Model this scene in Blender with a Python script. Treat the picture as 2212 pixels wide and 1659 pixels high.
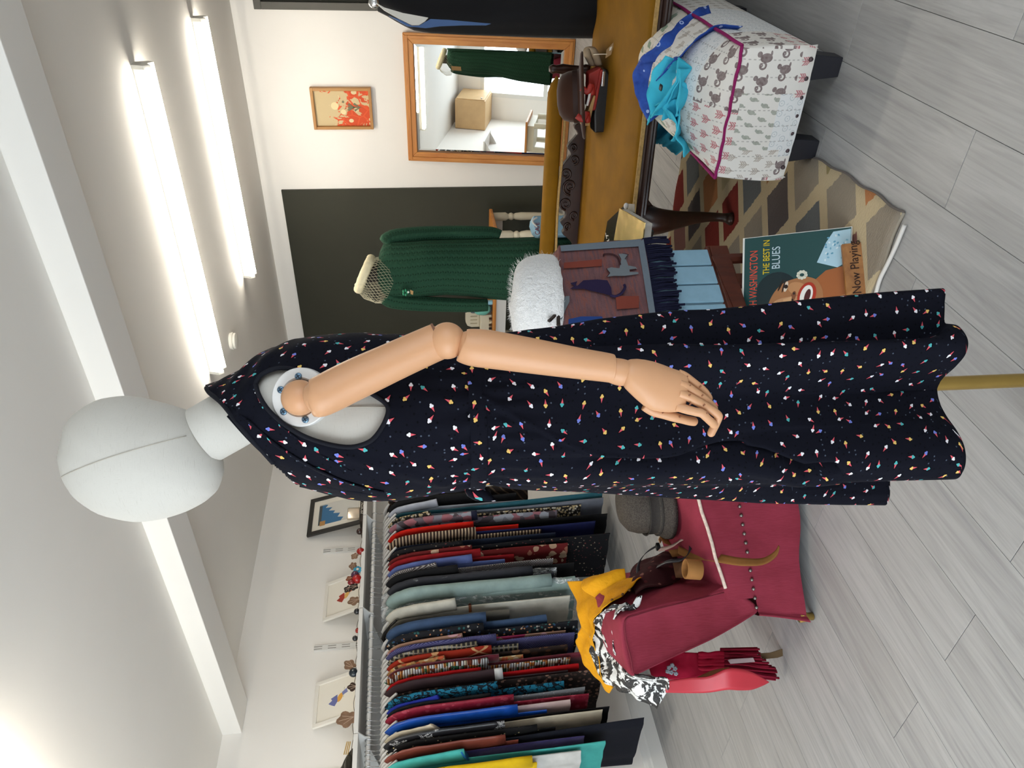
import bpy, bmesh, math, random
from math import sin, cos, pi, radians, sqrt, atan2, hypot
from mathutils import Vector, Matrix, noise as mnoise
random.seed(7)
sc = bpy.context.scene
for o in list(bpy.data.objects): bpy.data.objects.remove(o)
COL = sc.collection
V = Vector

# ------------------------------------------------------------------ camera (the photo was taken with the phone turned, so the camera is rolled)
FPX = 1600.0
PITCH, ROLL, YAW, EYE = radians(7.08), radians(-2.75), radians(36.88), 1.25
cp, sp, cr, sr, cy, sy = cos(PITCH), sin(PITCH), cos(ROLL), sin(ROLL), cos(YAW), sin(YAW)
RT = V((cy, sy, 0)); FW = V((-sy, cy, 0)); UP = V((0, 0, 1))
e_D = -cp*UP - sp*FW; e_Z = cp*FW - sp*UP
e_R2 = cr*RT - sr*e_D; e_D2 = sr*RT + cr*e_D
EYEP = V((0, 0, EYE))
cam = bpy.data.cameras.new('camera'); camo = bpy.data.objects.new('camera', cam); COL.objects.link(camo)
cam.sensor_fit = 'HORIZONTAL'; cam.sensor_width = 36.0; cam.lens = 36.0*FPX/2212.0
cam.clip_start = 0.05
m = Matrix.Identity(4)
for i, a in enumerate((e_D2, e_R2, -e_Z)):
    for j in range(3): m[j][i] = a[j]
m.translation = EYEP
camo.matrix_world = m
sc.camera = camo

# measuring helpers: a sight line through a point of the photograph, met with a plane of the room
def ray(x, y):
    R2, D2 = (1659-y-829.5)/FPX, (x-1106)/FPX
    R = cr*R2 + sr*D2; D = -sr*R2 + cr*D2
    return RT*R + FW*(cp - sp*D) - UP*(sp + cp*D)
def onplane(x, y, A, n):
    r = ray(x, y); return EYEP + r*((A-EYEP).dot(n)/r.dot(n))
def S(x, y, fd): return onplane(x, y, FW*fd, FW)          # at a distance fd ahead of the lens
def F(x, y, z=0.0): return onplane(x, y, V((0, 0, z)), UP) # at a height z
def WX(x, y, X): return onplane(x, y, V((X, 0, 0)), V((1, 0, 0)))
def WY(x, y, Y): return onplane(x, y, V((0, Y, 0)), V((0, 1, 0)))
def G(r, f, z=0.0): return RT*r + FW*f + UP*z              # right / ahead / up
def pix(P):
    d = P-EYEP; Z = d.dot(e_Z); return 1106+FPX*d.dot(e_D2)/Z, 829.5-FPX*d.dot(e_R2)/Z
def zfor(px, X, Y):
    a, b = 0.0, 2.4
    for _ in range(40):
        c = (a+b)/2
        if pix(V((X, Y, c)))[0] > px: a = c
        else: b = c
    return a

# room (metres): left wall, back wall, front wall with the shop window, right wall
XL, YB, YF, XR, HC = -4.11, 5.95, -1.70, 1.70, 2.44

# ------------------------------------------------------------------ light and exposure
sc.view_settings.view_transform = 'Standard'; sc.view_settings.look = 'None'
sc.view_settings.gamma = 1.0; sc.view_settings.use_curve_mapping = False
sc.view_settings.exposure = 0.05
w = bpy.data.worlds.new('world'); sc.world = w; w.use_nodes = True
w.node_tree.nodes['Background'].inputs[0].default_value = (0.75, 0.87, 1.0, 1); w.node_tree.nodes['Background'].inputs[1].default_value = 2.0
def area(name, loc, target, sx, sy_, power, col, spread=pi):
    l = bpy.data.lights.new(name, 'AREA'); l.shape = 'RECTANGLE'; l.size = sx; l.size_y = sy_; l.energy = power; l.color = col; l.spread = spread
    o = bpy.data.objects.new(name, l); COL.objects.link(o); o.location = loc
    o.rotation_euler = (V(target)-V(loc)).to_track_quat('-Z', 'Y').to_euler(); return o
# daylight through the shop window (lies outside the pane)
area('daylight', (-2.0, YF-0.35, 1.25), (-2.0, 3.0, 1.0), 3.3, 1.9, 140, (0.84, 0.93, 1.0))
area('side_fill', (XR+0.35, 0.1, 1.35), (-3.0, 1.0, 1.1), 2.2, 1.5, 26, (0.86, 0.94, 1.0))  # fill light added beyond the unseen right wall to brighten the left wall
TUBE_POWER = 42.0
sc.cycles.max_bounces = 8; sc.cycles.diffuse_bounces = 5; sc.cycles.glossy_bounces = 4; sc.cycles.transparent_max_bounces = 8
sc.cycles.caustics_reflective = False; sc.cycles.caustics_refractive = False
sc.cycles.sample_clamp_indirect = 4.0
sc.cycles.use_denoising = True

# ------------------------------------------------------------------ materials
def lin(c):
    if isinstance(c, str): c = tuple(int(c[i:i+2], 16)/255 for i in (0, 2, 4))
    return tuple((v/12.92 if v <= 0.04045 else ((v+0.055)/1.055)**2.4) for v in c)
class NG:
    def __init__(s, name, rough=0.7, spec=0.3, metal=0.0):
        s.m = bpy.data.materials.new(name); s.m.use_nodes = True; s.t = s.m.node_tree
        s.b = s.t.nodes['Principled BSDF']; s.set('Roughness', rough); s.set('Specular IOR Level', spec); s.set('Metallic', metal)
    def set(s, k, v):
        i = s.b.inputs[k]
        if hasattr(v, 'node'): s.t.links.new(v, i)
        else: i.default_value = v
    def n(s, t, **kw):
        nd = s.t.nodes.new(t)
        for k, v in kw.items(): setattr(nd, k, v)
        return nd
    def inp(s, sock, v):
        if hasattr(v, 'node'): s.t.links.new(v, sock)
        elif isinstance(v, (tuple, list)) and sock.type == 'RGBA' and len(v) == 3: sock.default_value = (*v, 1)
        else: sock.default_value = v
    def co(s, kind='Object', scale=None, rot=None, loc=None):
        o = s.n('ShaderNodeTexCoord').outputs[kind]
        if scale or rot or loc:
            mp = s.n('ShaderNodeMapping'); s.t.links.new(o, mp.inputs[0])
            if scale: mp.inputs['Scale'].default_value = scale if isinstance(scale, tuple) else (scale,)*3
            if rot: mp.inputs['Rotation'].default_value = rot
            if loc: mp.inputs['Location'].default_value = loc
            o = mp.outputs[0]
        return o
    def mt(s, op, a, b=0.0, c=0.0, clamp=False):
        nd = s.n('ShaderNodeMath', operation=op, use_clamp=clamp); s.inp(nd.inputs[0], a); s.inp(nd.inputs[1], b); s.inp(nd.inputs[2], c); return nd.outputs[0]
    def sep(s, v):
        nd = s.n('ShaderNodeSeparateXYZ'); s.t.links.new(v, nd.inputs[0]); return nd.outputs
    def xyz(s, x=0.0, y=0.0, z=0.0):
        nd = s.n('ShaderNodeCombineXYZ')
        for i, v in enumerate((x, y, z)): s.inp(nd.inputs[i], v)
        return nd.outputs[0]
    def mix(s, f, a, b):
        nd = s.n('ShaderNodeMix', data_type='RGBA'); s.inp(nd.inputs[0], f); s.inp(nd.inputs[6], a); s.inp(nd.inputs[7], b); return nd.outputs[2]
    def noise(s, v, scale, det=3.0, rough=0.55, dist=0.0):
        nd = s.n('ShaderNodeTexNoise'); s.t.links.new(v, nd.inputs['Vector']); nd.inputs['Scale'].default_value = scale; nd.inputs['Detail'].default_value = det
        nd.inputs['Roughness'].default_value = rough; nd.inputs['Distortion'].default_value = dist; return nd.outputs[0]
    def vor(s, v, scale, feature='F1', dim='3D', rnd=1.0):
        nd = s.n('ShaderNodeTexVoronoi', feature=feature, voronoi_dimensions=dim); s.t.links.new(v, nd.inputs['Vector']); nd.inputs['Scale'].default_value = scale
        nd.inputs['Randomness'].default_value = rnd; return nd.outputs
    def wave(s, v, scale, dist=0.0, dirn='X', det=2.0, typ='BANDS', dscale=1.0):
        nd = s.n('ShaderNodeTexWave', wave_type=typ); 
        if typ == 'BANDS': nd.bands_direction = dirn
        s.t.links.new(v, nd.inputs['Vector']); nd.inputs['Scale'].default_value = scale; nd.inputs['Distortion'].default_value = dist; nd.inputs['Detail'].default_value = det; nd.inputs['Detail Scale'].default_value = dscale
        return nd.outputs['Fac']
    def ramp(s, f, stops, const=False):
        nd = s.n('ShaderNodeValToRGB'); s.inp(nd.inputs[0], f); e = nd.color_ramp.elements
        nd.color_ramp.interpolation = 'CONSTANT' if const else 'LINEAR'
        while len(e) < len(stops): e.new(0.5)
        for k, (p, c) in enumerate(stops):
            e[k].position = p; e[k].color = (*c, 1) if len(c) == 3 else c
        return nd.outputs[0]
    def gt(s, a, b): return s.mt('GREATER_THAN', a, b)
    def lt(s, a, b): return s.mt('LESS_THAN', a, b)
    def bump(s, h, strength=0.3, dist=0.01):
        nd = s.n('ShaderNodeBump'); s.t.links.new(h, nd.inputs['Height']); nd.inputs['Strength'].default_value = strength; nd.inputs['Distance'].default_value = dist
        s.t.links.new(nd.outputs[0], s.b.inputs['Normal'])
    def col(s, c):
        i = s.b.inputs['Base Color']
        if hasattr(c, 'node'): s.t.links.new(c, i)
        else: i.default_value = (*c, 1)
        return s.m
_mc = {}
def plain(name, c, rough=0.7, spec=0.3, metal=0.0, var=0.0, vscale=8.0, bump=0.0, bscale=60.0, sheen=0.0, k=1.0):
    if name in _mc: return _mc[name]
    g = NG(name, rough, spec, metal); c = tuple(v*k for v in lin(c))
    if var or bump:
        o = g.co()
    if var:
        f = g.noise(o, vscale, 4.0)
        g.col(g.ramp(f, [(0.3, tuple(v*(1-var) for v in c)), (0.7, tuple(min(1, v*(1+var)) for v in c))]))
    else: g.col(c)
    if bump: g.bump(g.noise(o, bscale, 3.0), bump, 0.004)
    if sheen: g.set('Sheen Weight', sheen); g.set('Sheen Roughness', 0.4)
    _mc[name] = g.m; return g.m
def emit(name, c, power):
    g = NG(name); g.col((0.8, 0.8, 0.8)); g.set('Emission Color', (*c, 1)); g.set('Emission Strength', power); return g.m
def wood(name, c1, c2, axis='X', scale=1.0, rough=0.45, knots=False):
    g = NG(name, rough, 0.4); sc_ = {'X': (1.2, 14, 14), 'Y': (14, 1.2, 14), 'Z': (14, 14, 1.2)}[axis]
    o = g.co('Object', tuple(v*scale for v in sc_))
    f = g.noise(o, 2.2, 5.0, 0.6, 0.6); c = g.ramp(f, [(0.25, lin(c1)), (0.75, lin(c2))])
    if knots:
        d = g.vor(g.co('Object', tuple(v*scale*0.35 for v in sc_)), 1.6)[0]
        c = g.mix(g.ramp(d, [(0.05, (1, 1, 1)), (0.16, (0, 0, 0))]), c, tuple(v*0.25 for v in lin(c1)))
    g.bump(f, 0.08, 0.003); return g.col(c)

# ------------------------------------------------------------------ mesh helpers (all in room coordinates; an object's origin is its base)
class MB:
    def __init__(s): s.v = []; s.f = []; s.mi = []; s.uv = None; s.cur = 0
    def add(s, vs, fs):
        b = len(s.v); s.v += [V(p) for p in vs]; s.f += [tuple(b+i for i in f) for f in fs]; s.mi += [s.cur]*len(fs); return s
    def mat(s, i): s.cur = i; return s
    def box(s, c, sz, R=None, bev=0.0):
        c = V(c); h = [v/2 for v in sz]; R = R or Matrix.Identity(3)
        if bev <= 0:
            vs = [c + R @ V((x*h[0], y*h[1], z*h[2])) for x in (-1, 1) for y in (-1, 1) for z in (-1, 1)]
            return s.add(vs, [(0, 1, 3, 2), (4, 6, 7, 5), (0, 4, 5, 1), (2, 3, 7, 6), (0, 2, 6, 4), (1, 5, 7, 3)])
        bm = bmesh.new(); bmesh.ops.create_cube(bm, size=1.0)
        for v in bm.verts: v.co = V((v.co.x*sz[0], v.co.y*sz[1], v.co.z*sz[2]))
        bmesh.ops.bevel(bm, geom=bm.edges[:], offset=min(bev, min(h)*0.95), segments=2, affect='EDGES', profile=0.6)
        bm.verts.index_update(); vs = [c + R @ v.co for v in bm.verts]; fs = [tuple(v.index for v in f.verts) for f in bm.faces]; bm.free()
        return s.add(vs, fs)
    def prism(s, pts, ext):      # closed polygon swept along ext
        n = len(pts); pts = [V(p) for p in pts]; ext = V(ext)
        return s.add(pts + [p+ext for p in pts], [tuple(range(n-1, -1, -1)), tuple(range(n, 2*n))] + [(i, (i+1) % n, n+(i+1) % n, n+i) for i in range(n)])
    def tube(s, path, r, n=10, cap=True, flat=None):   # round sweep; r scalar or list; flat=(normal, ratio) squashes along normal
        path = [V(p) for p in path]; m_ = len(path); vs = []
        rs = r if isinstance(r, (list, tuple)) else [r]*m_
        prev = None
        for i, p in enumerate(path):
            t = (path[min(i+1, m_-1)] - path[max(i-1, 0)]).normalized()
            if prev is None:
                a = V((0, 0, 1)) if abs(t.z) < 0.9 else V((1, 0, 0))
                u = t.cross(a).normalized()
            else:
                u = (prev - t*prev.dot(t)); u = u.normalized() if u.length > 1e-6 else t.orthogonal().normalized()
            prev = u; w_ = t.cross(u)
            for k in range(n):
                a = 2*pi*k/n; d = (u*cos(a)+w_*sin(a))*rs[i]
                if flat: nn = V(flat[0]); d = d - nn*d.dot(nn)*(1-flat[1])
                vs.append(p+d)
        fs = [(i*n+k, i*n+(k+1) % n, (i+1)*n+(k+1) % n, (i+1)*n+k) for i in range(m_-1) for k in range(n)]
        if cap: fs += [tuple(range(n-1, -1, -1)), tuple((m_-1)*n+k for k in range(n))]
        return s.add(vs, fs)
    def lathe(s, prof, base, axis=(0, 0, 1), n=20, cap=True):   # prof: [(radius, height)]
        ax = V(axis).normalized(); u = ax.orthogonal().normalized(); w_ = ax.cross(u); base = V(base); vs = []
        for r, h in prof:
            for k in range(n): a = 2*pi*k/n; vs.append(base + ax*h + (u*cos(a)+w_*sin(a))*r)
        m_ = len(prof); fs = [(i*n+k, i*n+(k+1) % n, (i+1)*n+(k+1) % n, (i+1)*n+k) for i in range(m_-1) for k in range(n)]
        if cap: fs += [tuple(range(n-1, -1, -1)), tuple((m_-1)*n+k for k in range(n))]
        return s.add(vs, fs)
    def ball(s, c, r, n=16, m_=10, R=None):
        c = V(c); rx, ry, rz = r if isinstance(r, tuple) else (r, r, r); R = R or Matrix.Identity(3)
        vs = [c + R @ V((rx*sin(pi*i/m_)*cos(2*pi*k/n), ry*sin(pi*i/m_)*sin(2*pi*k/n), rz*cos(pi*i/m_))) for i in range(1, m_) for k in range(n)]
        t = len(vs); vs += [c + R @ V((0, 0, rz)), c + R @ V((0, 0, -rz))]
        fs = [(i*n+k, (i+1)*n+k, (i+1)*n+(k+1) % n, i*n+(k+1) % n) for i in range(m_-2) for k in range(n)]
        fs += [(t, k, (k+1) % n) for k in range(n)] + [(t+1, (m_-2)*n+(k+1) % n, (m_-2)*n+k) for k in range(n)]
        return s.add(vs, fs)
    def grid(s, rows, closed=False, uv=False):   # rows of points joined into a sheet
        n = len(rows[0]); m_ = len(rows); b = len(s.v)
        s.add([p for r in rows for p in r], [(i*n+k, i*n+(k+1) % n, (i+1)*n+(k+1) % n, (i+1)*n+k) for i in range(m_-1) for k in range(n if closed else n-1)])
        return s
    def build(s, name, mats, parent=None, smooth=False, loc=None, solid=0.0, sub=0, bev=0.0, fix=True, uvs=None):
        me = bpy.data.meshes.new(name); o = bpy.data.objects.new(name, me); COL.objects.link(o)
        P = V(loc) if loc is not None else V((0, 0, 0))
        if parent is not None:
            pw = V(parent['_w']); o.parent = parent; W = pw if loc is None else P; o.location = W-pw
        else:
            W = P; o.location = P
        o['_w'] = W[:]
        me.from_pydata([v-W for v in s.v], [], s.f)
        for mm in (mats if isinstance(mats, (list, tuple)) else [mats]): me.materials.append(mm)
        if max(s.mi, default=0): me.polygons.foreach_set('material_index', s.mi)
        if fix:
            bm = bmesh.new(); bm.from_mesh(me); bmesh.ops.recalc_face_normals(bm, faces=bm.faces); bm.to_mesh(me); bm.free()
        if smooth: me.polygons.foreach_set('use_smooth', [True]*len(me.polygons))
        if uvs is not None:
            L = me.uv_layers.new(name='UVMap')
            for lp in me.loops: L.data[lp.index].uv = uvs[lp.vertex_index]
        if bev: md = o.modifiers.new('b', 'BEVEL'); md.width = bev; md.segments = 2; md.limit_method = 'ANGLE'
        if solid: md = o.modifiers.new('s', 'SOLIDIFY'); md.thickness = solid; md.offset = 0
        if sub: md = o.modifiers.new('u', 'SUBSURF'); md.levels = sub; md.render_levels = sub
        if smooth == 'auto':
            me.polygons.foreach_set('use_smooth', [True]*len(me.polygons)); me.set_sharp_from_angle(angle=radians(35))
        return o
def tag(o, label, cat, group=None, kind=None):
    o['label'] = label; o['category'] = cat
    if group: o['group'] = group
    if kind: o['kind'] = kind
    return o
def thing(name, loc, label, cat, group=None):
    o = bpy.data.objects.new(name, None); COL.objects.link(o); o.location = loc; o['_w'] = V(loc)[:]; o.empty_display_size = 0.1
    return tag(o, label, cat, group)
def struct(o): o['kind'] = 'structure'; return o
def spl(pts, n):          # smooth curve through points (tuples of any length)
    k = len(pts); out = []
    for i in range(n):
        t = i/(n-1)*(k-1); j = min(int(t), k-2); u = t-j
        p0, p1, p2, p3 = pts[max(j-1, 0)], pts[j], pts[j+1], pts[min(j+2, k-1)]
        out.append(tuple(0.5*(2*b+(c-a)*u+(2*a-5*b+4*c-d)*u*u+(3*b-a-3*c+d)*u**3) for a, b, c, d in zip(p0, p1, p2, p3)))
    return out
def spv(pts, n): return [V(p) for p in spl([tuple(p) for p in pts], n)]
def lerp(a, b, t): return a+(b-a)*t
def tab(x, T):            # piecewise linear table lookup: rows (x, a, b, ...)
    if x <= T[0][0]: return T[0][1:]
    for p, q in zip(T, T[1:]):
        if x <= q[0]:
            t = (x-p[0])/(q[0]-p[0]); return tuple(lerp(a, b, t) for a, b in zip(p[1:], q[1:]))
    return T[-1][1:]
def nz(p, s=1.0): return mnoise.noise(V(p)*s)
def strip(A, B, n=40, m_=8, wr=0.0, ws=30.0, sag=0.0):   # cloth sheet between two edge curves
    a = spv(A, n); b = spv(B, n); rows = []
    for i in range(n):
        row = []
        for k in range(m_+1):
            p = a[i].lerp(b[i], k/m_)
            nn = (b[i]-a[i]).cross(a[min(i+1, n-1)]-a[max(i-1, 0)]); nn = nn.normalized() if nn.length > 1e-9 else UP
            p = p + nn*(wr*nz((p.x, p.y, p.z), ws) + sag*sin(pi*k/m_)); row.append(p)
        rows.append(row)
    return rows
_fonts = {}
def text(s, size, parent, mat, origin, xdir, ydir, name='lettering', align='LEFT', width=1.0, depth=0.0006):
    cu = bpy.data.curves.new('t', 'FONT'); cu.body = s; cu.size = size; cu.align_x = align; cu.extrude = depth
    o = bpy.data.objects.new('t', cu); COL.objects.link(o)
    dg = bpy.context.evaluated_depsgraph_get(); me = bpy.data.meshes.new_from_object(o.evaluated_get(dg)); bpy.data.objects.remove(o); bpy.data.curves.remove(cu)
    X = V(xdir).normalized(); Y = V(ydir).normalized(); Z = X.cross(Y); W = V(parent['_w'])
    for v in me.vertices: v.co = V(origin) - W + X*v.co.x*width + Y*v.co.y + Z*v.co.z
    me.name = name; me.materials.clear(); me.materials.append(mat)
    ob = bpy.data.objects.new(name, me); COL.objects.link(ob); ob.parent = parent; ob['_w'] = W[:]
    return ob
# ================================================================== the room
paint = plain('wall_paint', 'f1ede7', 0.75, 0.2, var=0.02, vscale=1.5, bump=0.05, bscale=120)
ceil_paint = plain('ceiling_paint', 'ebe8e2', 0.85, 0.15, var=0.02, vscale=1.2, bump=0.05, bscale=90)
gloss_white = plain('gloss_white', 'e4e3df', 0.35, 0.4)
dark_green = plain('dark_green_paint', '33332a', 0.6, 0.25, var=0.06, vscale=2.0)
metal_white = plain('white_metal', 'd9d8d4', 0.4, 0.4)
chrome = plain('chrome', 'd0d0d0', 0.2, 0.5, 0.95)
brass = plain('brass', 'b99a55', 0.3, 0.5, 0.9, var=0.1)
black_plastic = plain('black_plastic', '17171a', 0.45, 0.4)
def wallbox(name, a, b, m=paint):
    a, b = V(a), V(b); return struct(MB().box((a+b)/2, b-a).build(name, m, loc=(a+b)/2))
wallbox('wall_left', (XL-0.1, YF-0.1, 0), (XL, YB+0.1, HC))
wallbox('wall_back', (XL-0.1, YB, 0), (XR+0.1, YB+0.1, HC))
rw_ = MB(); RY0, RY1, RZ0, RZ1 = -1.1, 1.3, 0.55, 2.1
for a, b in (((YF, 0), (RY0, HC)), ((RY1, 0), (YB, HC)), ((RY0, 0), (RY1, RZ0)), ((RY0, RZ1), (RY1, HC))):
    rw_.box((XR+0.05, (a[0]+b[0])/2, (a[1]+b[1])/2), (0.1, b[0]-a[0], b[1]-a[1]))
struct(rw_.build('wall_right', paint, loc=(XR, 2, 0)))
wallbox('ceiling', (XL-0.1, YF-0.1, HC), (XR+0.1, YB+0.1, HC+0.1), ceil_paint)
fw_ = MB(); WX0, WX1, WZ0, WZ1 = -3.72, -0.35, 0.25, 2.05
for a, b in (((XL, 0), (WX0, HC)), ((WX1, 0), (XR, HC)), ((WX0, 0), (WX1, WZ0)), ((WX0, WZ1), (WX1, HC))):
    fw_.box(((a[0]+b[0])/2, YF-0.05, (a[1]+b[1])/2), (b[0]-a[0], 0.1, b[1]-a[1]))
struct(fw_.build('wall_front', paint, loc=(-1.2, YF, 0)))
win = MB()
for x in (WX0+0.035, -2.6, -1.5, WX1-0.035): win.box((x, YF-0.03, (WZ0+WZ1)/2), (0.07, 0.07, WZ1-WZ0))
for z in (WZ0+0.035, 0.9, WZ1-0.035): win.box(((WX0+WX1)/2, YF-0.03, z), (WX1-WX0, 0.06, 0.07))
wo = struct(win.build('window_1', gloss_white, loc=(-2.0, YF, WZ0)))
gl = NG('window_glass', 0.02, 0.5); gl.set('Alpha', 0.10); gl.col((0.95, 0.98, 1.0))
MB().box(((WX0+WX1)/2, YF-0.04, (WZ0+WZ1)/2), (WX1-WX0-0.1, 0.004, WZ1-WZ0-0.1)).build('pane', gl.m, wo)
w2 = MB()
for y in (RY0+0.035, 0.1, RY1-0.035): w2.box((XR+0.03, y, (RZ0+RZ1)/2), (0.07, 0.07, RZ1-RZ0))
for z in (RZ0+0.035, RZ1-0.035): w2.box((XR+0.03, (RY0+RY1)/2, z), (0.06, RY1-RY0, 0.07))
wo2 = struct(w2.build('added_window', gloss_white, loc=(XR, 0.1, RZ0)))  # unseen window, added so the side fill can enter
MB().box((XR+0.04, (RY0+RY1)/2, (RZ0+RZ1)/2), (0.004, RY1-RY0-0.1, RZ1-RZ0-0.1)).build('pane', gl.m, wo2)
# painted ceiling beam, dark green panel on the back wall, skirting
struct(MB().box(((XL+XR)/2, 2.43, 2.388), (XR-XL, 0.20, 0.106), bev=0.004).build('trim_1', ceil_paint, loc=(0, 2.43, 2.388)))
struct(MB().box((-3.2435, YB-0.012, 1.144), (1.727, 0.024, 2.288)).build('trim_2', dark_green, loc=(-3.24, YB, 0)))
struct(MB().prism([(XL, 0, 0), (XL+0.022, 0, 0), (XL+0.022, 0, 0.075), (XL+0.016, 0, 0.085), (XL+0.014, 0, 0.1), (XL+0.006, 0, 0.115), (XL, 0, 0.12)], (0, YB-YF, 0)).build('sk', gloss_white, loc=(XL, 0, 0)))
sk = bpy.data.objects['sk']; sk.name = 'baseboard_left'
for v in sk.data.vertices: v.co.y += YF
struct(MB().box(((XL+XR)/2+0.8, YB-0.01, 0.06), (XR-XL-1.75, 0.02, 0.12)).build('baseboard_back', gloss_white, loc=(0, YB, 0)))
# floor: grey wood planks, each a piece of its own
g = NG('grey_plank', 0.5, 0.35)
oi = g.n('ShaderNodeObjectInfo'); rnd = oi.outputs['Random']
o = g.n('ShaderNodeTexCoord').outputs['Object']; ad = g.n('ShaderNodeVectorMath', operation='ADD'); g.t.links.new(o, ad.inputs[0])
g.t.links.new(g.xyz(g.mt('MULTIPLY', rnd, 37.0), g.mt('MULTIPLY', rnd, 91.0), g.mt('MULTIPLY', rnd, 13.0)), ad.inputs[1])
mp = g.n('ShaderNodeMapping'); mp.inputs['Scale'].default_value = (9, 0.9, 9); g.t.links.new(ad.outputs[0], mp.inputs[0])
n1 = g.noise(mp.outputs[0], 1.6, 5.0, 0.6, 1.2)
mp2 = g.n('ShaderNodeMapping'); mp2.inputs['Scale'].default_value = (60, 2.2, 60); g.t.links.new(ad.outputs[0], mp2.inputs[0])
n2 = g.noise(mp2.outputs[0], 2.0, 3.0)
base = g.ramp(n1, [(0.2, lin('87878a')), (0.42, lin('a09f9e')), (0.6, lin('adacab')), (0.85, lin('959494'))])
c = g.mix(g.mt('MULTIPLY', g.ramp(n2, [(0.35, (1, 1, 1)), (0.55, (0, 0, 0))]), 0.22), base, lin('6f6d6b'))
c = g.mix(g.mt('MULTIPLY', rnd, 0.16), c, lin('8a857d'))
g.bump(n2, 0.05, 0.002); plank_m = g.col(c)
gap_m = plain('plank_joint', '55524e', 0.9)
fl = struct(MB().box(((XL+XR)/2, (YF+YB)/2, -0.03), (XR-XL, YB-YF, 0.05)).build('floor', gap_m, loc=(-1.2, 2.0, 0)))
PW, PL = 0.1845, 1.2; pmesh = {}
x0 = -0.49; k0 = math.ceil((XL-x0)/PW)-1; k1 = math.floor((XR-x0)/PW)+1
for k in range(k0, k1):
    xa, xb = max(x0+k*PW, XL), min(x0+(k+1)*PW, XR)
    ph = 0.308 if (k % 2) else 0.908
    for j in range(-4, 6):
        ya, yb = max(ph+j*PL, YF), min(ph+(j+1)*PL, YB)
        if yb-ya < 0.02 or xb-xa < 0.01: continue
        key = (round(xb-xa, 3), round(yb-ya, 3)); C_ = V(((xa+xb)/2, (ya+yb)/2, 0))
        if key not in pmesh:
            ob = MB().box(C_+V((0, 0, -0.003)), (xb-xa-0.0012, yb-ya-0.0016, 0.006), bev=0.0008).build('plank', plank_m, fl, loc=C_)
            pmesh[key] = ob.data
        else:
            ob = bpy.data.objects.new('plank', pmesh[key]); COL.objects.link(ob); ob.parent = fl; ob.location = C_-V(fl['_w'])
# strip lights
hous = plain('lamp_housing', 'e9e6dc', 0.5, 0.3)
tube_m = emit('lamp_tube', (1.0, 0.93, 0.81), TUBE_POWER)
def batten(x0, x1, y, label):
    z = HC; xc = (x0+x1)/2
    t = thing('fluorescent_light', (xc, y, z), label, 'ceiling light', 'twin-tube strip lights on the ceiling')
    MB().box((xc, y, z-0.02), (x1-x0, 0.055, 0.04), bev=0.006).build('housing', hous, t)
    for s in (-1, 1):
        xe = x0 if s < 0 else x1
        b = MB().prism([(xe-s*0.018, y-0.03, z), (xe-s*0.018, y+0.03, z), (xe-s*0.018, y+0.045, z-0.055), (xe-s*0.018, y+0.03, z-0.082), (xe-s*0.018, y+0.008, z-0.062), (xe-s*0.018, y-0.008, z-0.062), (xe-s*0.018, y-0.03, z-0.082), (xe-s*0.018, y-0.045, z-0.055)], (s*0.018, 0, 0))
        b.build('lamp_holder', hous, t)
        MB().tube([(x0+0.02, y+s*0.03, z-0.066), (x1-0.02, y+s*0.03, z-0.066)], 0.0135, 10).build('tube', tube_m, t)
batten(-2.54, -0.87, 3.65, 'twin tube strip light on the ceiling nearer the beam')
batten(-2.56, -0.90, 4.83, 'twin tube strip light on the ceiling nearer the dark green panel')
batten(-3.50, -1.90, 1.02, 'twin tube strip light on the front ceiling, left of the linen head')
t = thing('smoke_alarm', (-2.67, 4.16, HC), 'round white smoke alarm on the ceiling near the strip lights', 'smoke alarm')
MB().lathe([(0.052, 0), (0.056, 0.012), (0.056, 0.02)], (-2.67, 4.16, HC), (0, 0, -1), 24).build('base', hous, t, smooth='auto')
MB().lathe([(0.045, 0.018), (0.052, 0.024), (0.05, 0.036), (0.03, 0.042), (0.0, 0.043)], (-2.67, 4.16, HC), (0, 0, -1), 24).build('cover', hous, t, smooth='auto')

# ================================================================== wall shelf with its hanging rail
RX, RZ = -3.80, 1.604
SF, SZ = -3.72, 1.672      # shelf front edge and top
t = thing('shelf_unit', (XL, 2.8, RZ), 'long white metal wall shelf with brackets and a hanging rail below', 'shelf')
joints = [WX(787, 1112, SF).y, WX(777, 1313, SF).y, WX(764, 1584, SF).y]
ys = [4.62] + joints + [1.25]
for a, b in zip(ys, ys[1:]):
    MB().box(((XL+SF)/2, (a+b)/2, SZ-0.012), (SF-XL, a-b-0.004, 0.024), bev=0.003).build('shelf_board', metal_white, t)
for y in ys[:1]+joints+ys[-1:]:
    MB().prism([(XL, y, 1.655), (SF-0.005, y, 1.655), (SF-0.005, y, 1.645), (RX+0.03, y, RZ+0.012), (RX+0.016, y, RZ-0.012), (RX-0.022, y, RZ-0.014), (RX-0.05, y, RZ+0.006), (XL, y, 1.56)], (0, 0.006, 0)).build('bracket', metal_white, t)
MB().tube([(RX, 1.2, RZ), (RX, 4.66, RZ)], 0.0125, 14).build('rail', metal_white, t, smooth='auto')
for y in (4.38, 3.61, 2.83, 2.05):
    u = MB().box((XL+0.006, y, 1.11), (0.012, 0.036, 1.74)).build('upright', metal_white, t)
    sl = MB()
    for k in range(20):
        for s in (-1, 1): sl.box((XL+0.0122, y+s*0.008, 1.955-k*0.085), (0.0012, 0.0045, 0.05))
    so = sl.build('slot', plain('slot_shadow', '8d8a84', 0.8), u); so['kind'] = 'stuff'
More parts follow.
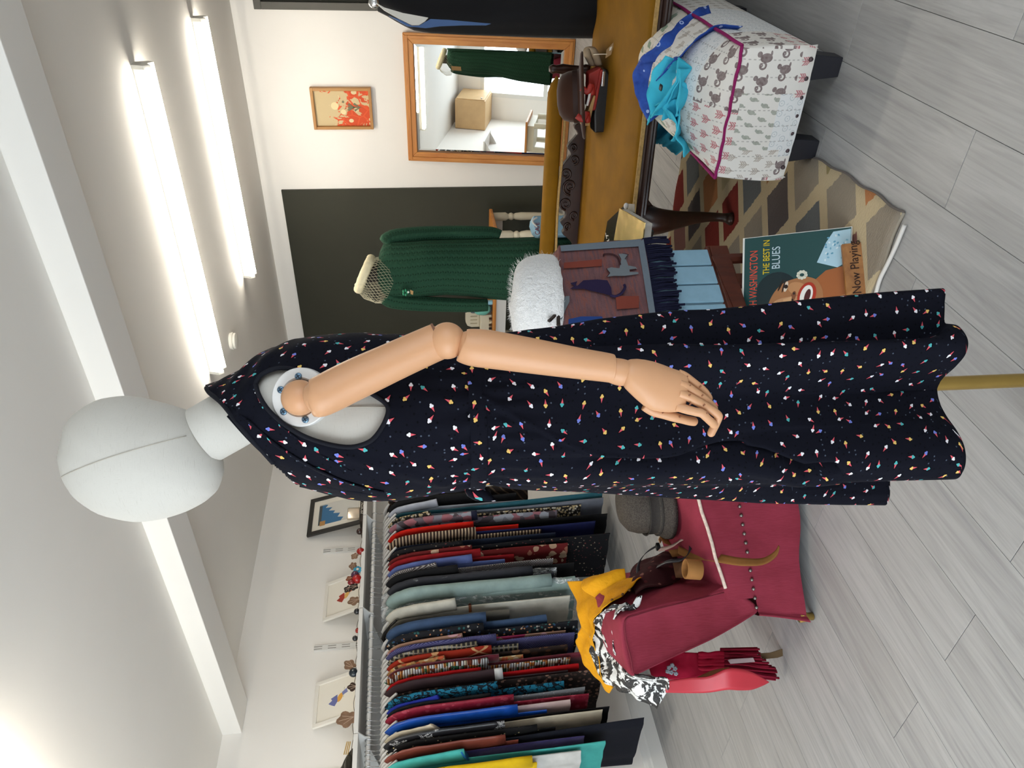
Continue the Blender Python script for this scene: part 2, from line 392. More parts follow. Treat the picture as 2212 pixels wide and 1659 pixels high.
# ------------------------------------------------------------------ things on the shelf
def leaning_frame(name, y0, y1, h, label, fm, fw, matw, art, depth=0.018):
    xb, xt = -3.985, XL+0.012; zb = SZ; w_ = y1-y0
    up = V((xt-xb, 0, sqrt(max(h*h-(xt-xb)**2, 0.01)))).normalized(); sd = V((0, -1, 0)); nn = sd.cross(up)   # sd: to the right as one faces the wall
    if nn.x < 0: nn = -nn
    o = V((xb, y1, zb)); R = lambda a, b, d=0: o + sd*a + up*b + nn*d
    t = thing(name, (xb, (y0+y1)/2, zb), label, 'picture')
    fr = MB()
    for (a0, b0, a1, b1) in ((0, 0, fw, h), (w_-fw, 0, w_, h), (fw, 0, w_-fw, fw), (fw, h-fw, w_-fw, h)):
        fr.prism([R(a0, b0), R(a1, b0), R(a1, b1), R(a0, b1)], nn*depth)
    fr.build('frame', fm, t, bev=0.002)
    MB().prism([R(fw, fw, 0.002), R(w_-fw, fw, 0.002), R(w_-fw, h-fw, 0.002), R(fw, h-fw, 0.002)], nn*depth*0.35).build('mount', plain('mount_card', 'ebe5d8', 0.8), t)
    def paint_(pts, mname, c, lift=1):
        MB().prism([R(w_*a, h*b, 0.002+depth*0.35) for a, b in pts], nn*0.0005*lift).build('print', plain(mname, c, 0.7), t)
    art(paint_); return t
def art_bird(head, body, wing):
    def f(p):
        ell = lambda cx, cy_, rx, ry, a=0: [(cx+rx*cos(k*pi/8)*cos(a)-ry*sin(k*pi/8)*sin(a), cy_+rx*cos(k*pi/8)*sin(a)+ry*sin(k*pi/8)*cos(a)) for k in range(16)]
        p(ell(0.50, 0.44, 0.10, 0.055, 0.5), body+'_b', body); p([(0.42, 0.50), (0.47, 0.64), (0.52, 0.61), (0.57, 0.69), (0.62, 0.62), (0.66, 0.55), (0.57, 0.49)], head+'_h', head, 2)
        p([(0.40, 0.40), (0.34, 0.30), (0.43, 0.27), (0.47, 0.38)], wing+'_w', wing, 2); p([(0.30, 0.345), (0.52, 0.36), (0.52, 0.366), (0.30, 0.352)], 'twig', '9a9a78')
    return f
def art_cloud(p):
    p([(0.22, 0.14), (0.78, 0.14), (0.78, 0.83), (0.22, 0.83)], 'pr_grey', 'b9b7b0'); p([(0.25, 0.30), (0.78, 0.42), (0.78, 0.78), (0.25, 0.78)], 'pr_blue', '3f6f97', 2)
    p([(0.25, 0.78), (0.78, 0.78), (0.78, 0.83), (0.25, 0.83)], 'pr_slate', '4c5356', 3); p([(0.68, 0.71), (0.80, 0.71), (0.80, 0.80), (0.68, 0.80)], 'pr_orange', 'b98a52', 4)
    pts = [(0.22, 0.14), (0.78, 0.14), (0.78, 0.44), (0.70, 0.40), (0.66, 0.50), (0.57, 0.46), (0.53, 0.58), (0.47, 0.55), (0.43, 0.66), (0.36, 0.60), (0.33, 0.72), (0.27, 0.68), (0.22, 0.74)]
    p(pts, 'pr_cloud', 'd5d2ca', 5)
    p([(0.70, 0.28), (0.78, 0.24), (0.78, 0.33)], 'pr_blue', '3f6f97', 6)
white_frame = plain('white_frame', 'e9e4da', 0.5, 0.3)
leaning_frame('picture_frame', 3.745, 4.11, 0.445, 'black framed picture of a blue and white splash leaning on the shelf', plain('black_frame', '2b2926', 0.45, 0.4), 0.032, 0.05, art_cloud)
leaning_frame('picture_frame', 3.012, 3.312, 0.285, 'white framed drawing of a rust-headed bird leaning on the shelf', white_frame, 0.022, 0.05, art_bird('a23b2e', 'dcae62', 'c0674a'))
leaning_frame('picture_frame', 2.301, 2.582, 0.29, 'white framed drawing of a blue-headed bird leaning on the shelf', white_frame, 0.022, 0.05, art_bird('6a6fa3', 'dba04a', '7a80ad'))
# book with a black spine, silver flask
bp = WX(786, 1102, -3.80)
bk = thing('book', (-3.86, bp.y, SZ), 'book with white capitals on its black spine, before the black framed picture', 'book')
MB().box((-3.88, bp.y, SZ+0.0155), (0.17, 0.215, 0.031)).build('cover', plain('book_black', '241e18', 0.6), bk)
text('VOICES', 0.026, bk, plain('white_ink', 'cfc9bc', 0.7), (-3.7945, bp.y+0.070, SZ+0.007), (0, -1, 0), (0, 0, 1), width=1.25)
fk = thing('hip_flask', (-3.82, bp.y, SZ+0.031), 'flat silver hip flask standing on the black-spined book', 'flask')
MB().box((-3.82, bp.y-0.008, SZ+0.031+0.045), (0.022, 0.105, 0.088), bev=0.010).build('body', plain('silver', 'cfc3b2', 0.28, 0.5, 0.85, var=0.06), fk, smooth='auto')
# felt leaf garland along the shelf edge
lx = SF-0.012
t = thing('leaf_garland', (lx, 3.0, SZ), 'garland of brown felt leaves, beads and bright flowers along the shelf', 'garland')
MB().tube([(lx, 3.70-0.025*k, SZ+0.004+0.004*sin(k*1.3)) for k in range(72)], 0.0016, 5).build('wire', plain('garland_wire', '4a4038', 0.7), t)
felt = plain('brown_felt', '7d6350', 0.9, 0.1, var=0.15, vscale=40); rib_m = plain('leaf_rib', 'b39a86', 0.8)
def leaf(px_, py_, R_, ang, m=felt):
    C_ = WX(px_, py_, lx); pts = []
    for k in range(26):
        a = 2*pi*k/26; r = R_*(0.62+0.3*abs(cos(2.5*(a)))+0.12*cos(a))
        d = (sin(a)*r*0.85, cos(a)*r); pts.append(C_+V((0, d[0]*cos(ang)-d[1]*sin(ang), d[0]*sin(ang)+d[1]*cos(ang))))
    l = MB().prism(pts, (0.004, 0, 0)).build('leaf', m, t, loc=C_)
    rb = MB()
    for a2, ln in ((0, 0.8), (0.7, 0.6), (-0.7, 0.6)):
        dv = V((0, sin(a2)*R_*ln*cos(ang)-cos(a2)*R_*ln*sin(ang), sin(a2)*R_*ln*sin(ang)+cos(a2)*R_*ln*cos(ang)))
        dv0 = V((0, R_*0.5*sin(ang), -R_*0.5*cos(ang)))
        rb.tube([C_+V((0.0045, 0, 0))+dv0, C_+V((0.0045, 0, 0))+dv], 0.0012, 4)
    rb.build('leaf_rib', rib_m, l)
leaf(767, 1201, 0.030, 0.9); leaf(763, 1222, 0.034, 1.4); leaf(766, 1298, 0.042, 0.3); leaf(757, 1438, 0.042, -0.7); leaf(752, 1553, 0.060, 0.2); leaf(764, 1484, 0.034, 0.0, plain('dark_felt', '3d2e26', 0.9)); leaf(752, 1272, 0.030, 1.0, plain('black_felt', '2c2621', 0.9)); leaf(765, 1268, 0.034, 0.2, plain('black_felt', '2c2621', 0.9)); leaf(756, 1250, 0.026, 0.4, plain('rust_felt', '7a3c1c', 0.9))
def blob(name, px_, py_, r, c, sh=(1, 1, 1)):
    C_ = WX(px_, py_, lx); MB().ball(C_, (r*sh[0], r*sh[1], r*sh[2]), 14, 9).build(name, plain('bead_'+c, c, 0.25, 0.6), t, smooth=True, loc=C_)
blob('bead', 777, 1148, 0.022, '2a1712'); blob('bead', 779, 1191, 0.026, '8e1610', (1, 0.8, 1)); blob('bead', 771, 1321, 0.018, '1c1d20'); blob('bead', 767, 1379, 0.016, '1c1d20'); blob('bead', 772, 1362, 0.012, '8e2418', (1, 1.4, 1)); blob('bead', 764, 1453, 0.026, '16222a', (0.8, 1, 1)); blob('bead', 771, 1251, 0.030, '9d1413'); blob('bead', 759, 1258, 0.018, '7c1c20', (1, 1, 1.3)); blob('bead', 767, 1242, 0.026, '4a2440')
C_ = WX(773, 1233, lx); pf = MB()
for k in range(6): a = k*pi/3; pf.ball(C_+V((0.008, 0.017*cos(a), 0.017*sin(a))), (0.006, 0.013, 0.013), 10, 6)
pf.build('petal', plain('felt_blue', '3d8fae', 0.8), t, smooth=True, loc=C_)
MB().ball(C_+V((0.016, 0, 0)), (0.006, 0.009, 0.009), 10, 6).build('flower_centre', plain('felt_cream', 'd8cdbb', 0.8), t, loc=C_)
# dark wrapped bundle at the near end
ya, yb = WX(760, 1610, SF-0.06).y, WX(760, 1659, SF-0.06).y
hb = WX(728, 1659, SF-0.09).z-SZ
t = thing('wrapped_bundle', (SF-0.09, yb-0.08, SZ), 'dark glossy wrapped bundle with gold straws at the near end of the shelf', 'bundle')
rows = []
for i in range(22):
    s_ = i/21; y = lerp(ya, 2*yb-ya-0.12, s_); hh = hb*tab(s_, [(0, 0.06), (0.12, 0.45), (0.3, 0.8), (0.5, 1.05), (0.75, 1.0), (0.92, 0.6), (1, 0.1)])[0]
    rows.append([V((SF-0.09+0.065*min(1, hh/hb+.1)*cos(a)*(1+0.25*nz((cos(a), sin(a), s_*5), 2.2)), y+0.006*nz((a, s_*6, 0)), SZ+hh*0.5+0.5*hh*sin(a)*(1+0.16*nz((cos(a)*2, sin(a)*2, s_*7), 2)))) for a in [2*pi*k/20 for k in range(20)]])
MB().grid(rows, True).build('wrapping', plain('dark_foil', '2c2a22', 0.35, 0.6, 0.3, var=0.6, vscale=30), t, smooth=True)
b = MB()
for k in (0, 1, 2): q = WX(750+3.5*k, 1602, SF-0.03); r_ = WX(743+4*k, 1630, SF-0.035); b.tube([q, r_], 0.0028, 6)
b.build('gold_straw', plain('gold_straw', 'c9a45a', 0.35, 0.5, 0.5), t)
# ================================================================== cloth patterns
def lk(c, k=0.66): return tuple(v*k for v in lin(c))
def cloth(name, c, rough=0.85, var=0.12, bump=0.25, sheen=0.0): return plain(name, c, rough, 0.2, var=var, vscale=14, bump=bump, bscale=25, sheen=sheen, k=0.66)
def pat(name, fn, rough=0.85, spec=0.2, metal=0.0):
    if name in _mc: return _mc[name]
    g = NG(name, rough, spec, metal); g.col(fn(g)); _mc[name] = g.m; return g.m
def floral(bg, cols, scale=28, thr=0.42, stretch=(1, 1, 1)):
    def f(g):
        o = g.co('Object', stretch); d = g.noise(o, scale*0.6, 2.0, 0.5, 1.0)
        mv = g.n('ShaderNodeVectorMath', operation='ADD'); g.t.links.new(o, mv.inputs[0]); g.t.links.new(g.xyz(g.mt('MULTIPLY', d, 0.6/scale), g.mt('MULTIPLY', d, -0.5/scale), g.mt('MULTIPLY', d, 0.7/scale)), mv.inputs[1])
        v = g.vor(mv.outputs[0], scale); n_ = len(cols)
        cc = g.ramp(g.sep(v[1])[0], [(k/n_, lk(c)) for k, c in enumerate(cols)], True)
        return g.mix(g.lt(v[0], thr), lk(bg), cc)
    return f
def stripes(c1, c2, freq, axis='Z', duty=0.5, dist=0.0, rot=None):
    def f(g):
        w_ = g.wave(g.co('Object', rot=rot), freq, dist, axis, 1.0); return g.mix(g.gt(w_, duty), lk(c1), lk(c2))
    return f
def checks(bg, c2, c3, f1, f2):
    def f(g):
        o = g.co(); a = g.gt(g.wave(o, f1, 0, 'Z'), 0.72); b = g.gt(g.wave(o, f1, 0, 'X'), 0.72); c = g.gt(g.wave(o, f2, 0, 'Z'), 0.93)
        return g.mix(c, g.mix(g.mt('MULTIPLY', g.mt('ADD', a, b), 0.5), lk(bg), lk(c2)), lk(c3))
    return f
def geo(c1, c2, cell, freq):
    def f(g):
        o = g.co(); v = g.vor(o, cell); s_ = g.sep(v[1])
        r = g.n('ShaderNodeVectorRotate', rotation_type='Y_AXIS'); g.t.links.new(o, r.inputs['Vector']); g.inp(r.inputs['Angle'], g.mt('MULTIPLY', s_[0], 6.28))
        return g.mix(g.gt(g.wave(r.outputs[0], freq), 0.5), lk(c1), lk(c2))
    return f
def leafy(c1, c2, scale):
    def f(g):
        o = g.co('Object', (1, 1, 0.75)); d = g.noise(o, scale, 2.0, 0.5, 1.5)
        mv = g.n('ShaderNodeVectorMath', operation='ADD'); g.t.links.new(o, mv.inputs[0]); g.t.links.new(g.xyz(g.mt('MULTIPLY', d, 0.05), 0.0, g.mt('MULTIPLY', d, 0.06)), mv.inputs[1])
        e = g.vor(mv.outputs[0], scale, 'DISTANCE_TO_EDGE')[0]; w_ = g.wave(mv.outputs[0], scale*0.55, 6.0, 'Z')
        return g.mix(g.mt('MAXIMUM', g.lt(e, 0.07), g.gt(w_, 0.94)), lk(c1), lk(c2))
    return f
def kente(g):
    o = g.co('Object', (30, 30, 70)); v = g.vor(o, 1.0, rnd=0.35); s_ = g.sep(v[1])
    c = g.ramp(s_[0], [(0, lk('c8cdd0')), (0.34, lk('b06a24')), (0.58, lk('1f6b4a')), (0.72, lk('c8c0a8')), (0.86, lk('6b2f1c'))], True)
    d = g.mt('ABSOLUTE', g.mt('SUBTRACT', g.mt('FRACT', g.sep(o)[2]), 0.5))
    return g.mix(g.gt(d, 0.34), c, lk('3a1f14'))
def argyle(g):
    s_ = g.sep(g.co('Object', (22, 22, 13))); a = g.mt('ABSOLUTE', g.mt('SINE', g.mt('ADD', s_[0], s_[2]))) ; b = g.mt('ABSOLUTE', g.mt('SINE', g.mt('SUBTRACT', s_[0], s_[2])))
    return g.mix(g.lt(g.mt('MINIMUM', a, b), 0.13), lk('a02c18'), lk('d8a878'))
def seqs(bg, c2, scale, thr):
    def f(g):
        o = g.co(); n_ = g.noise(o, 11, 2.0); v = g.vor(o, scale)
        return g.mix(g.mt('MULTIPLY', g.gt(n_, thr), g.lt(v[0], 0.55)), lk(bg), lk(c2))
    return f
def dots(bg, c2, scale, r):
    return lambda g: g.mix(g.lt(g.vor(g.co(), scale, rnd=0.7)[0], r), lk(bg), lk(c2))
hook_m = plain('hanger_hook', 'c9c9c9', 0.25, 0.5, 0.9); hang_w = plain('hanger_plastic', 'cfcdca', 0.45, 0.35); hang_b = plain('hanger_black', '1c1a19', 0.5, 0.3)
def hanger(y, rot, black=False):
    B = V((RX, y, RZ)); ca, sa = cos(rot), sin(rot); L = lambda x, z, yy=0: B+V((x*ca-yy*sa, x*sa+yy*ca, z))
    t = thing('clothes_hanger', B, 'pale hanger with a metal hook on the clothes rail' if not black else 'black hanger with a metal hook on the clothes rail', 'hanger', 'pale hangers on the rail' if not black else 'black hangers on the rail')
    pts = [L(0.0155*cos(a), 0.0155*sin(a)+0.0005) for a in [radians(-20+20*k) for k in range(11)]]
    MB().tube([L(0.0155*cos(a), 0.0155*sin(a)) for a in [radians(205-21*k) for k in range(11)]] + [L(0.006, -0.022), L(0, -0.032), L(0, -0.075)], 0.0021, 6).build('hook', hook_m, t, smooth=True)
    MB().tube([L(-0.16, -0.155), L(-0.12, -0.125), L(-0.05, -0.085), L(0, -0.07), L(0.05, -0.085), L(0.12, -0.125), L(0.16, -0.155)], [0.008, 0.009, 0.011, 0.013, 0.011, 0.009, 0.008], 8, flat=((0, 1, 0), 0.7)).build('shoulder_bar', hang_b if black else hang_w, t, smooth=True)
def garment(hy, name, cat, label, m, sp=None, hp=1200, flare=1.0, ms=None, black=False, th=None, extra=None, sw=0.036, w0=1.0):
    y = WX(796, hy, RX).y; rot = radians(random.uniform(-1.2, 1.2)); hanger(y, rot, black)
    B = V((RX, y, RZ)); ca, sa = cos(rot), sin(rot); L = lambda x, yy, z: B+V((x*ca-yy*sa, x*sa+yy*ca, z))
    zh = zfor(hp, RX+0.19, y)-RZ; th = (th or 0.0165)*0 + GAP[hy]; ph = random.uniform(0, 6)
    t = thing(name, B, label, cat)
    lv = [(-0.088, 0.04, 0.5), (-0.10, 0.075, 0.6), (-0.122, 0.12, 0.7), (-0.155, 0.150, 0.8), (-0.20, 0.165, 0.9), (-0.32, 0.175, 1.0), (-0.5, 0.175, 1.0)]
    zz = -0.5; k = 0; nl = max(2, int((-0.5-zh)/0.12))
    lv = [l for l in lv if l[0] > zh+0.03]; z1 = lv[-1][0]; w1 = lv[-1][1]
    for k in range(1, nl+1): q = k/nl; lv.append((lerp(z1, zh, q), lerp(w1, 0.195*flare, q**0.8), 1.0+0.25*q))
    rows = []
    for z, w_, tk in lv:
        fa = min(1, max(0, (-z-0.25)/0.6))
        row = []
        for k in range(28):
            a = 2*pi*k/28; x = w_*w0*math.copysign(abs(cos(a))**0.75, cos(a)); fold = th*(0.42*fa*sin(x*46+ph)+0.22*fa*sin(x*95+2*ph))
            row.append(L(x+0.006*fa*nz((k*0.7, z*3, ph)), th*tk*sin(a)+fold, z+0.004*nz((k*.3, ph, z))))
        rows.append(row)
    MB().grid(rows, True).build('body', m, t, smooth=True)
    if sp:
        zs = zfor(sp, RX+0.20, y)-RZ
        for s in (1, -1):
            x0_, x1_ = 0.172, 0.205
            path = [L(s*x, 0.002, z) for x, z in ((0.095, -0.125), (0.135, -0.155), (0.160, -0.205), (0.180, -0.30), (0.194, lerp(-0.32, zs, 0.5)), (0.205, zs))]
            n_ = 14; path = spv(path, n_)
            sl = MB(); sl.tube([p+V((0, 0.004*nz(p*9), 0)) for p in path], [lerp(sw*0.85, sw, min(1, k/4))*(1+0.10*nz((k*0.9, ph, s))) for k in range(n_)], 12, flat=((0, 1, 0), min(0.7, th*1.25/sw)))
            so = sl.build('sleeve', ms or m, t, smooth=True)
            if extra and extra[0] == 'cuff' : MB().tube([path[-2]+V((0, 0, -0.02)), path[-1]+V((0, 0, -0.003))], sw*1.06, 12, flat=((0, 1, 0), min(0.8, th*1.45/sw))).build('cuff', extra[1], t, smooth=True)
    if extra and extra[0] == 'belt':
        zb = zfor(extra[2], RX+0.18, y)-RZ
        MB().tube([L(0.188*cos(2*pi*k/24), (th+0.012)*sin(2*pi*k/24), zb) for k in range(25)], 0.009, 6, cap=False).build('belt', extra[1], t, smooth=True)
    if extra and extra[0] == 'bag':
        rows = []
        for q in range(26):
            z = lerp(-0.06, zh-0.02, q/25); wv = 0.215*min(1, (q+1.2)/6)**0.7
            rows.append([L(wv*math.copysign(abs(cos(a))**0.7, cos(a))+0.02*nz((q*.5, k, ph), 0.6), (th+0.004)*sin(a)+0.008*nz((k*0.8, q*0.45, ph), 0.9), z) for k, a in [(k, 2*pi*k/30) for k in range(30)]])
        MB().grid(rows, True).build('plastic_cover', extra[1], t, smooth=True)
    return t
# clear crinkled plastic; whiter alpha streaks paint in highlights along its folded layers
g = NG('clear_plastic', 0.10, 1.0); g.col((0.9, 0.95, 0.97)); cr_ = g.noise(g.co('Object', (1, 1, 0.5)), 22, 4.0, 0.65, 1.6); g.set('Alpha', g.ramp(cr_, [(0.40, (0.10,)*3), (0.52, (0.22,)*3), (0.60, (0.75,)*3), (0.66, (0.2,)*3)])); g.bump(cr_, 1.0, 0.05); plastic_m = g.m
C = cloth
J = [
 (1112, 'coat', 'coat', 'dark brown coat with pale chevrons and a plaid hem, far end of the rail', pat('chevron', lambda g: g.mix(g.gt(g.wave(g.co('Object', rot=(0, 0.8, 0)), 7, 3.0, 'Z'), 0.86), lk('241c18'), lk('5a4a3c'))), 1040, 1140, 1.05),
 (1131, 'jacket', 'jacket', 'black jacket just left of the brown plaid coat on the rail', C('cl_black', '17171a'), 1060, 1115, 1.0),
 (1143, 'blouse', 'blouse', 'pale lavender grey blouse with a loose folded sleeve', C('cl_lav', 'c3c7d4'), 945, 1180, 0.95),
 (1150, 'dress', 'dress', 'long teal dress, only a strip showing beside the slate grey one', C('cl_teal', '2d6472'), None, 1300, 1.22),
 (1158, 'dress', 'dress', 'long plain slate grey dress between teal and animal print', C('cl_slate', '757a86'), None, 1302, 1.12),
 (1166, 'dress', 'dress', 'cream and black animal print dress on the rail', pat('leopard', floral('2b2724', ['c9b68e', 'd6cfc0', 'bba77f'], 60, 0.5)), 930, 1255, 1.0),
 (1176, 'dress', 'dress', 'mauve dress printed with grey, pink and white shards, navy cuff', pat('shards', floral('5a525c', ['6e6570', '8e8f9c', 'a8707a', 'a9adb8', '50484e'], 21, 0.9)), 1030, 1203, 1.02, dict(extra=('cuff', C('cl_navy', '20243c')))),
 (1188, 'trousers', 'trousers', 'long black trousers reaching lowest at the far end of the rail', C('cl_black2', '121214'), None, 1312, 0.95),
 (1198, 'jacket', 'jacket', 'bright scarlet sleeve garment on the rail', C('cl_scarlet', 'd81f0e'), 1023, 1120, 0.95),
 (1206, 'skirt', 'skirt', 'navy blue pleated garment with a white ticket near its hem', C('cl_navyb', '1a2050'), None, 1285, 1.05),
 (1214, 'shirt', 'shirt', 'brown and cream striped blouse next to the scarlet garment', pat('brstripe', stripes('3a2a25', 'cbb192', 15, 'Z', 0.62, 0.6)), 1028, 1170, 0.95, dict(sw=0.046)),
 (1224, 'dress', 'dress', 'dark denim blue dress hanging after the brown striped blouse', C('cl_denim2', '232c40'), None, 1200, 1.0),
 (1238, 'dress', 'dress', 'black dress with a small floral neckline behind an empty pale hanger', pat('blkflor', floral('15151a', ['9d8f7a', '6d3a3a'], 40, 0.2)), 1000, 1316, 1.12),
 (1250, 'dress', 'dress', 'maroon dress with cream flower print', pat('marflor', floral('6e1c1e', ['c9a68a', 'a9705c', 'd2b79c'], 16, 0.40)), 1020, 1226, 1.0),
 (1259, 'jumper', 'jumper', 'plain crimson jumper beside the maroon flower dress', C('cl_crims', '96161e'), 1038, 1110, 0.92),
 (1272, 'cardigan', 'cardigan', 'periwinkle blue cardigan on the rail', C('cl_peri', '6373b0'), 1020, 1090, 0.95),
 (1283, 'dress', 'dress', 'dress with black and white zigzag lines, rolled sleeve', pat('zigzag', geo('c9c6c6', '4a4144', 9, 34)), 944, 1195, 1.02),
 (1293, 'jacket', 'jacket', 'plain black jacket with wide sleeve before the plastic covers', C('cl_black3', '18181b'), 990, 1240, 0.98, dict(sw=0.05)),
 (1309, 'coat', 'coat', 'charcoal coat under a clear crinkled plastic cover', C('cl_char', '3b3d45'), 1150, 1195, 1.0, dict(extra=('bag', plastic_m), th=0.02)),
 (1333, 'coat', 'coat', 'pale mint coat in a clear plastic cover', C('cl_mint', '9db5b2'), 1190, 1243, 1.08, dict(extra=('bag', plastic_m), th=0.026, sw=0.05)),
 (1368, 'dress', 'dress', 'long cream white dress with a thin brown belt', C('cl_cream', 'd8d4c6'), 985, 1230, 1.08, dict(extra=('belt', plain('belt_tan', '6e3a20', 0.5), 1015), th=0.024, sw=0.05)),
 (1382, 'shirt', 'shirt', 'drab grey shirt on a black hanger beside the cream white dress', C('cl_drab', '6f6a60'), None, 1100, 0.9, dict(black=True)),
 (1404, 'shirt', 'shirt', 'faded denim blue shirt on the rail', C('cl_denim', '41597c'), 1050, 1180, 1.0, dict(sw=0.045)),
 (1428, 'dress', 'dress', 'black dress with white and peach tribal print, blue rose hem', pat('tribal', floral('1b1c22', ['b5b0a6', '34507a', 'c98d62', '2b6062'], 48, 0.33)), 1045, 1248, 1.05, dict(sw=0.048)),
 (1443, 'dress', 'dress', 'slim pink and peach floral dress', pat('pinkpch', floral('b08a76', ['b8406e', 'd8a9b0', '9d2f58'], 13, 0.5)), 1000, 1222, 0.95),
 (1453, 'dress', 'dress', 'purple navy dress with fine striped patches', pat('purpplaid', geo('2c2760', '6a6a90', 10, 40)), 1072, 1242, 1.02, dict(sw=0.045)),
 (1463, 'shirt', 'shirt', 'thin black and white checked shirt', pat('bwcheck', checks('2a2826', 'c9c4b8', '8a7a50', 12, 12)), 1032, 1120, 0.95),
 (1474, 'dress', 'dress', 'dark brown leaf print dress with orange red argyle border', pat('brnleaf', floral('2c201b', ['4a3328', '5a3d2a', '6a4a35'], 20, 0.45)), 1062, 1225, 1.02, dict(ms=pat('argyle', argyle))),
 (1486, 'blouse', 'blouse', 'orange, cream and black flowered blouse', pat('orgflor', floral('b58a5a', ['d8c6a4', 'c25a3a', '54301c', 'd9a860'], 30, 0.5)), 962, 1130, 0.95),
 (1496, 'dress', 'dress', 'maroon velvet dress with a royal blue yoke edge', C('cl_velv', '6d1f30', 0.6, 0.25, 0.5, 0.6), 1078, 1300, 1.02),
 (1506, 'dress', 'dress', 'african print dress of white, orange and green bars', pat('kente', kente), 1055, 1232, 1.05, dict(sw=0.052)),
 (1521, 'dress', 'dress', 'pillar box red dress between the bar print and the plum brown', C('cl_red', 'b30a12'), 1040, 1250, 1.0),
 (1531, 'coat', 'coat', 'dark plum brown coat with a white turned cuff', C('cl_plum', '3a2a2e'), 1085, 1226, 1.0, dict(extra=('cuff', C('cl_white', 'd5d4d2')), sw=0.052)),
 (1541, 'skirt', 'skirt', 'long dark skirt with a brown floral hem behind the plum brown coat', pat('brnhem', floral('2b2220', ['6e5248', '8a6a5c', '4a3832'], 42, 0.4)), None, 1300, 1.05),
 (1559, 'dress', 'dress', 'teal blue dress with bold black leaf outlines', pat('tealleaf', leafy('1d7392', '0b1a24', 22)), 1075, 1218, 1.02, dict(sw=0.05)),
 (1570, 'top', 'top', 'thin royal blue top beside the teal leaf dress', C('cl_roy', '20309a'), 950, 1110, 0.92),
 (1579, 'dress', 'dress', 'grey dress with tiny white dots under a black bolero', pat('greydot', dots('77797c', 'b5b6b8', 90, 0.25)), 1060, 1263, 1.08, dict(ms=C('cl_black4', '1c1c1e'))),
 (1590, 'jacket', 'jacket', 'raspberry red damask jacket with turned cuff', pat('damask', floral('96243a', ['b5485a', '8a1e32'], 30, 0.4), 0.5), 1110, 1272, 1.0, dict(sw=0.046)),
 (1600, 'skirt', 'skirt', 'pale pink satin skirt below the raspberry damask jacket', plain('pink_satin', 'b9a09c', 0.35, 0.4, var=0.1, vscale=10, bump=0.3, bscale=18), None, 1232, 1.0),
 (1611, 'blouse', 'blouse', 'shiny royal blue satin blouse with gathered cuff', plain('blue_satin', '12459a', 0.35, 0.4, var=0.2, vscale=12, bump=0.3, bscale=20), 1118, 1180, 0.98, dict(sw=0.046)),
 (1624, 'dress', 'dress', 'very long black velvet dress with a lace hem', C('cl_blackv', '131216'), None, 1316, 1.05),
 (1633, 'dress', 'dress', 'cream pleated dress with one rolled-up sleeve', C('cl_cream2', 'ddd0b8'), 943, 1300, 1.12, dict(sw=0.05)),
 (1646, 'jacket', 'jacket', 'black jacket covered in silver sequin clusters', pat('sequin', seqs('1c1c20', 'c9c9c9', 160, 0.53), 0.35, 0.5), 1090, 1130, 1.0, dict(sw=0.055)),
 (1658, 'dress', 'dress', 'black dress with scattered pale gold beads', pat('beaded', dots('141416', 'c9b98a', 40, 0.16)), 1160, 1200, 1.05),
 (1667, 'coat', 'coat', 'long dark navy coat reaching almost to the skirting', C('cl_navy3', '10131f'), None, 1388, 1.25, dict(th=0.026)),
 (1676, 'jacket', 'jacket', 'red brown leather jacket with a plain cuff', plain('leather_red', '6e3428', 0.45, 0.4, var=0.15, bump=0.15), 1092, 1120, 1.0, dict(sw=0.05)),
 (1686, 'dress', 'dress', 'deep purple velvet dress at the near end of the rail', C('cl_purp', '2b1f55', 0.6, 0.25, 0.5, 0.6), None, 1262, 1.05),
 (1698, 'blouse', 'blouse', 'turquoise blouse with a blue band round the sleeve end', C('cl_turq', '4cb5ae'), 1005, 1306, 1.05, dict(extra=('cuff', C('cl_blueb', '1d6cae')), sw=0.052)),
 (1716, 'shirt', 'shirt', 'white shirt nearest the camera end of the rail', C('cl_white2', 'd9d9d6'), None, 1255, 1.0),
 (1732, 'top', 'top', 'bright yellow top at the very near end of the rail', C('cl_yell', 'e3bc14'), 1150, 1160, 1.0, dict(sw=0.05)),
]
hs = [WX(796, r[0], RX).y for r in J]
GAP = {r[0]: max(0.006, 0.40*min([abs(hs[i]-hs[j]) for j in (i-1, i+1) if 0 <= j < len(J)])) for i, r in enumerate(J)}
for r in J: garment(r[0], r[1], r[2], r[3], r[4], r[5], r[6], r[7], **(r[8] if len(r) > 8 else {}))
# ================================================================== back wall
pine = wood('pine', 'a5632a', 'c68a45', 'Z', 0.8, 0.4, True); pine_x = wood('pine_x', 'a5632a', 'c68a45', 'X', 0.8, 0.4, True)
oak = wood('oak_frame', '9c6a34', 'b98a50', 'Z', 1.2); oak_x = wood('oak_frame_x', '9c6a34', 'b98a50', 'X', 1.2)
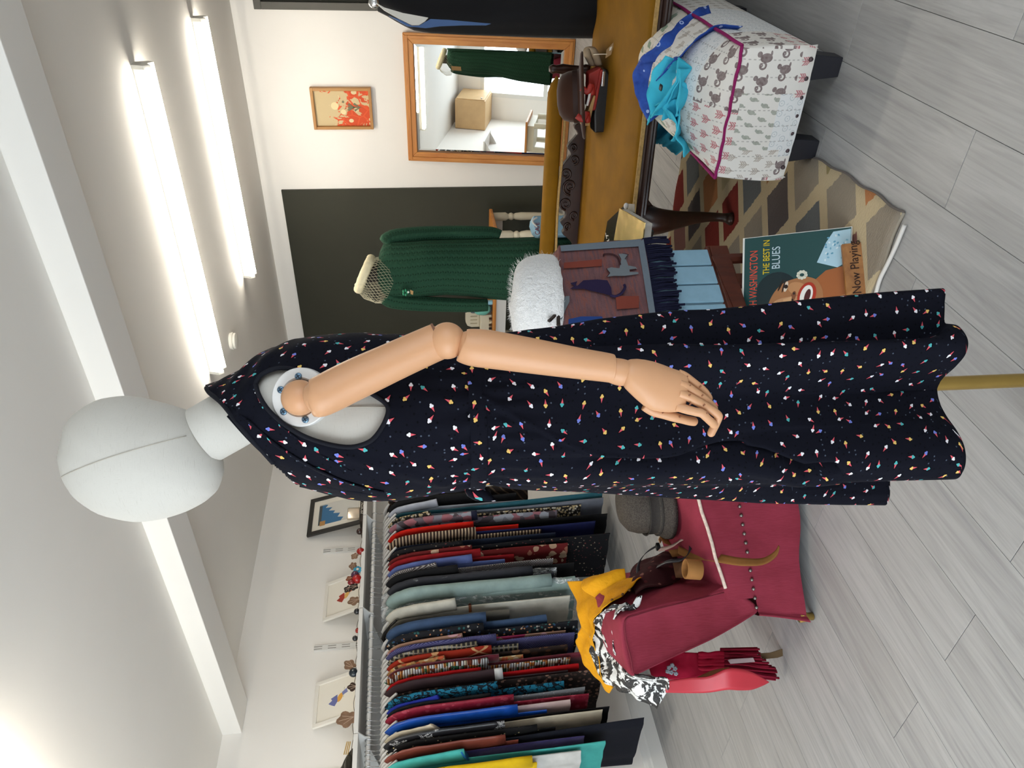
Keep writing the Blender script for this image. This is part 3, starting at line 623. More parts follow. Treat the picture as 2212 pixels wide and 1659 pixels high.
# mirror standing on the floor, leaning on the wall
MX0, MX1, MY0, MY1, MH = -2.135, -1.185, 5.752, 5.925, 1.252
B = V((MX0, MY0, 0)); upm = V((0, MY1-MY0, MH)).normalized(); sdm = V((1, 0, 0)); nm = V((0, -MH, MY1-MY0)).normalized(); hm = sqrt(MH**2+(MY1-MY0)**2)
t = thing('mirror', ((MX0+MX1)/2, MY0, 0), 'large pine framed mirror leaning against the back wall', 'mirror')
R = lambda a, b, d=0: B + sdm*a + upm*b + nm*d
wM = MX1-MX0; fw = 0.075
for name, mt_, pts in (('frame_rail', pine_x, [(0, 0), (wM, 0), (wM-fw, fw), (fw, fw)]), ('frame_rail', pine_x, [(0, hm), (fw, hm-fw), (wM-fw, hm-fw), (wM, hm)]), ('frame_stile', pine, [(0, 0), (fw, fw), (fw, hm-fw), (0, hm)]), ('frame_stile', pine, [(wM, 0), (wM, hm), (wM-fw, hm-fw), (wM-fw, fw)])):
    MB().prism([R(a, b) for a, b in pts], nm*0.028).build(name, mt_, t, bev=0.004)
for (a0, b0, a1, b1) in ((fw*0.2, fw*0.2, wM-fw*0.2, fw*0.5), (fw*0.2, hm-fw*0.5, wM-fw*0.2, hm-fw*0.2)):
    MB().prism([R(a0, b0, .028), R(a1, b0, .028), R(a1, b1, .028), R(a0, b1, .028)], nm*0.008).build('frame_moulding', pine_x, t, bev=0.003)
for (a0, b0, a1, b1) in ((fw*0.2, fw*0.5, fw*0.5, hm-fw*0.5), (wM-fw*0.5, fw*0.5, wM-fw*0.2, hm-fw*0.5)):
    MB().prism([R(a0, b0, .028), R(a1, b0, .028), R(a1, b1, .028), R(a0, b1, .028)], nm*0.008).build('frame_moulding', pine, t, bev=0.003)
g = NG('mirror_glass', 0.0, 0.5, 1.0); g.col((0.86, 0.88, 0.87)); mir = g.m
bw = 0.022; a0, a1, b0, b1 = fw, wM-fw, fw, hm-fw
mb = MB().add([R(a0, b0, .008), R(a1, b0, .008), R(a1, b1, .008), R(a0, b1, .008), R(a0+bw, b0+bw, .0105), R(a1-bw, b0+bw, .0105), R(a1-bw, b1-bw, .0105), R(a0+bw, b1-bw, .0105)], [(4, 5, 6, 7), (0, 1, 5, 4), (1, 2, 6, 5), (2, 3, 7, 6), (3, 0, 4, 7)])
mb.build('glass', mir, t)
# framed marbled print
t = thing('picture_frame', (-1.73, YB, 1.73), 'small wood framed red and cream marbled print on the back wall', 'picture')
xa, xb, za, zb = -1.887, -1.577, 1.513, 1.966
for (p, q, mt_) in (((xa, za), (xb, za+0.022), oak_x), ((xa, zb-0.022), (xb, zb), oak_x), ((xa, za+0.022), (xa+0.022, zb-0.022), oak), ((xb-0.022, za+0.022), (xb, zb-0.022), oak)):
    MB().box(((p[0]+q[0])/2, YB-0.022, (p[1]+q[1])/2), (q[0]-p[0], 0.044, q[1]-p[1]), bev=0.003).build('frame', mt_, t)
g = NG('marbled_print', 0.6, 0.3); o = g.co('Object', (1, 1, 0.8)); n_ = g.noise(o, 7.0, 5.0, 0.62, 1.6); v = g.vor(o, 13.0)
e = g.vor(o, 13.0, 'DISTANCE_TO_EDGE')[0]; r_ = g.mt('SUBTRACT', n_, g.mt('MULTIPLY', g.vor(o, 3.2)[0], 0.32))
c = g.mix(g.gt(r_, 0.40), lin('c9b48a'), lin('c64a24')); c = g.mix(g.mt('MULTIPLY', g.lt(e, 0.05), g.gt(r_, 0.33)), c, lin('d2552c')); c = g.mix(g.mt('MULTIPLY', g.lt(v[0], 0.22), g.gt(r_, 0.36)), c, lin('d9c79c'))
pm = g.col(c)
pr = MB().box(((xa+xb)/2, YB-0.012, (za+zb)/2), (xb-xa-0.03, 0.01, zb-za-0.03)).build('print', pm, t)
def disc(px_, py_, r, mt_, d=0.0185):
    P = WY(px_, py_, YB-d); MB().lathe([(r, 0), (r, 0.0006)], P, (0, -1, 0), 14).build('motif', mt_, t, loc=P)
cm = plain('motif_cream', 'e3d2a4', 0.7); gm = plain('motif_grey', '6f6d54', 0.7)
disc(723, 229, 0.028, cm); disc(742, 242, 0.020, cm); disc(741, 220, 0.009, gm)
lf = MB()
for (x0_, y0_, x1_, y1_) in ((752, 232, 781, 232), (752, 225, 766, 232), (752, 238, 766, 232), (764, 224, 778, 232), (766, 239, 778, 232)):
    a, b = WY(x0_, y0_, YB-0.0185), WY(x1_, y1_, YB-0.0185); d = (b-a).normalized(); s = d.cross(V((0, 1, 0)))*0.009
    lf.prism([a+s, a-s, b-s*.15, b+s*.15], (0, -0.0006, 0))
lf.build('motif', gm, t)
# dark board at the right end of the back wall
t = thing('blackboard', (-0.5, YB, 1.9), 'dark board with a grey frame high on the back wall at the right edge', 'board')
xa, xb, za, zb = -1.05, 0.05, 1.38, 2.279; grey_fr = plain('grey_frame', '5a5853', 0.6, 0.25)
for (p, q) in (((xa, za), (xb, za+0.05)), ((xa, zb-0.05), (xb, zb)), ((xa, za+0.05), (xa+0.05, zb-0.05)), ((xb-0.05, za+0.05), (xb, zb-0.05))):
    MB().box(((p[0]+q[0])/2, YB-0.015, (p[1]+q[1])/2), (q[0]-p[0], 0.03, q[1]-p[1]), bev=0.003).build('frame', grey_fr, t)
MB().box(((xa+xb)/2, YB-0.006, (za+zb)/2), (xb-xa-0.09, 0.012, zb-za-0.09)).build('board', plain('slate', '23231d', 0.7, 0.2, var=0.08), t)

# ================================================================== rug
g = NG('diamond_rug', 0.95, 0.1); o = g.co(); s_ = g.sep(o)
wob = g.mt('MULTIPLY', g.mt('SUBTRACT', g.noise(o, 60, 2.0), 0.5), 0.012); X_ = g.mt('ADD', s_[0], wob); Y_ = g.mt('ADD', s_[1], wob)
A_ = g.mt('DIVIDE', g.mt('SUBTRACT', X_, 0.05), 0.335); B_ = g.mt('DIVIDE', g.mt('ADD', Y_, 0.075), 0.232)
p_ = g.mt('ADD', A_, B_); q_ = g.mt('SUBTRACT', A_, B_)
fp = g.mt('ABSOLUTE', g.mt('SUBTRACT', g.mt('FRACT', p_), 0.5)); fq = g.mt('ABSOLUTE', g.mt('SUBTRACT', g.mt('FRACT', q_), 0.5))
wn = g.n('ShaderNodeTexWhiteNoise', noise_dimensions='2D'); g.t.links.new(g.xyz(g.mt('FLOOR', p_), g.mt('FLOOR', q_)), wn.inputs['Vector'])
cols = ['5c5452', '9a8a62', '66696a', '94897a', '7a2c26', 'b57a50', '7d564f', '8c8878', 'b3a27e', '9c6f48']
c = g.ramp(wn.outputs['Value'], [(k/10, lin(c)) for k, c in enumerate(cols)], True)
fib = g.noise(g.co('Object', (1, 6, 1)), 70, 3.0)
c = g.mix(g.mt('MULTIPLY', fib, 0.35), c, g.mix(0.5, c, (0.05, 0.04, 0.035)))
c = g.mix(g.gt(g.mt('MAXIMUM', fp, fq), 0.385), c, lin('bdab8b'))
g.bump(fib, 0.6, 0.006); rug_m = g.col(c)
RO = V((-1.21, 2.79, 0))
t = thing('rug', (-1.6, 2.4, 0), 'flat woven rug of muted coloured diamonds on the grey floor', 'rug')
rows = []
for i in range(60):
    yy = lerp(1.638, 3.22, i/59); row = []
    xr = tab(yy, [(1.638, -0.742), (1.8, -0.748), (1.985, -0.757), (2.17, -0.781), (3.22, -0.80)])[0] + 0.004*sin(yy*40)
    for k in range(50): xx = lerp(xr, -2.35, k/49); row.append(V((xx, yy+0.004*sin(xx*37), 0.006+0.0015*nz((xx*9, yy*9, 0)))))
    rows.append(row)
edge = [r[0] for r in rows]; edge2 = rows[0]
mbr = MB().grid(rows); ob = mbr.build('pile', rug_m, t, smooth=True, solid=0.008, loc=RO)
MB().tube([p-V((0, 0, 0.002)) for p in edge], 0.005, 6).build('binding', plain('rug_binding', '6b6460', 0.95), t, smooth=True)
MB().tube([p-V((0, 0, 0.002)) for p in edge2], 0.005, 6).build('binding', plain('rug_binding_b', '9c9486', 0.95), t, smooth=True)
pts = [F(x, y, 0.008) for x, y in ((1954, 486), (1938, 525), (1922, 560), (1913, 578), (1900, 605), (1890, 640), (1880, 668), (1876, 700))]
tag(MB().tube(spv(pts, 30), [0.0055]*30, 8).build('flex_lead', plain('flex_white', 'd0ccc6', 0.5, 0.35), smooth=True, loc=pts[3]), 'white cable lying along the near edge of the diamond rug', 'cable')

# ================================================================== sofa
A = F(1590, 475)
def az(d): d = radians(d); return RT*sin(d) + FW*cos(d)
ts, ns = az(-58), az(32)
L = lambda a, b, z=0.0: A + ts*a + ns*b + UP*z
mustard = plain('mustard_velvet', '745008', 0.75, 0.15, var=0.14, vscale=9, bump=0.15, bscale=30)
mahog = wood('dark_mahogany', '1e0f0a', '341b11', 'X', 1.0, 0.35); braid_m = plain('braid', 'a98a58', 0.85, 0.15, var=0.2, vscale=120, bump=0.5, bscale=150)
t = thing('sofa', L(-0.3, 0.4), 'antique sofa in mustard velvet with carved dark wood and cabriole legs', 'sofa')
prof = [(0.035, 0.40), (-0.006, 0.412), (-0.008, 0.425), (0.01, 0.435), (0.06, 0.448), (0.2, 0.461), (0.4, 0.466), (0.6, 0.464), (0.71, 0.457), (0.74, 0.44), (0.74, 0.39)]
rows = []
for i in range(40):
    a = lerp(0.62, -1.42, i/39); rise = 0.11*max(0, min(1, (-a-0.62)/0.5))**1.6 * (1 if a > -1.3 else max(0, 1-((-a-1.3)/0.12)**2*0.8))
    rows.append([L(a, b, z + rise*(1 if k not in (0, 10) else 0)*sin(pi*min(1, max(0.12, (b+0.1)/0.9)))) for k, (b, z) in enumerate(prof)])
MB().grid(rows).build('seat', mustard, t, smooth=True)
MB().box(L(-0.4, 0.385, 0.395), (2.02, 0.70, 0.03), Matrix((ts, ns, UP)).transposed()).build('seat_base', mahog, t)
MB().box(L(-0.4, -0.012, 0.4185), (2.04, 0.006, 0.014), Matrix((ts, ns, UP)).transposed()).build('front_braid', braid_m, t)
ap = [(0.03, 0.41), (-0.016, 0.41), (-0.020, 0.404), (-0.016, 0.398), (-0.022, 0.392), (-0.024, 0.386), (-0.018, 0.380), (-0.020, 0.374), (-0.012, 0.366), (0.03, 0.366)]
MB().prism([L(0.62, b, z) for b, z in ap], ts*-2.04).build('front_rail', mahog, t)
def cabriole(a, b, s=1):
    pa = [(a, b+0.004, 0.385), (a, b-0.022*s, 0.345), (a, b-0.030*s, 0.30), (a, b-0.018*s, 0.23), (a, b+0.000*s, 0.15), (a, b+0.004*s, 0.08), (a, b-0.008*s, 0.035), (a, b-0.022*s, 0.014), (a, b-0.026*s, 0.004)]
    MB().tube(spv([L(*p) for p in pa], 24), [x[0] for x in spl([(0.052,), (0.056,), (0.048,), (0.034,), (0.024,), (0.018,), (0.018,), (0.026,), (0.018,)], 24)], 12).build('leg', mahog, t, smooth=True)
    MB().prism([L(a-0.095, b-0.012, 0.37), L(a+0.095, b-0.012, 0.37), L(a+0.055, b-0.012, 0.325), L(a+0.03, b-0.012, 0.29), L(a-0.03, b-0.012, 0.29), L(a-0.05, b-0.012, 0.33)], ns*0.03).build('knee_bracket', mahog, t, bev=0.004)
cabriole(0, 0.035); cabriole(-1.32, 0.035); cabriole(0.54, 0.70, -1); cabriole(-1.32, 0.70, -1)
# back: padded rail with braid above a carved wooden splat
bk_b = 0.735
rows = []
for i in range(30):
    a = lerp(-0.405, 0.66, i/29); e = min(1, i/2.0)**0.5 if i < 2 else 1
    rows.append([L(a, bk_b + 0.034*cos(q)*e, 0.600 + (0.036*e)*math.copysign(abs(sin(q))**0.6, sin(q)) + 0.006*(a-0.1)) for q in [2*pi*k/16 for k in range(16)]])
MB().grid(rows, True).build('back_pad', mustard, t, smooth=True)
MB().tube([L(a/10, bk_b-0.022, 0.559+0.004*sin(a*0.9)+0.0006*a) for a in range(-4, 7)], 0.0085, 8, flat=((0, 0, 1), 0.8)).build('back_braid', braid_m, t, smooth=True)
MB().lathe([(0.018, 0), (0.021, 0.02), (0.014, 0.04), (0.018, 0.09), (0.022, 0.12), (0.016, 0.15), (0.020, 0.165), (0.012, 0.18)], L(-0.43, bk_b, 0.452), UP, 14).build('back_post', mahog, t, smooth=True)
edgep = [(1262, 262), (1246, 268), (1240, 276), (1248, 288), (1240, 300), (1226, 318), (1233, 334), (1214, 361), (1211, 381), (1206, 394), (1206, 423), (1205, 433), (1213, 446), (1222, 459), (1220, 471), (1211, 481), (1219, 494), (1215, 505), (1228, 517), (1236, 528), (1240, 545)]
q0 = L(0, bk_b-0.012)
top = [onplane(x, y, q0, ns) for x, y in edgep]; top = spv(top, 70)
poly = top + [V((top[-1].x, top[-1].y, 0.44)), V((top[0].x, top[0].y, 0.44))]
MB().prism(poly, ns*0.032).build('carved_splat', mahog, t, bev=0.005)
cv = MB()
def swirl(x, y, r, turns=1.6, s=1):
    c0 = onplane(x, y, q0, ns) - ns*0.004
    cv.tube([c0 + ts*(r*(1-k/40)*cos(s*2*pi*turns*k/32)) + UP*(r*(1-k/40)*sin(s*2*pi*turns*k/32)) for k in range(33)], [0.0055*(1-k/60) for k in range(33)], 6)
swirl(1232, 402, 0.042, 1.0); swirl(1232, 402, 0.026, 1.7); swirl(1222, 375, 0.026, 1.6, -1); swirl(1222, 440, 0.030, 1.6); swirl(1240, 345, 0.022, 1.3, -1); swirl(1240, 465, 0.022, 1.3); swirl(1226, 488, 0.018); swirl(1238, 318, 0.016, 1.4, -1)
cv.build('carving', mahog, t, smooth=True)
# ---------------------------------------------------------------- on the sofa
nb = L(0, 0.36)
def SP(x, y, b=0.36): return onplane(x, y, L(0, b), ns)
blk = plain('black_leather', '141416', 0.35, 0.5, bump=0.1); redl = plain('red_leather', '8e241c', 0.5, 0.35, var=0.1); tanl = plain('tan_leather', 'b08a58', 0.55, 0.3)
t = thing('handbag', SP(1305, 215)-UP*0.02, 'open black leather handbag with red lining on the mustard sofa', 'handbag')
MB().prism([SP(1283, 248), SP(1296, 160), SP(1302, 149), SP(1312, 150), (SP(1319, 162)), (SP(1321, 282)), (SP(1312, 286)), (SP(1284, 288))], ns*0.085).build('body', blk, t, bev=0.008)
MB().prism([SP(1297, 152, .352), SP(1303, 150, .352), SP(1287, 238, .352), SP(1279, 240, .352)], ns*0.10).build('gusset', redl, t, bev=0.004)
MB().prism([SP(1272, 160, .36), SP(1299, 146, .36), SP(1283, 236, .36), SP(1270, 232, .36)], ns*0.06).build('lining', redl, t, bev=0.004)
MB().prism([SP(1283, 205, .345), SP(1287, 207, .345), SP(1273, 272, .345), SP(1258, 273, .345)], ns*0.05).build('inner_flap', tanl, t, bev=0.003)
MB().box(SP(1303, 170, .35), (0.055, 0.012, 0.012), Matrix((ts, ns, UP)).transposed(), bev=0.003).build('clasp', chrome, t)
for (x, y, dx, dy) in ((1260, 190, 6, 26), (1250, 250, 5, 22)):
    MB().tube(spv([SP(x-4, y, .33), SP(x+10, y+8, .325), SP(x+18, y-6, .325), SP(x+20, y+14, .335)], 14), 0.012, 8, flat=(tuple(ns), 0.35)).build('purse', redl, t, smooth=True)
MB().tube([SP(1276, 188, .335), SP(1272, 212, .33), SP(1268, 228, .33)], 0.005, 6).build('ribbon', plain('white_cord', 'd8d4d0', 0.7), t)
t = thing('felt_hat', SP(1256, 215, .48), 'brown felt hat with a wide brim resting above the handbag', 'hat')
c0 = SP(1256, 208, .47); ax = (UP*0.95 + ns*0.20 + ts*0.10).normalized(); feltb = plain('brown_hat_felt', '37221a', 0.9, 0.12, var=0.12, sheen=0.2)
MB().lathe([(0.165, -0.012), (0.168, -0.006), (0.16, 0.0), (0.13, 0.004), (0.105, 0.008), (0.10, 0.02), (0.097, 0.05), (0.088, 0.075), (0.065, 0.092), (0.03, 0.099), (0, 0.1)], c0, ax, 32).build('crown_and_brim', feltb, t, smooth=True)
MB().lathe([(0.1025, 0.010), (0.1015, 0.034)], c0, ax, 32, cap=False).build('hat_band', plain('hat_ribbon', '2a1712', 0.6), t, smooth=True)
t = thing('belt', SP(1290, 115, .42), 'looped taupe belt with a brown paper tag on the sofa', 'belt')
MB().tube(spv([SP(1280, 141, .42), SP(1269, 118, .40), SP(1271, 104, .40), SP(1280, 104, .38), SP(1287, 120, .38), SP(1293, 140, .40)], 24), 0.016, 8, flat=(tuple(ts), 0.2)).build('strap', plain('taupe_leather', '84735e', 0.6, 0.3), t, smooth=True)
MB().prism([SP(1310, 108, .33), SP(1325, 92, .33), SP(1328, 90, .33), SP(1320, 118, .33), SP(1308, 126, .33)], ns*0.002).build('tag', plain('kraft_tag', '8f7350', 0.8), t)
MB().prism([SP(1317, 103, .329), SP(1322, 100, .329), SP(1320, 108, .329), SP(1316, 110, .329)], ns*-0.0006).build('ticket', plain('ticket_white', 'cfcac0', 0.8), t)
MB().tube(spv([SP(1282, 118, .36), SP(1295, 117, .34), SP(1311, 117, .33)], 10), 0.0014, 5).build('string', plain('string', 'd0c8b4', 0.8), t)
# gold wrapped book stack at the left of the sofa
gold = NG('gold_foil', 0.26, 0.5, 1.0); gold.bump(gold.noise(gold.co('Object', (1, 1, 1)), 9, 1.0, 0.5, 0.3), 0.2, 0.02); gold_m = gold.col(lin('f6d690'))
qd = lambda z, *p: [F(x, y, z) for x, y in p]
t = thing('book_stack', F(1375, 500, 0.47), 'gold foil covered book lying on the corner of the mustard sofa', 'book')
q_ = qd(0.525, (1338, 450), (1392, 481), (1386, 540), (1322, 540)); MB().prism(q_, (0, 0, -0.004)).build('cover', gold_m, t)
q_ = qd(0.520, (1340, 452), (1392, 483), (1386, 540), (1324, 540)); MB().prism(q_, (0, 0, -0.026)).build('pages', plain('page_grey', 'b5b0a8', 0.8), t)
q_ = qd(0.493, (1338, 450), (1392, 481), (1386, 540), (1322, 540)); MB().prism(q_, (0, 0, -0.004)).build('back_cover', plain('black_card', '1b1a1c', 0.5), t)
t = thing('book', F(1325, 500, 0.47), 'glossy black book with white letters under the gold foil one', 'book')
q_ = qd(0.486, (1312, 478), (1346, 446), (1400, 500), (1390, 545), (1300, 545)); MB().prism(q_, (0, 0, -0.020)).build('cover', plain('gloss_black', '15140f', 0.2, 0.5), t)
text('ART', 0.05, t, plain('white_ink', 'cfc9bc', 0.7), F(1320, 545, 0.4868), F(1312, 500, .4868)-F(1320, 545, .4868), F(1300, 545, .4868)-F(1330, 545, .4868))
t = thing('gift_tag', F(1360, 445, 0.5), 'plain grey card tag with a white knot beside the gold book', 'tag')
MB().prism(qd(0.488, (1356, 440), (1370, 441), (1370, 458), (1356, 458)), (0, 0, -0.002)).build('card', plain('card_grey', '9c968c', 0.8), t)
MB().ball(F(1352, 445, 0.494), (0.012, 0.008, 0.008), 10, 7).build('knot', plain('white_cord', 'd8d4d0', 0.7), t, smooth=True)
# ================================================================== raspberry slipper chair
rasp = NG('raspberry_linen', 0.85, 0.2); o = rasp.co(); n_ = rasp.noise(o, 6, 3.0); n2 = rasp.noise(rasp.co('Object', (1, 1, 0.15)), 220, 2.0)
c = rasp.ramp(n_, [(0.3, lin('6a1b26')), (0.7, lin('842b3b'))]); c = rasp.mix(rasp.mt('MULTIPLY', n2, 0.25), c, lin('9c4258')); rasp.bump(n2, 0.3, 0.003); rasp_m = rasp.col(c)
O_ = G(-0.80, 2.315); ca_, qa_ = az(85), az(-5)
L = lambda a, b, z=0.0: O_ + ca_*a + qa_*b + UP*z
def CP(x, y, b=0.0): return onplane(x, y, L(0, b), qa_)
t = thing('slipper_chair', L(0.35, 0.28), 'low armless raspberry linen chair with a nailhead line and long skirt', 'chair')
WB = 0.56
zt = lambda a: 0.275+0.225*a
zn = lambda a: 0.185+0.085*a
rows = []
for i in range(25):
    a = lerp(0.06, 0.80, i/24); e = 0.02 if a > 0.78 else 0
    rows.append([L(a, b, z) for b, z in ((0.0, zn(a)), (0.0, zt(a)-0.012), (0.012, zt(a)), (0.06, zt(a)+0.012), (0.2, zt(a)+0.026), (0.36, zt(a)+0.026), (0.5, zt(a)+0.012), (WB-0.012, zt(a)), (WB, zt(a)-0.012), (WB, zn(a)))])
MB().grid(rows).build('seat', rasp_m, t, smooth=True)
MB().prism([L(0.80, 0, zn(.8)), L(0.80, 0, zt(.8)), L(0.80, WB, zt(.8)), L(0.80, WB, zn(.8))], ca_*0.012).build('seat_front', rasp_m, t)
rows = []
for q in range(9):
    s = q/8; row = []
    path = [(0.015, 0.0), (0.2, 0), (0.4, 0), (0.6, 0), (0.8, 0), (0.81, 0.02), (0.81, 0.2), (0.81, 0.4), (0.81, WB), (0.6, WB), (0.4, WB), (0.2, WB), (0.015, WB), (0.0, WB-0.02), (0.0, 0.3), (0.0, 0.02)]
    pts = spl(path+[path[0]], 90)
    for k, (a, b) in enumerate(pts[:-1]):
        ca2, cb2 = (a-0.4)/0.4, (b-WB/2)/(WB/2); out = 0.022*s + 0.008*s*sin(k*0.9)*s
        row.append(L(a+ca2*out, b+cb2*out, lerp(zn(a), 0.032+0.006*sin(k*0.5), s)))
    rows.append(row)
MB().grid(rows, True).build('skirt', rasp_m, t, smooth=True)
MB().tube([L(a/20, -0.004, zt(a/20)-0.004+0.002*sin(a*2)) for a in range(2, 17)], 0.0058, 8).build('piping', plain('cream_piping', 'd0bcae', 0.85, 0.15, var=0.2, vscale=90, bump=0.5, bscale=120), t, smooth=True)
nail = plain('nail_head', '8a8680', 0.3, 0.5, 0.9)
for k in range(26):
    a = 0.03+k*0.0300; P = L(a, -0.003, zn(a)+0.004)
    if k == 0: nb_ = MB().ball(P, 0.0062, 8, 6).build('nail_head', nail, t, smooth=True, loc=P)
    else: ob = bpy.data.objects.new('nail_head', nb_.data); COL.objects.link(ob); ob.parent = t; ob.location = P-V(t['_w'])
# padded back
pp = [(1572, 1266), (1560, 1268), (1520, 1290), (1450, 1302), (1400, 1315), (1374, 1322), (1352, 1330), (1342, 1345), (1343, 1380), (1350, 1420), (1358, 1446), (1364, 1460), (1378, 1458), (1420, 1438), (1480, 1410), (1540, 1382), (1590, 1354), (1622, 1334), (1638, 1322), (1636, 1310), (1612, 1290)]
loop = [((p-O_).dot(ca_), p.z) for p in (CP(x, y) for x, y in pp)]
cx = sum(p[0] for p in loop)/len(loop); cz = sum(p[1] for p in loop)/len(loop)
lp2 = spl(loop+[loop[0]], 64)[:-1]
front = [(a, z) for a, z in lp2]
rows = []
for b, sc_, bul in ((0.012, 0.80, 0), (0.004, 0.93, 0), (0.0, 0.97, 0), (0.006, 1.0, 0.1), (0.03, 1.0, 0.5), (0.10, 1.0, 0.8), (0.22, 1.0, 1), (0.34, 1.0, 1), (0.46, 1.0, 0.8), (0.53, 1.0, 0.5), (0.554, 1.0, 0.1), (0.56, 0.97, 0), (0.556, 0.90, 0), (0.55, 0.8, 0)):
    row = []
    for a, z in front:
        aa = cx+(a-cx)*sc_; zz = cz+(z-cz)*sc_
        if a > cx - (z-cz)*0.35 + 0.02: aa += 0.025*bul*max(0, 1-abs((z-0.46)/0.2)**2)
        if z > 0.60: zz += 0.004*bul
        row.append(L(aa, b, zz))
    rows.append(row)
mb = MB().grid(rows, True); n_ = len(front); mb.f += [tuple(range(n_-1, -1, -1)), tuple(13*n_+k for k in range(n_))]; mb.mi += [0, 0]
mb.build('back', rasp_m, t, smooth=True)
sm = MB().tube(spv([CP(x, y, -0.001) for x, y in ((1564, 1280), (1500, 1297), (1430, 1313), (1378, 1328), (1352, 1340), (1352, 1380), (1362, 1420), (1367, 1452))], 40), 0.0026, 6); sm.build('seam', plain('rasp_dark', '6e2230', 0.9), t, smooth=True)
for x, y in ((1757, 1331),): 
    P = F(x, y, 0.0); MB().lathe([(0.008, 0), (0.013, 0.004), (0.013, 0.02), (0.016, 0.024), (0.017, 0.05)], P+UP*0.0, UP, 14).build('castor_leg', brass, t, smooth=True)
for a, b in ((0.03, 0.52), (0.77, 0.04), (0.77, 0.52)): MB().lathe([(0.008, 0), (0.013, 0.004), (0.013, 0.02), (0.016, 0.024), (0.017, 0.07)], L(a, b, 0), UP, 12).build('castor_leg', brass, t, smooth=True)
# ---------------------------------------------------------------- on the slipper chair
grf = NG('grey_wool_felt', 0.95, 0.1); nn2 = grf.noise(grf.co(), 260, 2.0); grf.bump(nn2, 0.6, 0.003); grf_m = grf.col(grf.ramp(nn2, [(0.3, lin('37332f')), (0.7, lin('56504a'))]))
HB = S(1470, 1082, 2.62); HB.z = 0.383
t = thing('cloche_hat', HB, 'soft dark grey felt cloche hat on the raspberry chair seat', 'hat')
MB().lathe([(0.128, 0.012), (0.135, 0.0), (0.132, 0.018), (0.112, 0.048), (0.104, 0.07), (0.103, 0.09), (0.100, 0.115), (0.088, 0.148), (0.06, 0.170), (0.02, 0.178), (0.0, 0.179)], HB, (ca_*-0.05+UP).normalized(), 32).build('crown', grf_m, t, smooth=True)
MB().lathe([(0.1175, 0.045), (0.1085, 0.05), (0.1065, 0.085), (0.112, 0.09)], HB, (ca_*-0.05+UP).normalized(), 32, cap=False).build('hat_band', plain('grey_band', '3c3936', 0.95, 0.1, bump=0.6, bscale=200), t, smooth=True, solid=0.003)
tan = plain('tan_suede', '83592f', 0.85, 0.15, var=0.1, vscale=30); tan_in = plain('tan_edge', 'a5754a', 0.8)
def band(pts, w_, n=40, up=UP):    # leather strap: a ribbon of width w_ standing on edge or lying
    p = spv(pts, n); rows = []
    for i in range(n):
        u = up(i/(n-1)) if callable(up) else up
        rows.append([p[i]-u*w_/2, p[i], p[i]+u*w_/2])
    return rows
SL = lambda x, y, z=None, fd=2.5: (F(x, y, z) if z is not None else S(x, y, fd))
t = thing('belt', S(1550, 1205, 2.36), 'wide tan suede belt trailing over the edge of the raspberry chair', 'belt')
MB().grid(strip([S(1466, 1180, 2.56), S(1492, 1190, 2.50), S(1520, 1193, 2.42), S(1560, 1198, 2.33), (S(1600, 1205, 2.27)), S(1645, 1206, 2.25), S(1672, 1192, 2.24), S(1682, 1178, 2.235)], [S(1464, 1196, 2.54), S(1488, 1207, 2.48), S(1520, 1210, 2.40), S(1558, 1216, 2.31), S(1600, 1222, 2.255), S(1648, 1220, 2.235), S(1676, 1203, 2.23), S(1684, 1182, 2.23)], 50, 3)).build('strap', tan, t, smooth=True, solid=0.003)
MB().lathe([(0.031, 0), (0.033, 0.002), (0.033, 0.052), (0.030, 0.054), (0.027, 0.052), (0.026, 0.002)], S(1513, 1231, 2.36), (UP+ca_*0.15).normalized(), 26, cap=False).build('coil', plain('tan_coil', '95683a', 0.8, 0.15, var=0.08), t, smooth=True)
MB().grid(strip([S(1452, 1208, 2.52), S(1470, 1212, 2.47), S(1488, 1214, 2.42)], [S(1460, 1248, 2.46), S(1478, 1248, 2.43), S(1492, 1246, 2.39)], 14, 3)).build('strap_end', plain('brown_suede', '5a3a24', 0.85), t, smooth=True, solid=0.003)
MB().grid(band([S(1447, 1172, 2.68), S(1430, 1166, 2.68), S(1440, 1160, 2.70), S(1463, 1162, 2.66), S(1474, 1180, 2.62), S(1470, 1192, 2.58), S(1448, 1196, 2.58)], 0.028, 30, (UP*0.5+ca_).normalized())).build('loop', tan, t, smooth=True, solid=0.003)
t = thing('belt', S(1440, 1210, 2.6), 'narrow dark leather belt with a pale lining looped on the raspberry chair', 'belt')
dk = plain('dark_belt', '2a2a30', 0.3, 0.5); pink_in = plain('belt_lining', 'b99c92', 0.6)
pts = [S(1492, 1172, 2.50), S(1490, 1190, 2.47), S(1474, 1208, 2.46), S(1440, 1214, 2.50), S(1408, 1232, 2.55), S(1386, 1243, 2.58), S(1378, 1232, 2.60), S(1382, 1212, 2.62), (S(1398, 1192, 2.64)), S(1418, 1180, 2.64)]
MB().grid(band(pts, 0.020, 60, (UP*0.75-ca_*0.5-qa_*0.3).normalized())).build('strap', dk, t, smooth=True, solid=0.0025)
pts = [S(1425, 1186, 2.62), S(1440, 1184, 2.60), S(1458, 1176, 2.57), S(1472, 1166, 2.54), S(1484, 1162, 2.52), S(1492, 1170, 2.50)]
MB().grid(band(pts, 0.020, 30, (UP*0.6-ca_*0.6).normalized())).build('lining', pink_in, t, smooth=True, solid=0.0025)
MB().box(S(1421, 1181, 2.63), (0.022, 0.022, 0.014), bev=0.003).build('buckle', black_plastic, t)
t = thing('strap', S(1415, 1128, 2.72), 'pale leather strap emerging from behind the grey felt hat', 'strap')
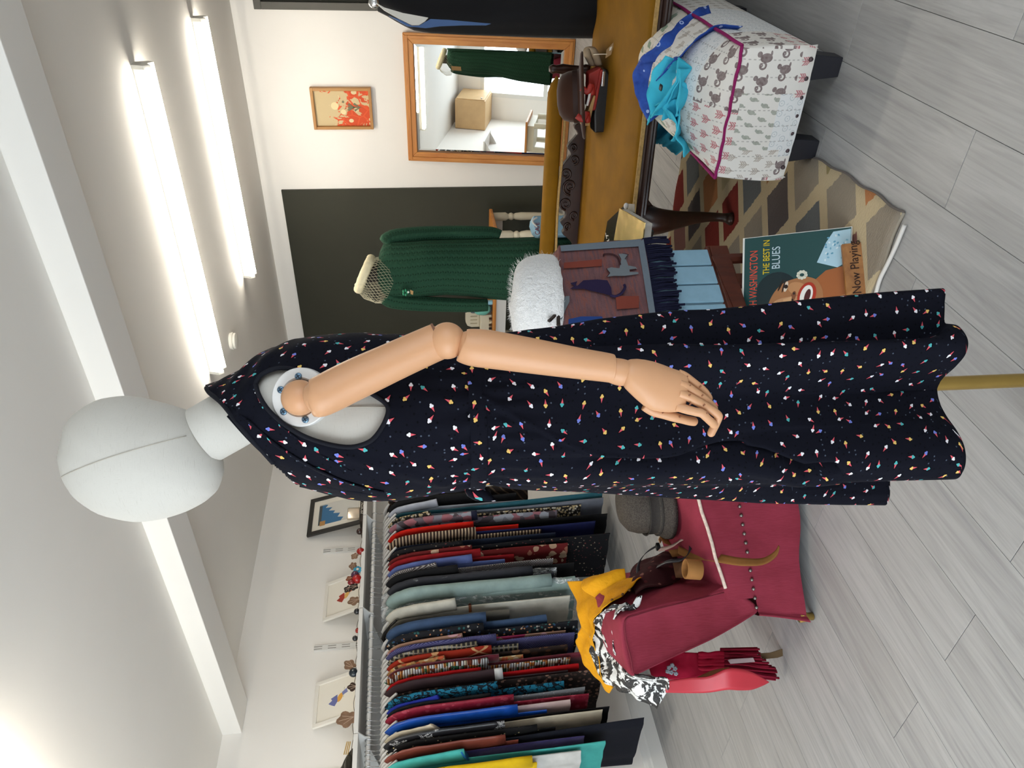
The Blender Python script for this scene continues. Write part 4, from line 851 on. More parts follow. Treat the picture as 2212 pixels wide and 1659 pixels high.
MB().grid(band([S(1405, 1105, 2.74), S(1412, 1122, 2.74), S(1424, 1138, 2.72), S(1432, 1150, 2.70), S(1424, 1170, 2.68)], 0.016, 24, (ca_*0.8+UP*0.3).normalized())).build('strap', plain('pale_leather', 'd2a478', 0.6), t, smooth=True, solid=0.0025)
t = thing('floral_cloth', S(1425, 1235, 2.66), 'dark maroon floral cloth crumpled on the seat of the raspberry chair', 'cloth')
fm_ = pat('marfl2', floral('3a0f16', ['8a5a52', '5a1c22'], 30, 0.25))
MB().grid(strip([S(1365, 1240, 2.75), S(1385, 1215, 2.75), S(1420, 1198, 2.73), S(1442, 1192, 2.70), S(1460, 1200, 2.66)], [S(1375, 1285, 2.40), S(1400, 1272, 2.42), S(1430, 1262, 2.45), S(1452, 1256, 2.48), S(1470, 1250, 2.50)], 30, 16, 0.022, 14, 0.02)).build('cloth', fm_, t, smooth=True, solid=0.003)
# mustard garment and sequinned scarf over the chair back
must = NG('mustard_cloth', 0.8, 0.2); o = must.co(); must.bump(must.noise(o, 34, 3.0), 0.5, 0.012); must_m = must.col(lin('c98c0c'))
ot = thing('mustard_shirt', S(1262, 1330, 2.8), 'mustard yellow garment draped over the top of the raspberry chair back', 'garment')
A_ = [F(1229, 1256, .70), F(1238, 1292, .695), F(1250, 1330, .69), F(1252, 1363, .685), F(1245, 1388, .685), F(1262, 1430, .665), F(1287, 1466, .635), F(1318, 1495, .585)]
B_ = [S(1386, 1247, 2.50), S(1350, 1280, 2.42), S(1312, 1308, 2.40), F(1288, 1330, .68), F(1279, 1368, .682), F(1280, 1412, .676), F(1294, 1448, .655), F(1322, 1488, .605)]
MB().grid(strip(A_, B_, 70, 26, 0.020, 17.0, 0.015)).build('cloth', must_m, ot, smooth=True, solid=0.003)
MB().grid(strip([S(1262, 1252, 2.55), S(1290, 1242, 2.50), S(1322, 1241, 2.48), S(1345, 1246, 2.45)], [S(1286, 1290, 2.50), S(1302, 1275, 2.45), S(1322, 1262, 2.43), S(1352, 1250, 2.43)], 24, 8, 0.010, 22, 0.03)).build('collar_fold', must_m, ot, smooth=True, solid=0.003)
for k, (x, y) in enumerate(((1345, 1284), (1322, 1296), (1360, 1275))): MB().ball(S(x, y, 2.40), 0.005, 8, 6).build('button', plain('button_brown', '5a3a10', 0.4), ot, smooth=True)
sq = NG('zebra_sequins', 0.4, 0.5); o = sq.co(); nz1 = sq.noise(sq.co('Object', (1.0, 1.0, 1.0), (0.4, 0.3, 0.6)), 13, 3.0, 0.6, 2.2); vv = sq.vor(o, 330)
c = sq.mix(sq.gt(nz1, 0.50), lin('151416'), lin('dcdcda')); sq.set('Roughness', sq.mt('ADD', 0.25, sq.mt('MULTIPLY', sq.sep(vv[1])[0], 0.4))); sq.bump(vv[0], 0.5, 0.003); sq_m = sq.col(c)
ot = thing('sequin_scarf', S(1300, 1390, 2.66), 'black and white sequinned scarf wound round the raspberry chair back', 'scarf')
A_ = [S(1352, 1298, 2.36), F(1312, 1316, .672), F(1284, 1342, .676), F(1274, 1388, .678), F(1282, 1432, .665), F(1308, 1474, .635), F(1358, 1500, .58), F(1404, 1522, .52), F(1420, 1529, .50)]
B_ = [S(1386, 1284, 2.34), S(1340, 1318, 2.33), F(1323, 1350, .652), F(1325, 1392, .650), F(1340, 1432, .632), S(1366, 1461, 2.30), S(1402, 1464, 2.32), S(1438, 1464, 2.35), S(1444, 1488, 2.37)]
MB().grid(strip(A_, B_, 80, 24, 0.016, 24.0, 0.03)).build('cloth', sq_m, ot, smooth=True, solid=0.003)
ot = thing('fringed_scarf', S(1540, 1430, 2.55), 'crimson fringed scarf with a silver flower patch hanging behind the raspberry chair', 'scarf')
crim = plain('crimson_cloth', '9a0f30', 0.8, 0.2, var=0.1, vscale=18, bump=0.3, bscale=30); crim2 = plain('deep_crimson', '741026', 0.85, 0.15, var=0.12, vscale=30)
MB().grid(strip([S(1392, 1410, 2.55), S(1450, 1408, 2.56), S(1510, 1410, 2.55), S(1562, 1407, 2.54)], [S(1410, 1466, 2.53), S(1450, 1468, 2.53), S(1505, 1463, 2.52), S(1566, 1448, 2.52)], 30, 18, 0.010, 26)).build('cloth', crim, ot, smooth=True, solid=0.004)
fl_ = MB()
for k in range(5):
    y0 = 1412+k*7.5; fl_.tube(spv([S(1508, y0, 2.525), S(1530, y0+2*(-1)**k, 2.51), S(1548, y0-1, 2.505), S(1562, y0-1, 2.51)], 14), [0.006, 0.008, 0.010, 0.009]+[0.008]*10, 8)
fl_.build('pleat', crim, ot, smooth=True)
fr = MB()
for k in range(34):
    s = k/33; x0, y0 = 1556, lerp(1402, 1450, s); x1 = tab(s, [(0, 1640), (0.2, 1636), (0.45, 1656), (0.7, 1672), (0.9, 1680), (1, 1676)])[0]+random.uniform(-6, 6); y1 = lerp(1402, 1466, s)+random.uniform(-3, 3); fd = 2.52+random.uniform(-.012, .012)
    fr.tube(spv([S(x0, y0, fd), S(lerp(x0, x1, .4), lerp(y0, y1, .3)+random.uniform(-3, 3), fd), S(lerp(x0, x1, .75), lerp(y0, y1, .8), fd), S(x1, y1, fd)], 8), 0.0042, 5)
fr.build('fringe', crim2, ot, smooth=True)['kind'] = 'stuff'
pat_ = MB()
for x, y, r in ((1445, 1442, 5), (1452, 1437, 5), (1458, 1444, 6), (1450, 1452, 6), (1442, 1450, 5), (1460, 1455, 5)):
    for k in range(5): a = 2*pi*k/5; c0 = S(x+r*0.5*cos(a), y+r*0.5*sin(a), 2.508); pat_.ball(c0, 0.0045, 6, 4)
po = pat_.build('flower_patch', plain('silver_patch', '9aa4ac', 0.5), ot, smooth=True); po['kind'] = 'stuff'
MB().prism([S(1572, 1426, 2.495), S(1578, 1424, 2.495), S(1627, 1421, 2.495), S(1631, 1430, 2.495), S(1578, 1434, 2.495)], FW*0.002).build('tag', plain('pale_tag', 'b0a0a2', 0.8), ot)
MB().prism([S(1634, 1412, 2.535), S(1664, 1410, 2.535), S(1690, 1402, 2.535), S(1703, 1413, 2.535), S(1680, 1421, 2.535), S(1650, 1424, 2.535)], FW*0.002).build('brown_tag', plain('brown_tag', '57442c', 0.8), ot)
ot = thing('leather_sash', S(1550, 1475, 2.43), 'coral pink leather sash with a pointed end hanging behind the raspberry chair', 'sash')
sash = plain('coral_leather', 'b5303c', 0.38, 0.4, var=0.06)
MB().grid(strip([S(1438, 1471, 2.43), S(1490, 1464, 2.43), S(1530, 1461, 2.42), S(1566, 1446, 2.40), S(1590, 1444, 2.40), S(1620, 1450, 2.41), S(1645, 1463, 2.42), S(1660, 1472, 2.43)], [S(1438, 1496, 2.43), S(1490, 1497, 2.43), S(1530, 1496, 2.42), S(1570, 1490, 2.40), S(1595, 1491, 2.40), S(1622, 1490, 2.41), S(1645, 1482, 2.42), S(1661, 1474, 2.43)], 50, 6)).build('sash', sash, ot, smooth=True, solid=0.003)
MB().grid(strip([S(1505, 1463, 2.46), S(1540, 1448, 2.45), S(1575, 1441, 2.44)], [S(1505, 1490, 2.46), S(1540, 1488, 2.45), S(1575, 1485, 2.44)], 16, 4)).build('sash_back', plain('tan_lining', '8a5a34', 0.7), ot, smooth=True, solid=0.002)

# ================================================================== patchwork footstool
px0, px1, py0, py1 = -0.822, -0.452, 2.105, 2.93
def motif(name, ink, cell, kind, bgc='e0dcd6', seed=0.0):
    g = NG(name, 0.85, 0.15); uv = g.co('UV'); s_ = g.sep(uv)
    v_ = g.mt('DIVIDE', s_[1], cell); row = g.mt('FLOOR', v_); u_ = g.mt('ADD', g.mt('DIVIDE', s_[0], cell), g.mt('MULTIPLY', row, 0.5))
    jx = g.mt('MULTIPLY', g.mt('SUBTRACT', g.noise(uv, 9/ cell*0.05, 1.0), 0.5), 0.25)
    x = g.mt('SUBTRACT', g.mt('ADD', g.mt('FRACT', u_), jx), 0.5); y = g.mt('SUBTRACT', g.mt('FRACT', v_), 0.5)
    el = lambda cx_, cy_, rx, ry: g.lt(g.mt('ADD', g.mt('POWER', g.mt('DIVIDE', g.mt('SUBTRACT', x, cx_), rx), 2.0), g.mt('POWER', g.mt('DIVIDE', g.mt('SUBTRACT', y, cy_), ry), 2.0)), 1.0)
    ring = lambda cx_, cy_, r, w_: g.lt(g.mt('ABSOLUTE', g.mt('SUBTRACT', g.mt('SQRT', g.mt('ADD', g.mt('POWER', g.mt('SUBTRACT', x, cx_), 2.0), g.mt('POWER', g.mt('SUBTRACT', y, cy_), 2.0))), r)), w_)
    mx = lambda *a: a[0] if len(a) == 1 else g.mt('MAXIMUM', a[0], mx(*a[1:]))
    if kind == 'animal': mk = mx(el(0.08, -0.08, 0.20, 0.27), el(0.22, 0.24, 0.12, 0.11), g.mt('MULTIPLY', ring(-0.24, 0.02, 0.14, 0.045), g.lt(x, -0.12)), el(0.28, -0.28, 0.12, 0.05), ring(-0.22, 0.12, 0.06, 0.03))
    elif kind == 'bird': mk = mx(el(0.0, 0.0, 0.17, 0.28), el(0.1, 0.27, 0.12, 0.1), el(-0.1, -0.3, 0.07, 0.14))
    elif kind == 'sprig':
        ax_ = g.mt('ABSOLUTE', x); br = lambda o_, sl_: g.mt('MULTIPLY', g.lt(g.mt('ABSOLUTE', g.mt('SUBTRACT', g.mt('SUBTRACT', y, o_), g.mt('MULTIPLY', ax_, sl_))), 0.055), g.lt(ax_, 0.26))
        mk = g.mt('MULTIPLY', mx(g.lt(ax_, 0.035), br(-0.05, 0.9), br(0.12, 0.8), br(-0.2, 0.9)), g.lt(g.mt('ABSOLUTE', y), 0.38))
    else: mk = mx(ring(0, 0, 0.26, 0.035), el(0, 0, 0.06, 0.06), ring(0.5, 0.5, 0.16, 0.03))
    st = g.mt('MULTIPLY', g.lt(g.mt('ABSOLUTE', g.mt('SUBTRACT', g.mt('FRACT', g.mt('MULTIPLY', s_[0], 22.0)), 0.5)), 0.035), g.gt(g.mt('FRACT', g.mt('MULTIPLY', s_[1], 70.0)), 0.5))
    wearn = g.noise(uv, 120, 2.0)
    c = g.mix(g.mt('MULTIPLY', mk, g.mt('ADD', 0.55, g.mt('MULTIPLY', wearn, 0.5), clamp=True)), lin(bgc), lin(ink)); c = g.mix(g.mt('MULTIPLY', st, 0.5), c, lin('807a78'))
    g.bump(g.noise(uv, 60, 2.0), 0.15, 0.004); return g.col(c)
mts = [motif('quilt_brown', '5c4346', 0.062, 'animal'), motif('quilt_sage', '93988c', 0.036, 'bird'), motif('quilt_red', 'b25560', 0.045, 'sprig'), motif('quilt_pale', 'b4bcc0', 0.030, 'dot', 'dfe0e0'), motif('quilt_green', '6f8a74', 0.05, 'bird', 'dcd6ca'), motif('quilt_taupe', 'a89c90', 0.042, 'sprig')]
t = thing('footstool', ((px0+px1)/2, (py0+py1)/2, 0), 'long patchwork quilt footstool with magenta piping and black legs', 'footstool')
def zone(u, v):   # u across, v round the section (front 0..0.22, then over the top)
    if v < 0.045: return 0 if u < 0.06 else (3 if u < 0.24 else 2)
    if v < 0.20: return 0 if u > 0.255 else (5 if u < 0.085 else (3 if v < 0.085 else 1))
    if v < 0.36: return 0 if u > 0.20 else 2
    if v < 0.50: return 3 if u > 0.19 else (4 if u < 0.07 else 5)
    if v < 0.68: return 5 if u > 0.2 else 4
    return 4 if u > 0.12 else 0
Wp, Dp = px1-px0, py1-py0
sec = [(0.0, 0.098), (-0.008, 0.14), (-0.012, 0.19), (-0.012, 0.24), (-0.006, 0.29), (0.004, 0.317), (0.025, 0.340), (0.09, 0.378), (0.18, 0.415), (0.3, 0.443), (0.42, 0.450), (0.55, 0.445), (0.66, 0.422), (0.75, 0.385), (0.81, 0.335), (0.828, 0.29), (0.83, 0.2), (0.825, 0.098)]
sec = spl(sec, 66); rows = []; uvs = []; v_ = 0; pm_ = None; NU = 34
for i, (yy, zz) in enumerate(sec):
    if pm_: v_ += hypot(yy-pm_[0], zz-pm_[1])
    pm_ = (yy, zz); row = []
    for k in range(NU+1):
        u = k/NU; e = abs(2*u-1); drop = max(0, zz-0.315)*e**3.2; bul = 0.008*(1-e**2)
        row.append(V((lerp(px0, px1, u), py0+yy - (bul if i < 24 and zz < 0.32 else 0), zz-drop+0.0015*nz((u*14, i*0.5, 0))))); uvs.append((u*Wp, v_))
    rows.append(row)
mb = MB().grid(rows); vrow = [u[1] for u in uvs]
for fi, f in enumerate(mb.f):
    mb.mi[fi] = zone(sum(uvs[i][0] for i in f)/4, sum(uvs[i][1] for i in f)/4)
mb.build('quilt_cover', mts, t, smooth=True, uvs=uvs)
for s, xx, nm_ in ((1, px1, 'side'), (-1, px0, 'side')):     # side panels close the cover down to the frame
    rr = []; uv2 = []
    for q in range(10):
        for i in range(0, 66):
            yy, zz = sec[i]; zt_ = zz-max(0, zz-0.315); zf = lerp(0.098, zt_, q/9)
            rr.append(V((xx+s*0.010*sin(pi*q/9), py0+yy, zf))); uv2.append((yy, zf))
    mb = MB().grid([rr[q*66:(q+1)*66] for q in range(10)])
    for fi, f in enumerate(mb.f):
        y_, z_ = sum(uv2[i][0] for i in f)/4, sum(uv2[i][1] for i in f)/4
        mb.mi[fi] = (2 if z_ < 0.17 else 0) if y_ < 0.17 else (3 if y_ < 0.5 else 5)
    mb.build('quilt_side', mts, t, smooth=True, uvs=uv2)
pip = plain('magenta_piping', '8a1f5c', 0.8, 0.2)
MB().tube([V((lerp(px0-.004, px1+.004, k/20), py0+0.000+0.002*sin(k), 0.319+0.0015*sin(k*1.7))) for k in range(21)], 0.005, 8).build('piping', pip, t, smooth=True)
MB().tube([V((px1+0.005, py0+0.003+k*0.0405, 0.319+0.002*sin(k*1.3))) for k in range(21)], 0.005, 8).build('piping', pip, t, smooth=True)
MB().tube([V((px0-0.005, py0+0.003+k*0.0405, 0.319)) for k in range(21)], 0.005, 8).build('piping', pip, t, smooth=True)
ln = plain('black_leg', '24242a', 0.45, 0.35, var=0.1)
for x, y in ((px0+0.075, py0+0.045), (px1-0.055, py0+0.045), (px0+0.075, py1-0.05), (px1-0.055, py1-0.05)):
    MB().prism([(x-0.036, y-0.034, 0.10), (x+0.036, y-0.034, 0.10), (x+0.036, y+0.034, 0.10), (x-0.036, y+0.034, 0.10)], (0, 0, -0.001)).build('leg_top', ln, t)
    MB().add([V((x+sx*w_, y+sy_*w_, z)) for z, w_ in ((0.10, 0.036), (0.0, 0.027)) for sx, sy_ in ((-1, -1), (1, -1), (1, 1), (-1, 1))], [(0, 1, 2, 3), (7, 6, 5, 4), (0, 4, 5, 1), (1, 5, 6, 2), (2, 6, 7, 3), (3, 7, 4, 0)]).build('leg', ln, t, bev=0.003)
for k in range(7):
    P = V((px0+0.03+k*0.052, py0-0.007, 0.112))
    if k == 0: nb_ = MB().ball(P, 0.007, 8, 6).build('nail_head', plain('dark_nail', '54464a', 0.4, 0.5, 0.6), t, smooth=True, loc=P)
    else: ob = bpy.data.objects.new('nail_head', nb_.data); COL.objects.link(ob); ob.parent = t; ob.location = P-V(t['_w'])
# scarf and cardigan lying on the footstool
def DT(x, y, lift=0.040):
    z = 0.42
    for _ in range(12):
        P = F(x, y, z); d = P.y-py0
        zz = tab(d, [(max(0.0, a), b) for a, b in sec if b > 0.30]) [0] if 0 <= d <= 0.82 else 0.30
        e = min(1.15, abs(2*(P.x-px0)/(px1-px0)-1)); zz -= max(0, zz-0.315)*min(1, e)**3.2
        if e > 1: zz -= (e-1)*0.8
        z = lerp(z, zz+lift, 0.6)
    return F(x, y, z)
g = NG('note_scarf', 0.7, 0.25); o = g.co(); v = g.vor(o, 34, rnd=0.5); nn3 = g.noise(o, 20, 3.0)
rg = g.mt('ABSOLUTE', g.mt('SUBTRACT', v[0], 0.22)); c = g.mix(g.mt('MULTIPLY', g.lt(rg, 0.055), g.gt(g.sep(v[1])[0], 0.35)), g.ramp(nn3, [(0.3, lin('1a3580')), (0.7, lin('2d56b0'))]), lin('a9bce6')); g.bump(nn3, 0.5, 0.012); note_m = g.col(c)
t = thing('blue_scarf', F(1430, 140, 0.41), 'royal blue scarf printed with small white notes across the footstool', 'scarf')
zt_ = lambda x, y: 0.41
A_ = [DT(*p) for p in ((1530, 14), (1478, 36), (1425, 88), (1380, 132), (1370, 155), (1369, 185), (1376, 225), (1400, 264))]
B_ = [DT(*p) for p in ((1604, 57), (1565, 56), (1514, 74), (1478, 116), (1446, 140), (1412, 180), (1402, 222), (1406, 262))]
MB().grid(strip(A_, B_, 60, 18, 0.014, 20.0, 0.052)).build('cloth', note_m, t, smooth=True, solid=0.003)
t = thing('turquoise_cardigan', F(1430, 235, 0.42), 'bright turquoise knit cardigan bunched over the end of the footstool', 'cardigan')
tq = plain('turquoise_knit', '3fb4cf', 0.85, 0.2, var=0.12, vscale=16, bump=0.4, bscale=30)
for A_, B_, wr in (
    ([DT(1440, 122, 0.052), DT(1412, 150, 0.052), DT(1400, 190, 0.052), DT(1402, 225, 0.052), DT(1408, 250, 0.052)], [DT(1466, 124, 0.052), DT(1466, 165, 0.052), DT(1450, 205, 0.052), DT(1436, 235, 0.052), DT(1430, 260, 0.052)], 0.012),
    ([DT(1466, 126, 0.052), DT(1460, 170, 0.052), DT(1440, 205, 0.052), DT(1408, 250, 0.052), DT(1396, 282, 0.052), DT(1398, 300, 0.052)], [DT(1470, 150, 0.052), DT(1466, 200, 0.052), DT(1462, 235, 0.052), DT(1466, 260, 0.052), DT(1462, 290, 0.052), DT(1452, 305, 0.052)], 0.012),
    ([DT(1400, 268, 0.052), DT(1396, 285, 0.052), DT(1408, 306, 0.052), DT(1428, 312, 0.052), DT(1440, 318, 0.052), DT(1458, 336, 0.052)], [DT(1452, 250, 0.052), DT(1462, 275, 0.052), DT(1464, 295, 0.052), DT(1470, 310, 0.052), DT(1478, 322, 0.052), DT(1480, 338, 0.052)], 0.012)):
    MB().grid(strip(A_, B_, 36, 16, wr, 24.0, 0.052)).build('knit', tq, t, smooth=True, solid=0.004)
MB().tube([DT(1425, 187, 0.052), DT(1430, 191, 0.052)], 0.010, 6, flat=(tuple(UP), 0.3)).build('label', plain('black_label', '1c1c20', 0.6), t)
# ================================================================== blue slatted chair seen from behind
P0, P1 = F(1533, 537, 0.325), F(1572, 665, 0.325)
dl = (P1-P0); dl.z = 0; dl.normalize(); nk = UP.cross(dl).normalized()
if nk.dot(FW) > 0: nk = -nk          # nk points to the camera side
Mx = Matrix((dl, nk, UP)).transposed()
L = lambda a, b, z: V((P0.x, P0.y, 0)) + dl*a + nk*b + UP*z
aof = lambda x, y: (onplane(x, y, P0, nk)-P0).dot(dl)
zof = lambda x, y: onplane(x, y, P0, nk).z
t = thing('slatted_chair', L(0.15, -0.2, 0), 'chair with a pale blue slatted back and dark reddish wooden frame', 'chair')
blue = plain('pale_blue_paint', '86abc0', 0.5, 0.3, var=0.05, vscale=30, bump=0.05); redw = wood('reddish_mahogany', '3a1a12', '5e2c1e', 'Z', 1.0, 0.35)
sl_e = [(aof(1540, 538), aof(1546, 571)), (aof(1546, 574), aof(1556, 611)), (aof(1557, 614), aof(1568, 651)), (aof(1570, 656), aof(1580, 694)), (aof(1582, 698), aof(1592, 736))]
ztop = zof(1212, 600)-0.02
for k, (a, b) in enumerate(sl_e):
    z0 = zof((1533, 1546, 1559, 1569, 1580)[k], (554, 592, 632, 665, 700)[k])
    MB().box(L((a+b)/2, -0.008, (z0+ztop)/2), (b-a, 0.016, ztop-z0), Mx, bev=0.003).build('slat', blue, t)
aE = sl_e[-1][1]
MB().box(L(aE/2, -0.016, ztop-0.03), (aE, 0.016, 0.06), Mx, bev=0.003).build('top_rail', blue, t)
MB().box(L(aE/2, -0.03, 0.285), (aE+0.05, 0.03, 0.06), Mx, bev=0.004).build('rear_rail', redw, t)
MB().box(L(aE/2, -0.22, 0.312), (aE+0.06, 0.40, 0.03), Mx, bev=0.006).build('seat', redw, t)
for a in (-0.0, aE):
    MB().tube([L(a+0.02*(1 if a < .1 else -1), -0.03, 0.30), L(a+0.02, -0.02, 0.0)], 0.017, 8).build('leg', redw, t)
    MB().tube([L(a+0.02*(1 if a < .1 else -1), -0.38, 0.30), L(a+0.02, -0.39, 0.0)], 0.017, 8).build('leg', redw, t)
MB().box(L(aE/2, -0.03, 0.17), (aE, 0.018, 0.03), Mx).build('stretcher', redw, t)
MB().box(L(0.085, -0.06, 0.14), (0.045, 0.02, 0.28), Mx).build('middle_leg', wood('red_brace', '5a2e22', '7a4636', 'Z'), t)
MB().prism([L(0.02, -0.012, 0.318), L(aE+0.03, -0.012, 0.285), L(aE+0.03, -0.012, 0.235), L(0.02, -0.012, 0.296)], nk*-0.02).build('rear_apron', redw, t)
# cat scarf hung over its back
catm = NG('cat_weave', 0.9, 0.15); o = catm.co(); s1 = catm.noise(catm.co('Object', (2, 2, 14)), 6, 3.0); s2 = catm.noise(o, 180, 2.0)
c = catm.ramp(s1, [(0.34, lin('5c4248')), (0.5, lin('6d4d50')), (0.58, lin('7d4a42')), (0.66, lin('5d464e'))]); c = catm.mix(catm.mt('MULTIPLY', s2, 0.3), c, lin('8a6a66')); catm.bump(s2, 0.4, 0.003); cat_m = catm.col(c)
sb = 0.014
def KP(x, y, d=0.0): return onplane(x, y, P0+nk*(sb+d), nk)
t = thing('cat_scarf', L(0.12, 0.02, 0.7), 'plum coloured woven scarf with dark and grey cat figures over the blue chair back', 'scarf')
tl, tr = [KP(1206, 532, 0), KP(1214, 700, 0)]
rows = []; nA = 24; nB = 30
topR, topL, botR, botL = KP(1207, 531), KP(1222, 745), KP(1390, 516), KP(1428, 745)
for i in range(nB+6):
    row = []
    for k in range(nA+1):
        s = k/nA
        if i < 6:  q = i/6; p = topR.lerp(topL, s); p = p - nk*(0.05*(1-q)) + UP*(0.012*sin(pi*min(1, q+0.3))*0.8)
        else:
            q = (i-6)/(nB-1); p = topR.lerp(topL, s).lerp(botR.lerp(botL, s), q) + nk*(0.004*sin(s*9)*q+0.004*nz((s*4, q*4, 1)))
        row.append(p)
    rows.append(row)
MB().grid(rows).build('cloth', cat_m, t, smooth=True, solid=0.003)
grb = plain('scarf_border', '6c7680', 0.9, 0.15, bump=0.3, bscale=150)
def patch(pts, m, d, name): 
    MB().prism([KP(x, y, d) for x, y in pts], nk*0.0012).build(name, m, t)
patch([(1210, 531), (1385, 517), (1385, 532), (1212, 543)], grb, 0.008, 'border'); patch([(1378, 525), (1390, 517), (1404, 600), (1425, 740), (1412, 740), (1390, 600)], grb, 0.0085, 'border')
navy_f = plain('cat_navy', '2c2440', 0.9, 0.1); grey_f = plain('cat_grey', '70777c', 0.9, 0.1); bl_f = plain('cat_blue', '28417a', 0.9, 0.1); out_f = plain('cat_outline', '3a1e22', 0.9)
def cat(x0, y0, m, d, kind):
    if kind == 'sit':
        pts = [(1232, 612), (1247, 608), (1243, 616), (1247, 618), (1260, 606), (1290, 604), (1312, 606), (1320, 622), (1322, 640), (1310, 636), (1295, 632), (1275, 628), (1262, 624), (1247, 624), (1232, 624), (1241, 618)]
        patch(pts, m, d, 'cat_figure')
        tb = MB().tube(spv([KP(1318, 638, d+.001), KP(1330, 640, d+.001), KP(1342, 634, d+.001), KP(1350, 622, d+.001), KP(1348, 615, d+.001)], 14), 0.0045, 5); tb.build('cat_tail', m, t)
    else:
        pts = [(1311, 581), (1320, 578), (1338, 580), (1342, 560), (1336, 549), (1350, 548), (1357, 551), (1352, 560), (1357, 574), (1373, 577), (1376, 581), (1360, 583), (1360, 588), (1378, 588), (1379, 592), (1350, 596), (1325, 596), (1311, 598), (1318, 590)]
        patch(pts, m, d, 'cat_figure')
        tb = MB().tube([KP(x, y, d+.001) for x, y in spl([(1340, 572), (1334, 556), (1322, 549), (1306, 549), (1304, 553)], 16)], 0.0028, 5); tb.build('cat_tail', out_f, t)
        tb = MB()
        for a, b in (((1345, 547), (1358, 550)), ((1356, 551), (1350, 560)), ((1310, 580), (1317, 590)), ((1317, 590), (1311, 598)), ((1360, 583), (1374, 581))): tb.tube([KP(*a, d+.0012), KP(*b, d+.0012)], 0.0012, 4)
        tb.build('outline', out_f, t)['kind'] = 'stuff'
cat(0, 0, navy_f, 0.009, 'sit'); cat(0, 0, grey_f, 0.009, 'walk')
patch([(1228, 690), (1255, 684), (1300, 684), (1307, 697), (1260, 702), (1228, 702)], bl_f, 0.009, 'cat_figure'); patch([(1210, 655), (1222, 640), (1230, 640), (1230, 652), (1222, 668), (1214, 690), (1208, 690)], grey_f, 0.009, 'cat_figure')
patch([(1218, 568), (1300, 560), (1300, 575), (1218, 580)], plain('cat_rust', '7d3f34', 0.9, 0.1, var=0.1), 0.0085, 'woven_band'); patch([(1330, 640), (1380, 640), (1380, 665), (1332, 668)], plain('cat_rust', '7d3f34', 0.9, 0.1), 0.0085, 'woven_band')
fr = MB()
for k in range(70):
    s = k/69; p = botR.lerp(botL, s); ln_ = 0.080+random.uniform(-.012, .012)
    p2 = p - UP*ln_ + dl*random.uniform(-.006, .006) + nk*random.uniform(0, .012)
    fr.tube([p+UP*0.004, p.lerp(p2, .5)+dl*random.uniform(-.004, .004)+nk*.004, p2], [0.0032, 0.0034, 0.0038], 5)
fr.build('fringe', plain('navy_fringe', '191a30', 0.9, 0.15), t)['kind'] = 'stuff'
# white angora hat on top
HB = KP(1203, 650, -0.05); HB.z += 0.0
wf = NG('white_angora', 1.0, 0.05); n_ = wf.noise(wf.co(), 70, 4.0, 0.7); wf.bump(n_, 1.0, 0.012); wf.set('Sheen Weight', 0.5); wf_m = wf.col(lin('e6e4e2'))
t = thing('angora_hat', HB, 'fluffy white angora hat sitting on top of the cat scarf', 'hat')
prof = [(0.128, 0.0), (0.138, 0.012), (0.140, 0.04), (0.137, 0.07), (0.128, 0.10), (0.108, 0.122), (0.08, 0.132), (0.04, 0.136), (0.001, 0.136)]
prof = spl(prof, 26); rows = []
for r, h in prof:
    rows.append([HB + UP*(h+0.004*nz((r*20, k, h*9)) - (0.010*sin(2*pi*k/44+0.6)*(h/0.136))) + (RT*cos(2*pi*k/44) + FW*0.85*sin(2*pi*k/44))*(r*(1+0.035*nz((k*0.7, h*30, 2)))) for k in range(44)])
mb = MB().grid(rows, True); ob = mb.build('crown', wf_m, t, smooth=True)
fz = MB(); rnd_ = random.Random(5)
for k in range(900):
    q = rnd_.randrange(1, len(prof)-1); a = rnd_.uniform(0, 2*pi); r, h = prof[q]
    p = HB + UP*h + (RT*cos(a)+FW*0.85*sin(a))*r; nrm = ((RT*cos(a)+FW*sin(a))*0.8 + UP*(h/0.136)**2 + V((rnd_.uniform(-.5, .5), rnd_.uniform(-.5, .5), rnd_.uniform(-.5, .5)))).normalized()
    fz.tube([p-nrm*0.002, p+nrm*rnd_.uniform(.006, .016)], [0.0005, 0.0002], 3, cap=False)
fz.build('fuzz', wf_m, t)['kind'] = 'stuff'
t = thing('hair_clip', KP(1196, 690, 0.01), 'dark metal clip beside the white hat on the scarf', 'clip')
bt = plain('dark_metal', '39302c', 0.35, 0.5, 0.6)
MB().tube(spv([KP(1207, 703, .01), KP(1206, 690, .012), KP(1205, 680, .012), KP(1201, 679, .014), KP(1188, 692, .02), KP(1186, 692, .02)], 16), 0.0055, 6).build('clip_arm', bt, t)
MB().tube([KP(1206, 676, .012), KP(1206, 702, .012)], 0.006, 6).build('clip_bar', bt, t)

# ================================================================== record sleeve and its sign
BR = F(1841, 489, 0.012); RDN = ray(1605, 515)
lo, hi = 1.2, 3.0
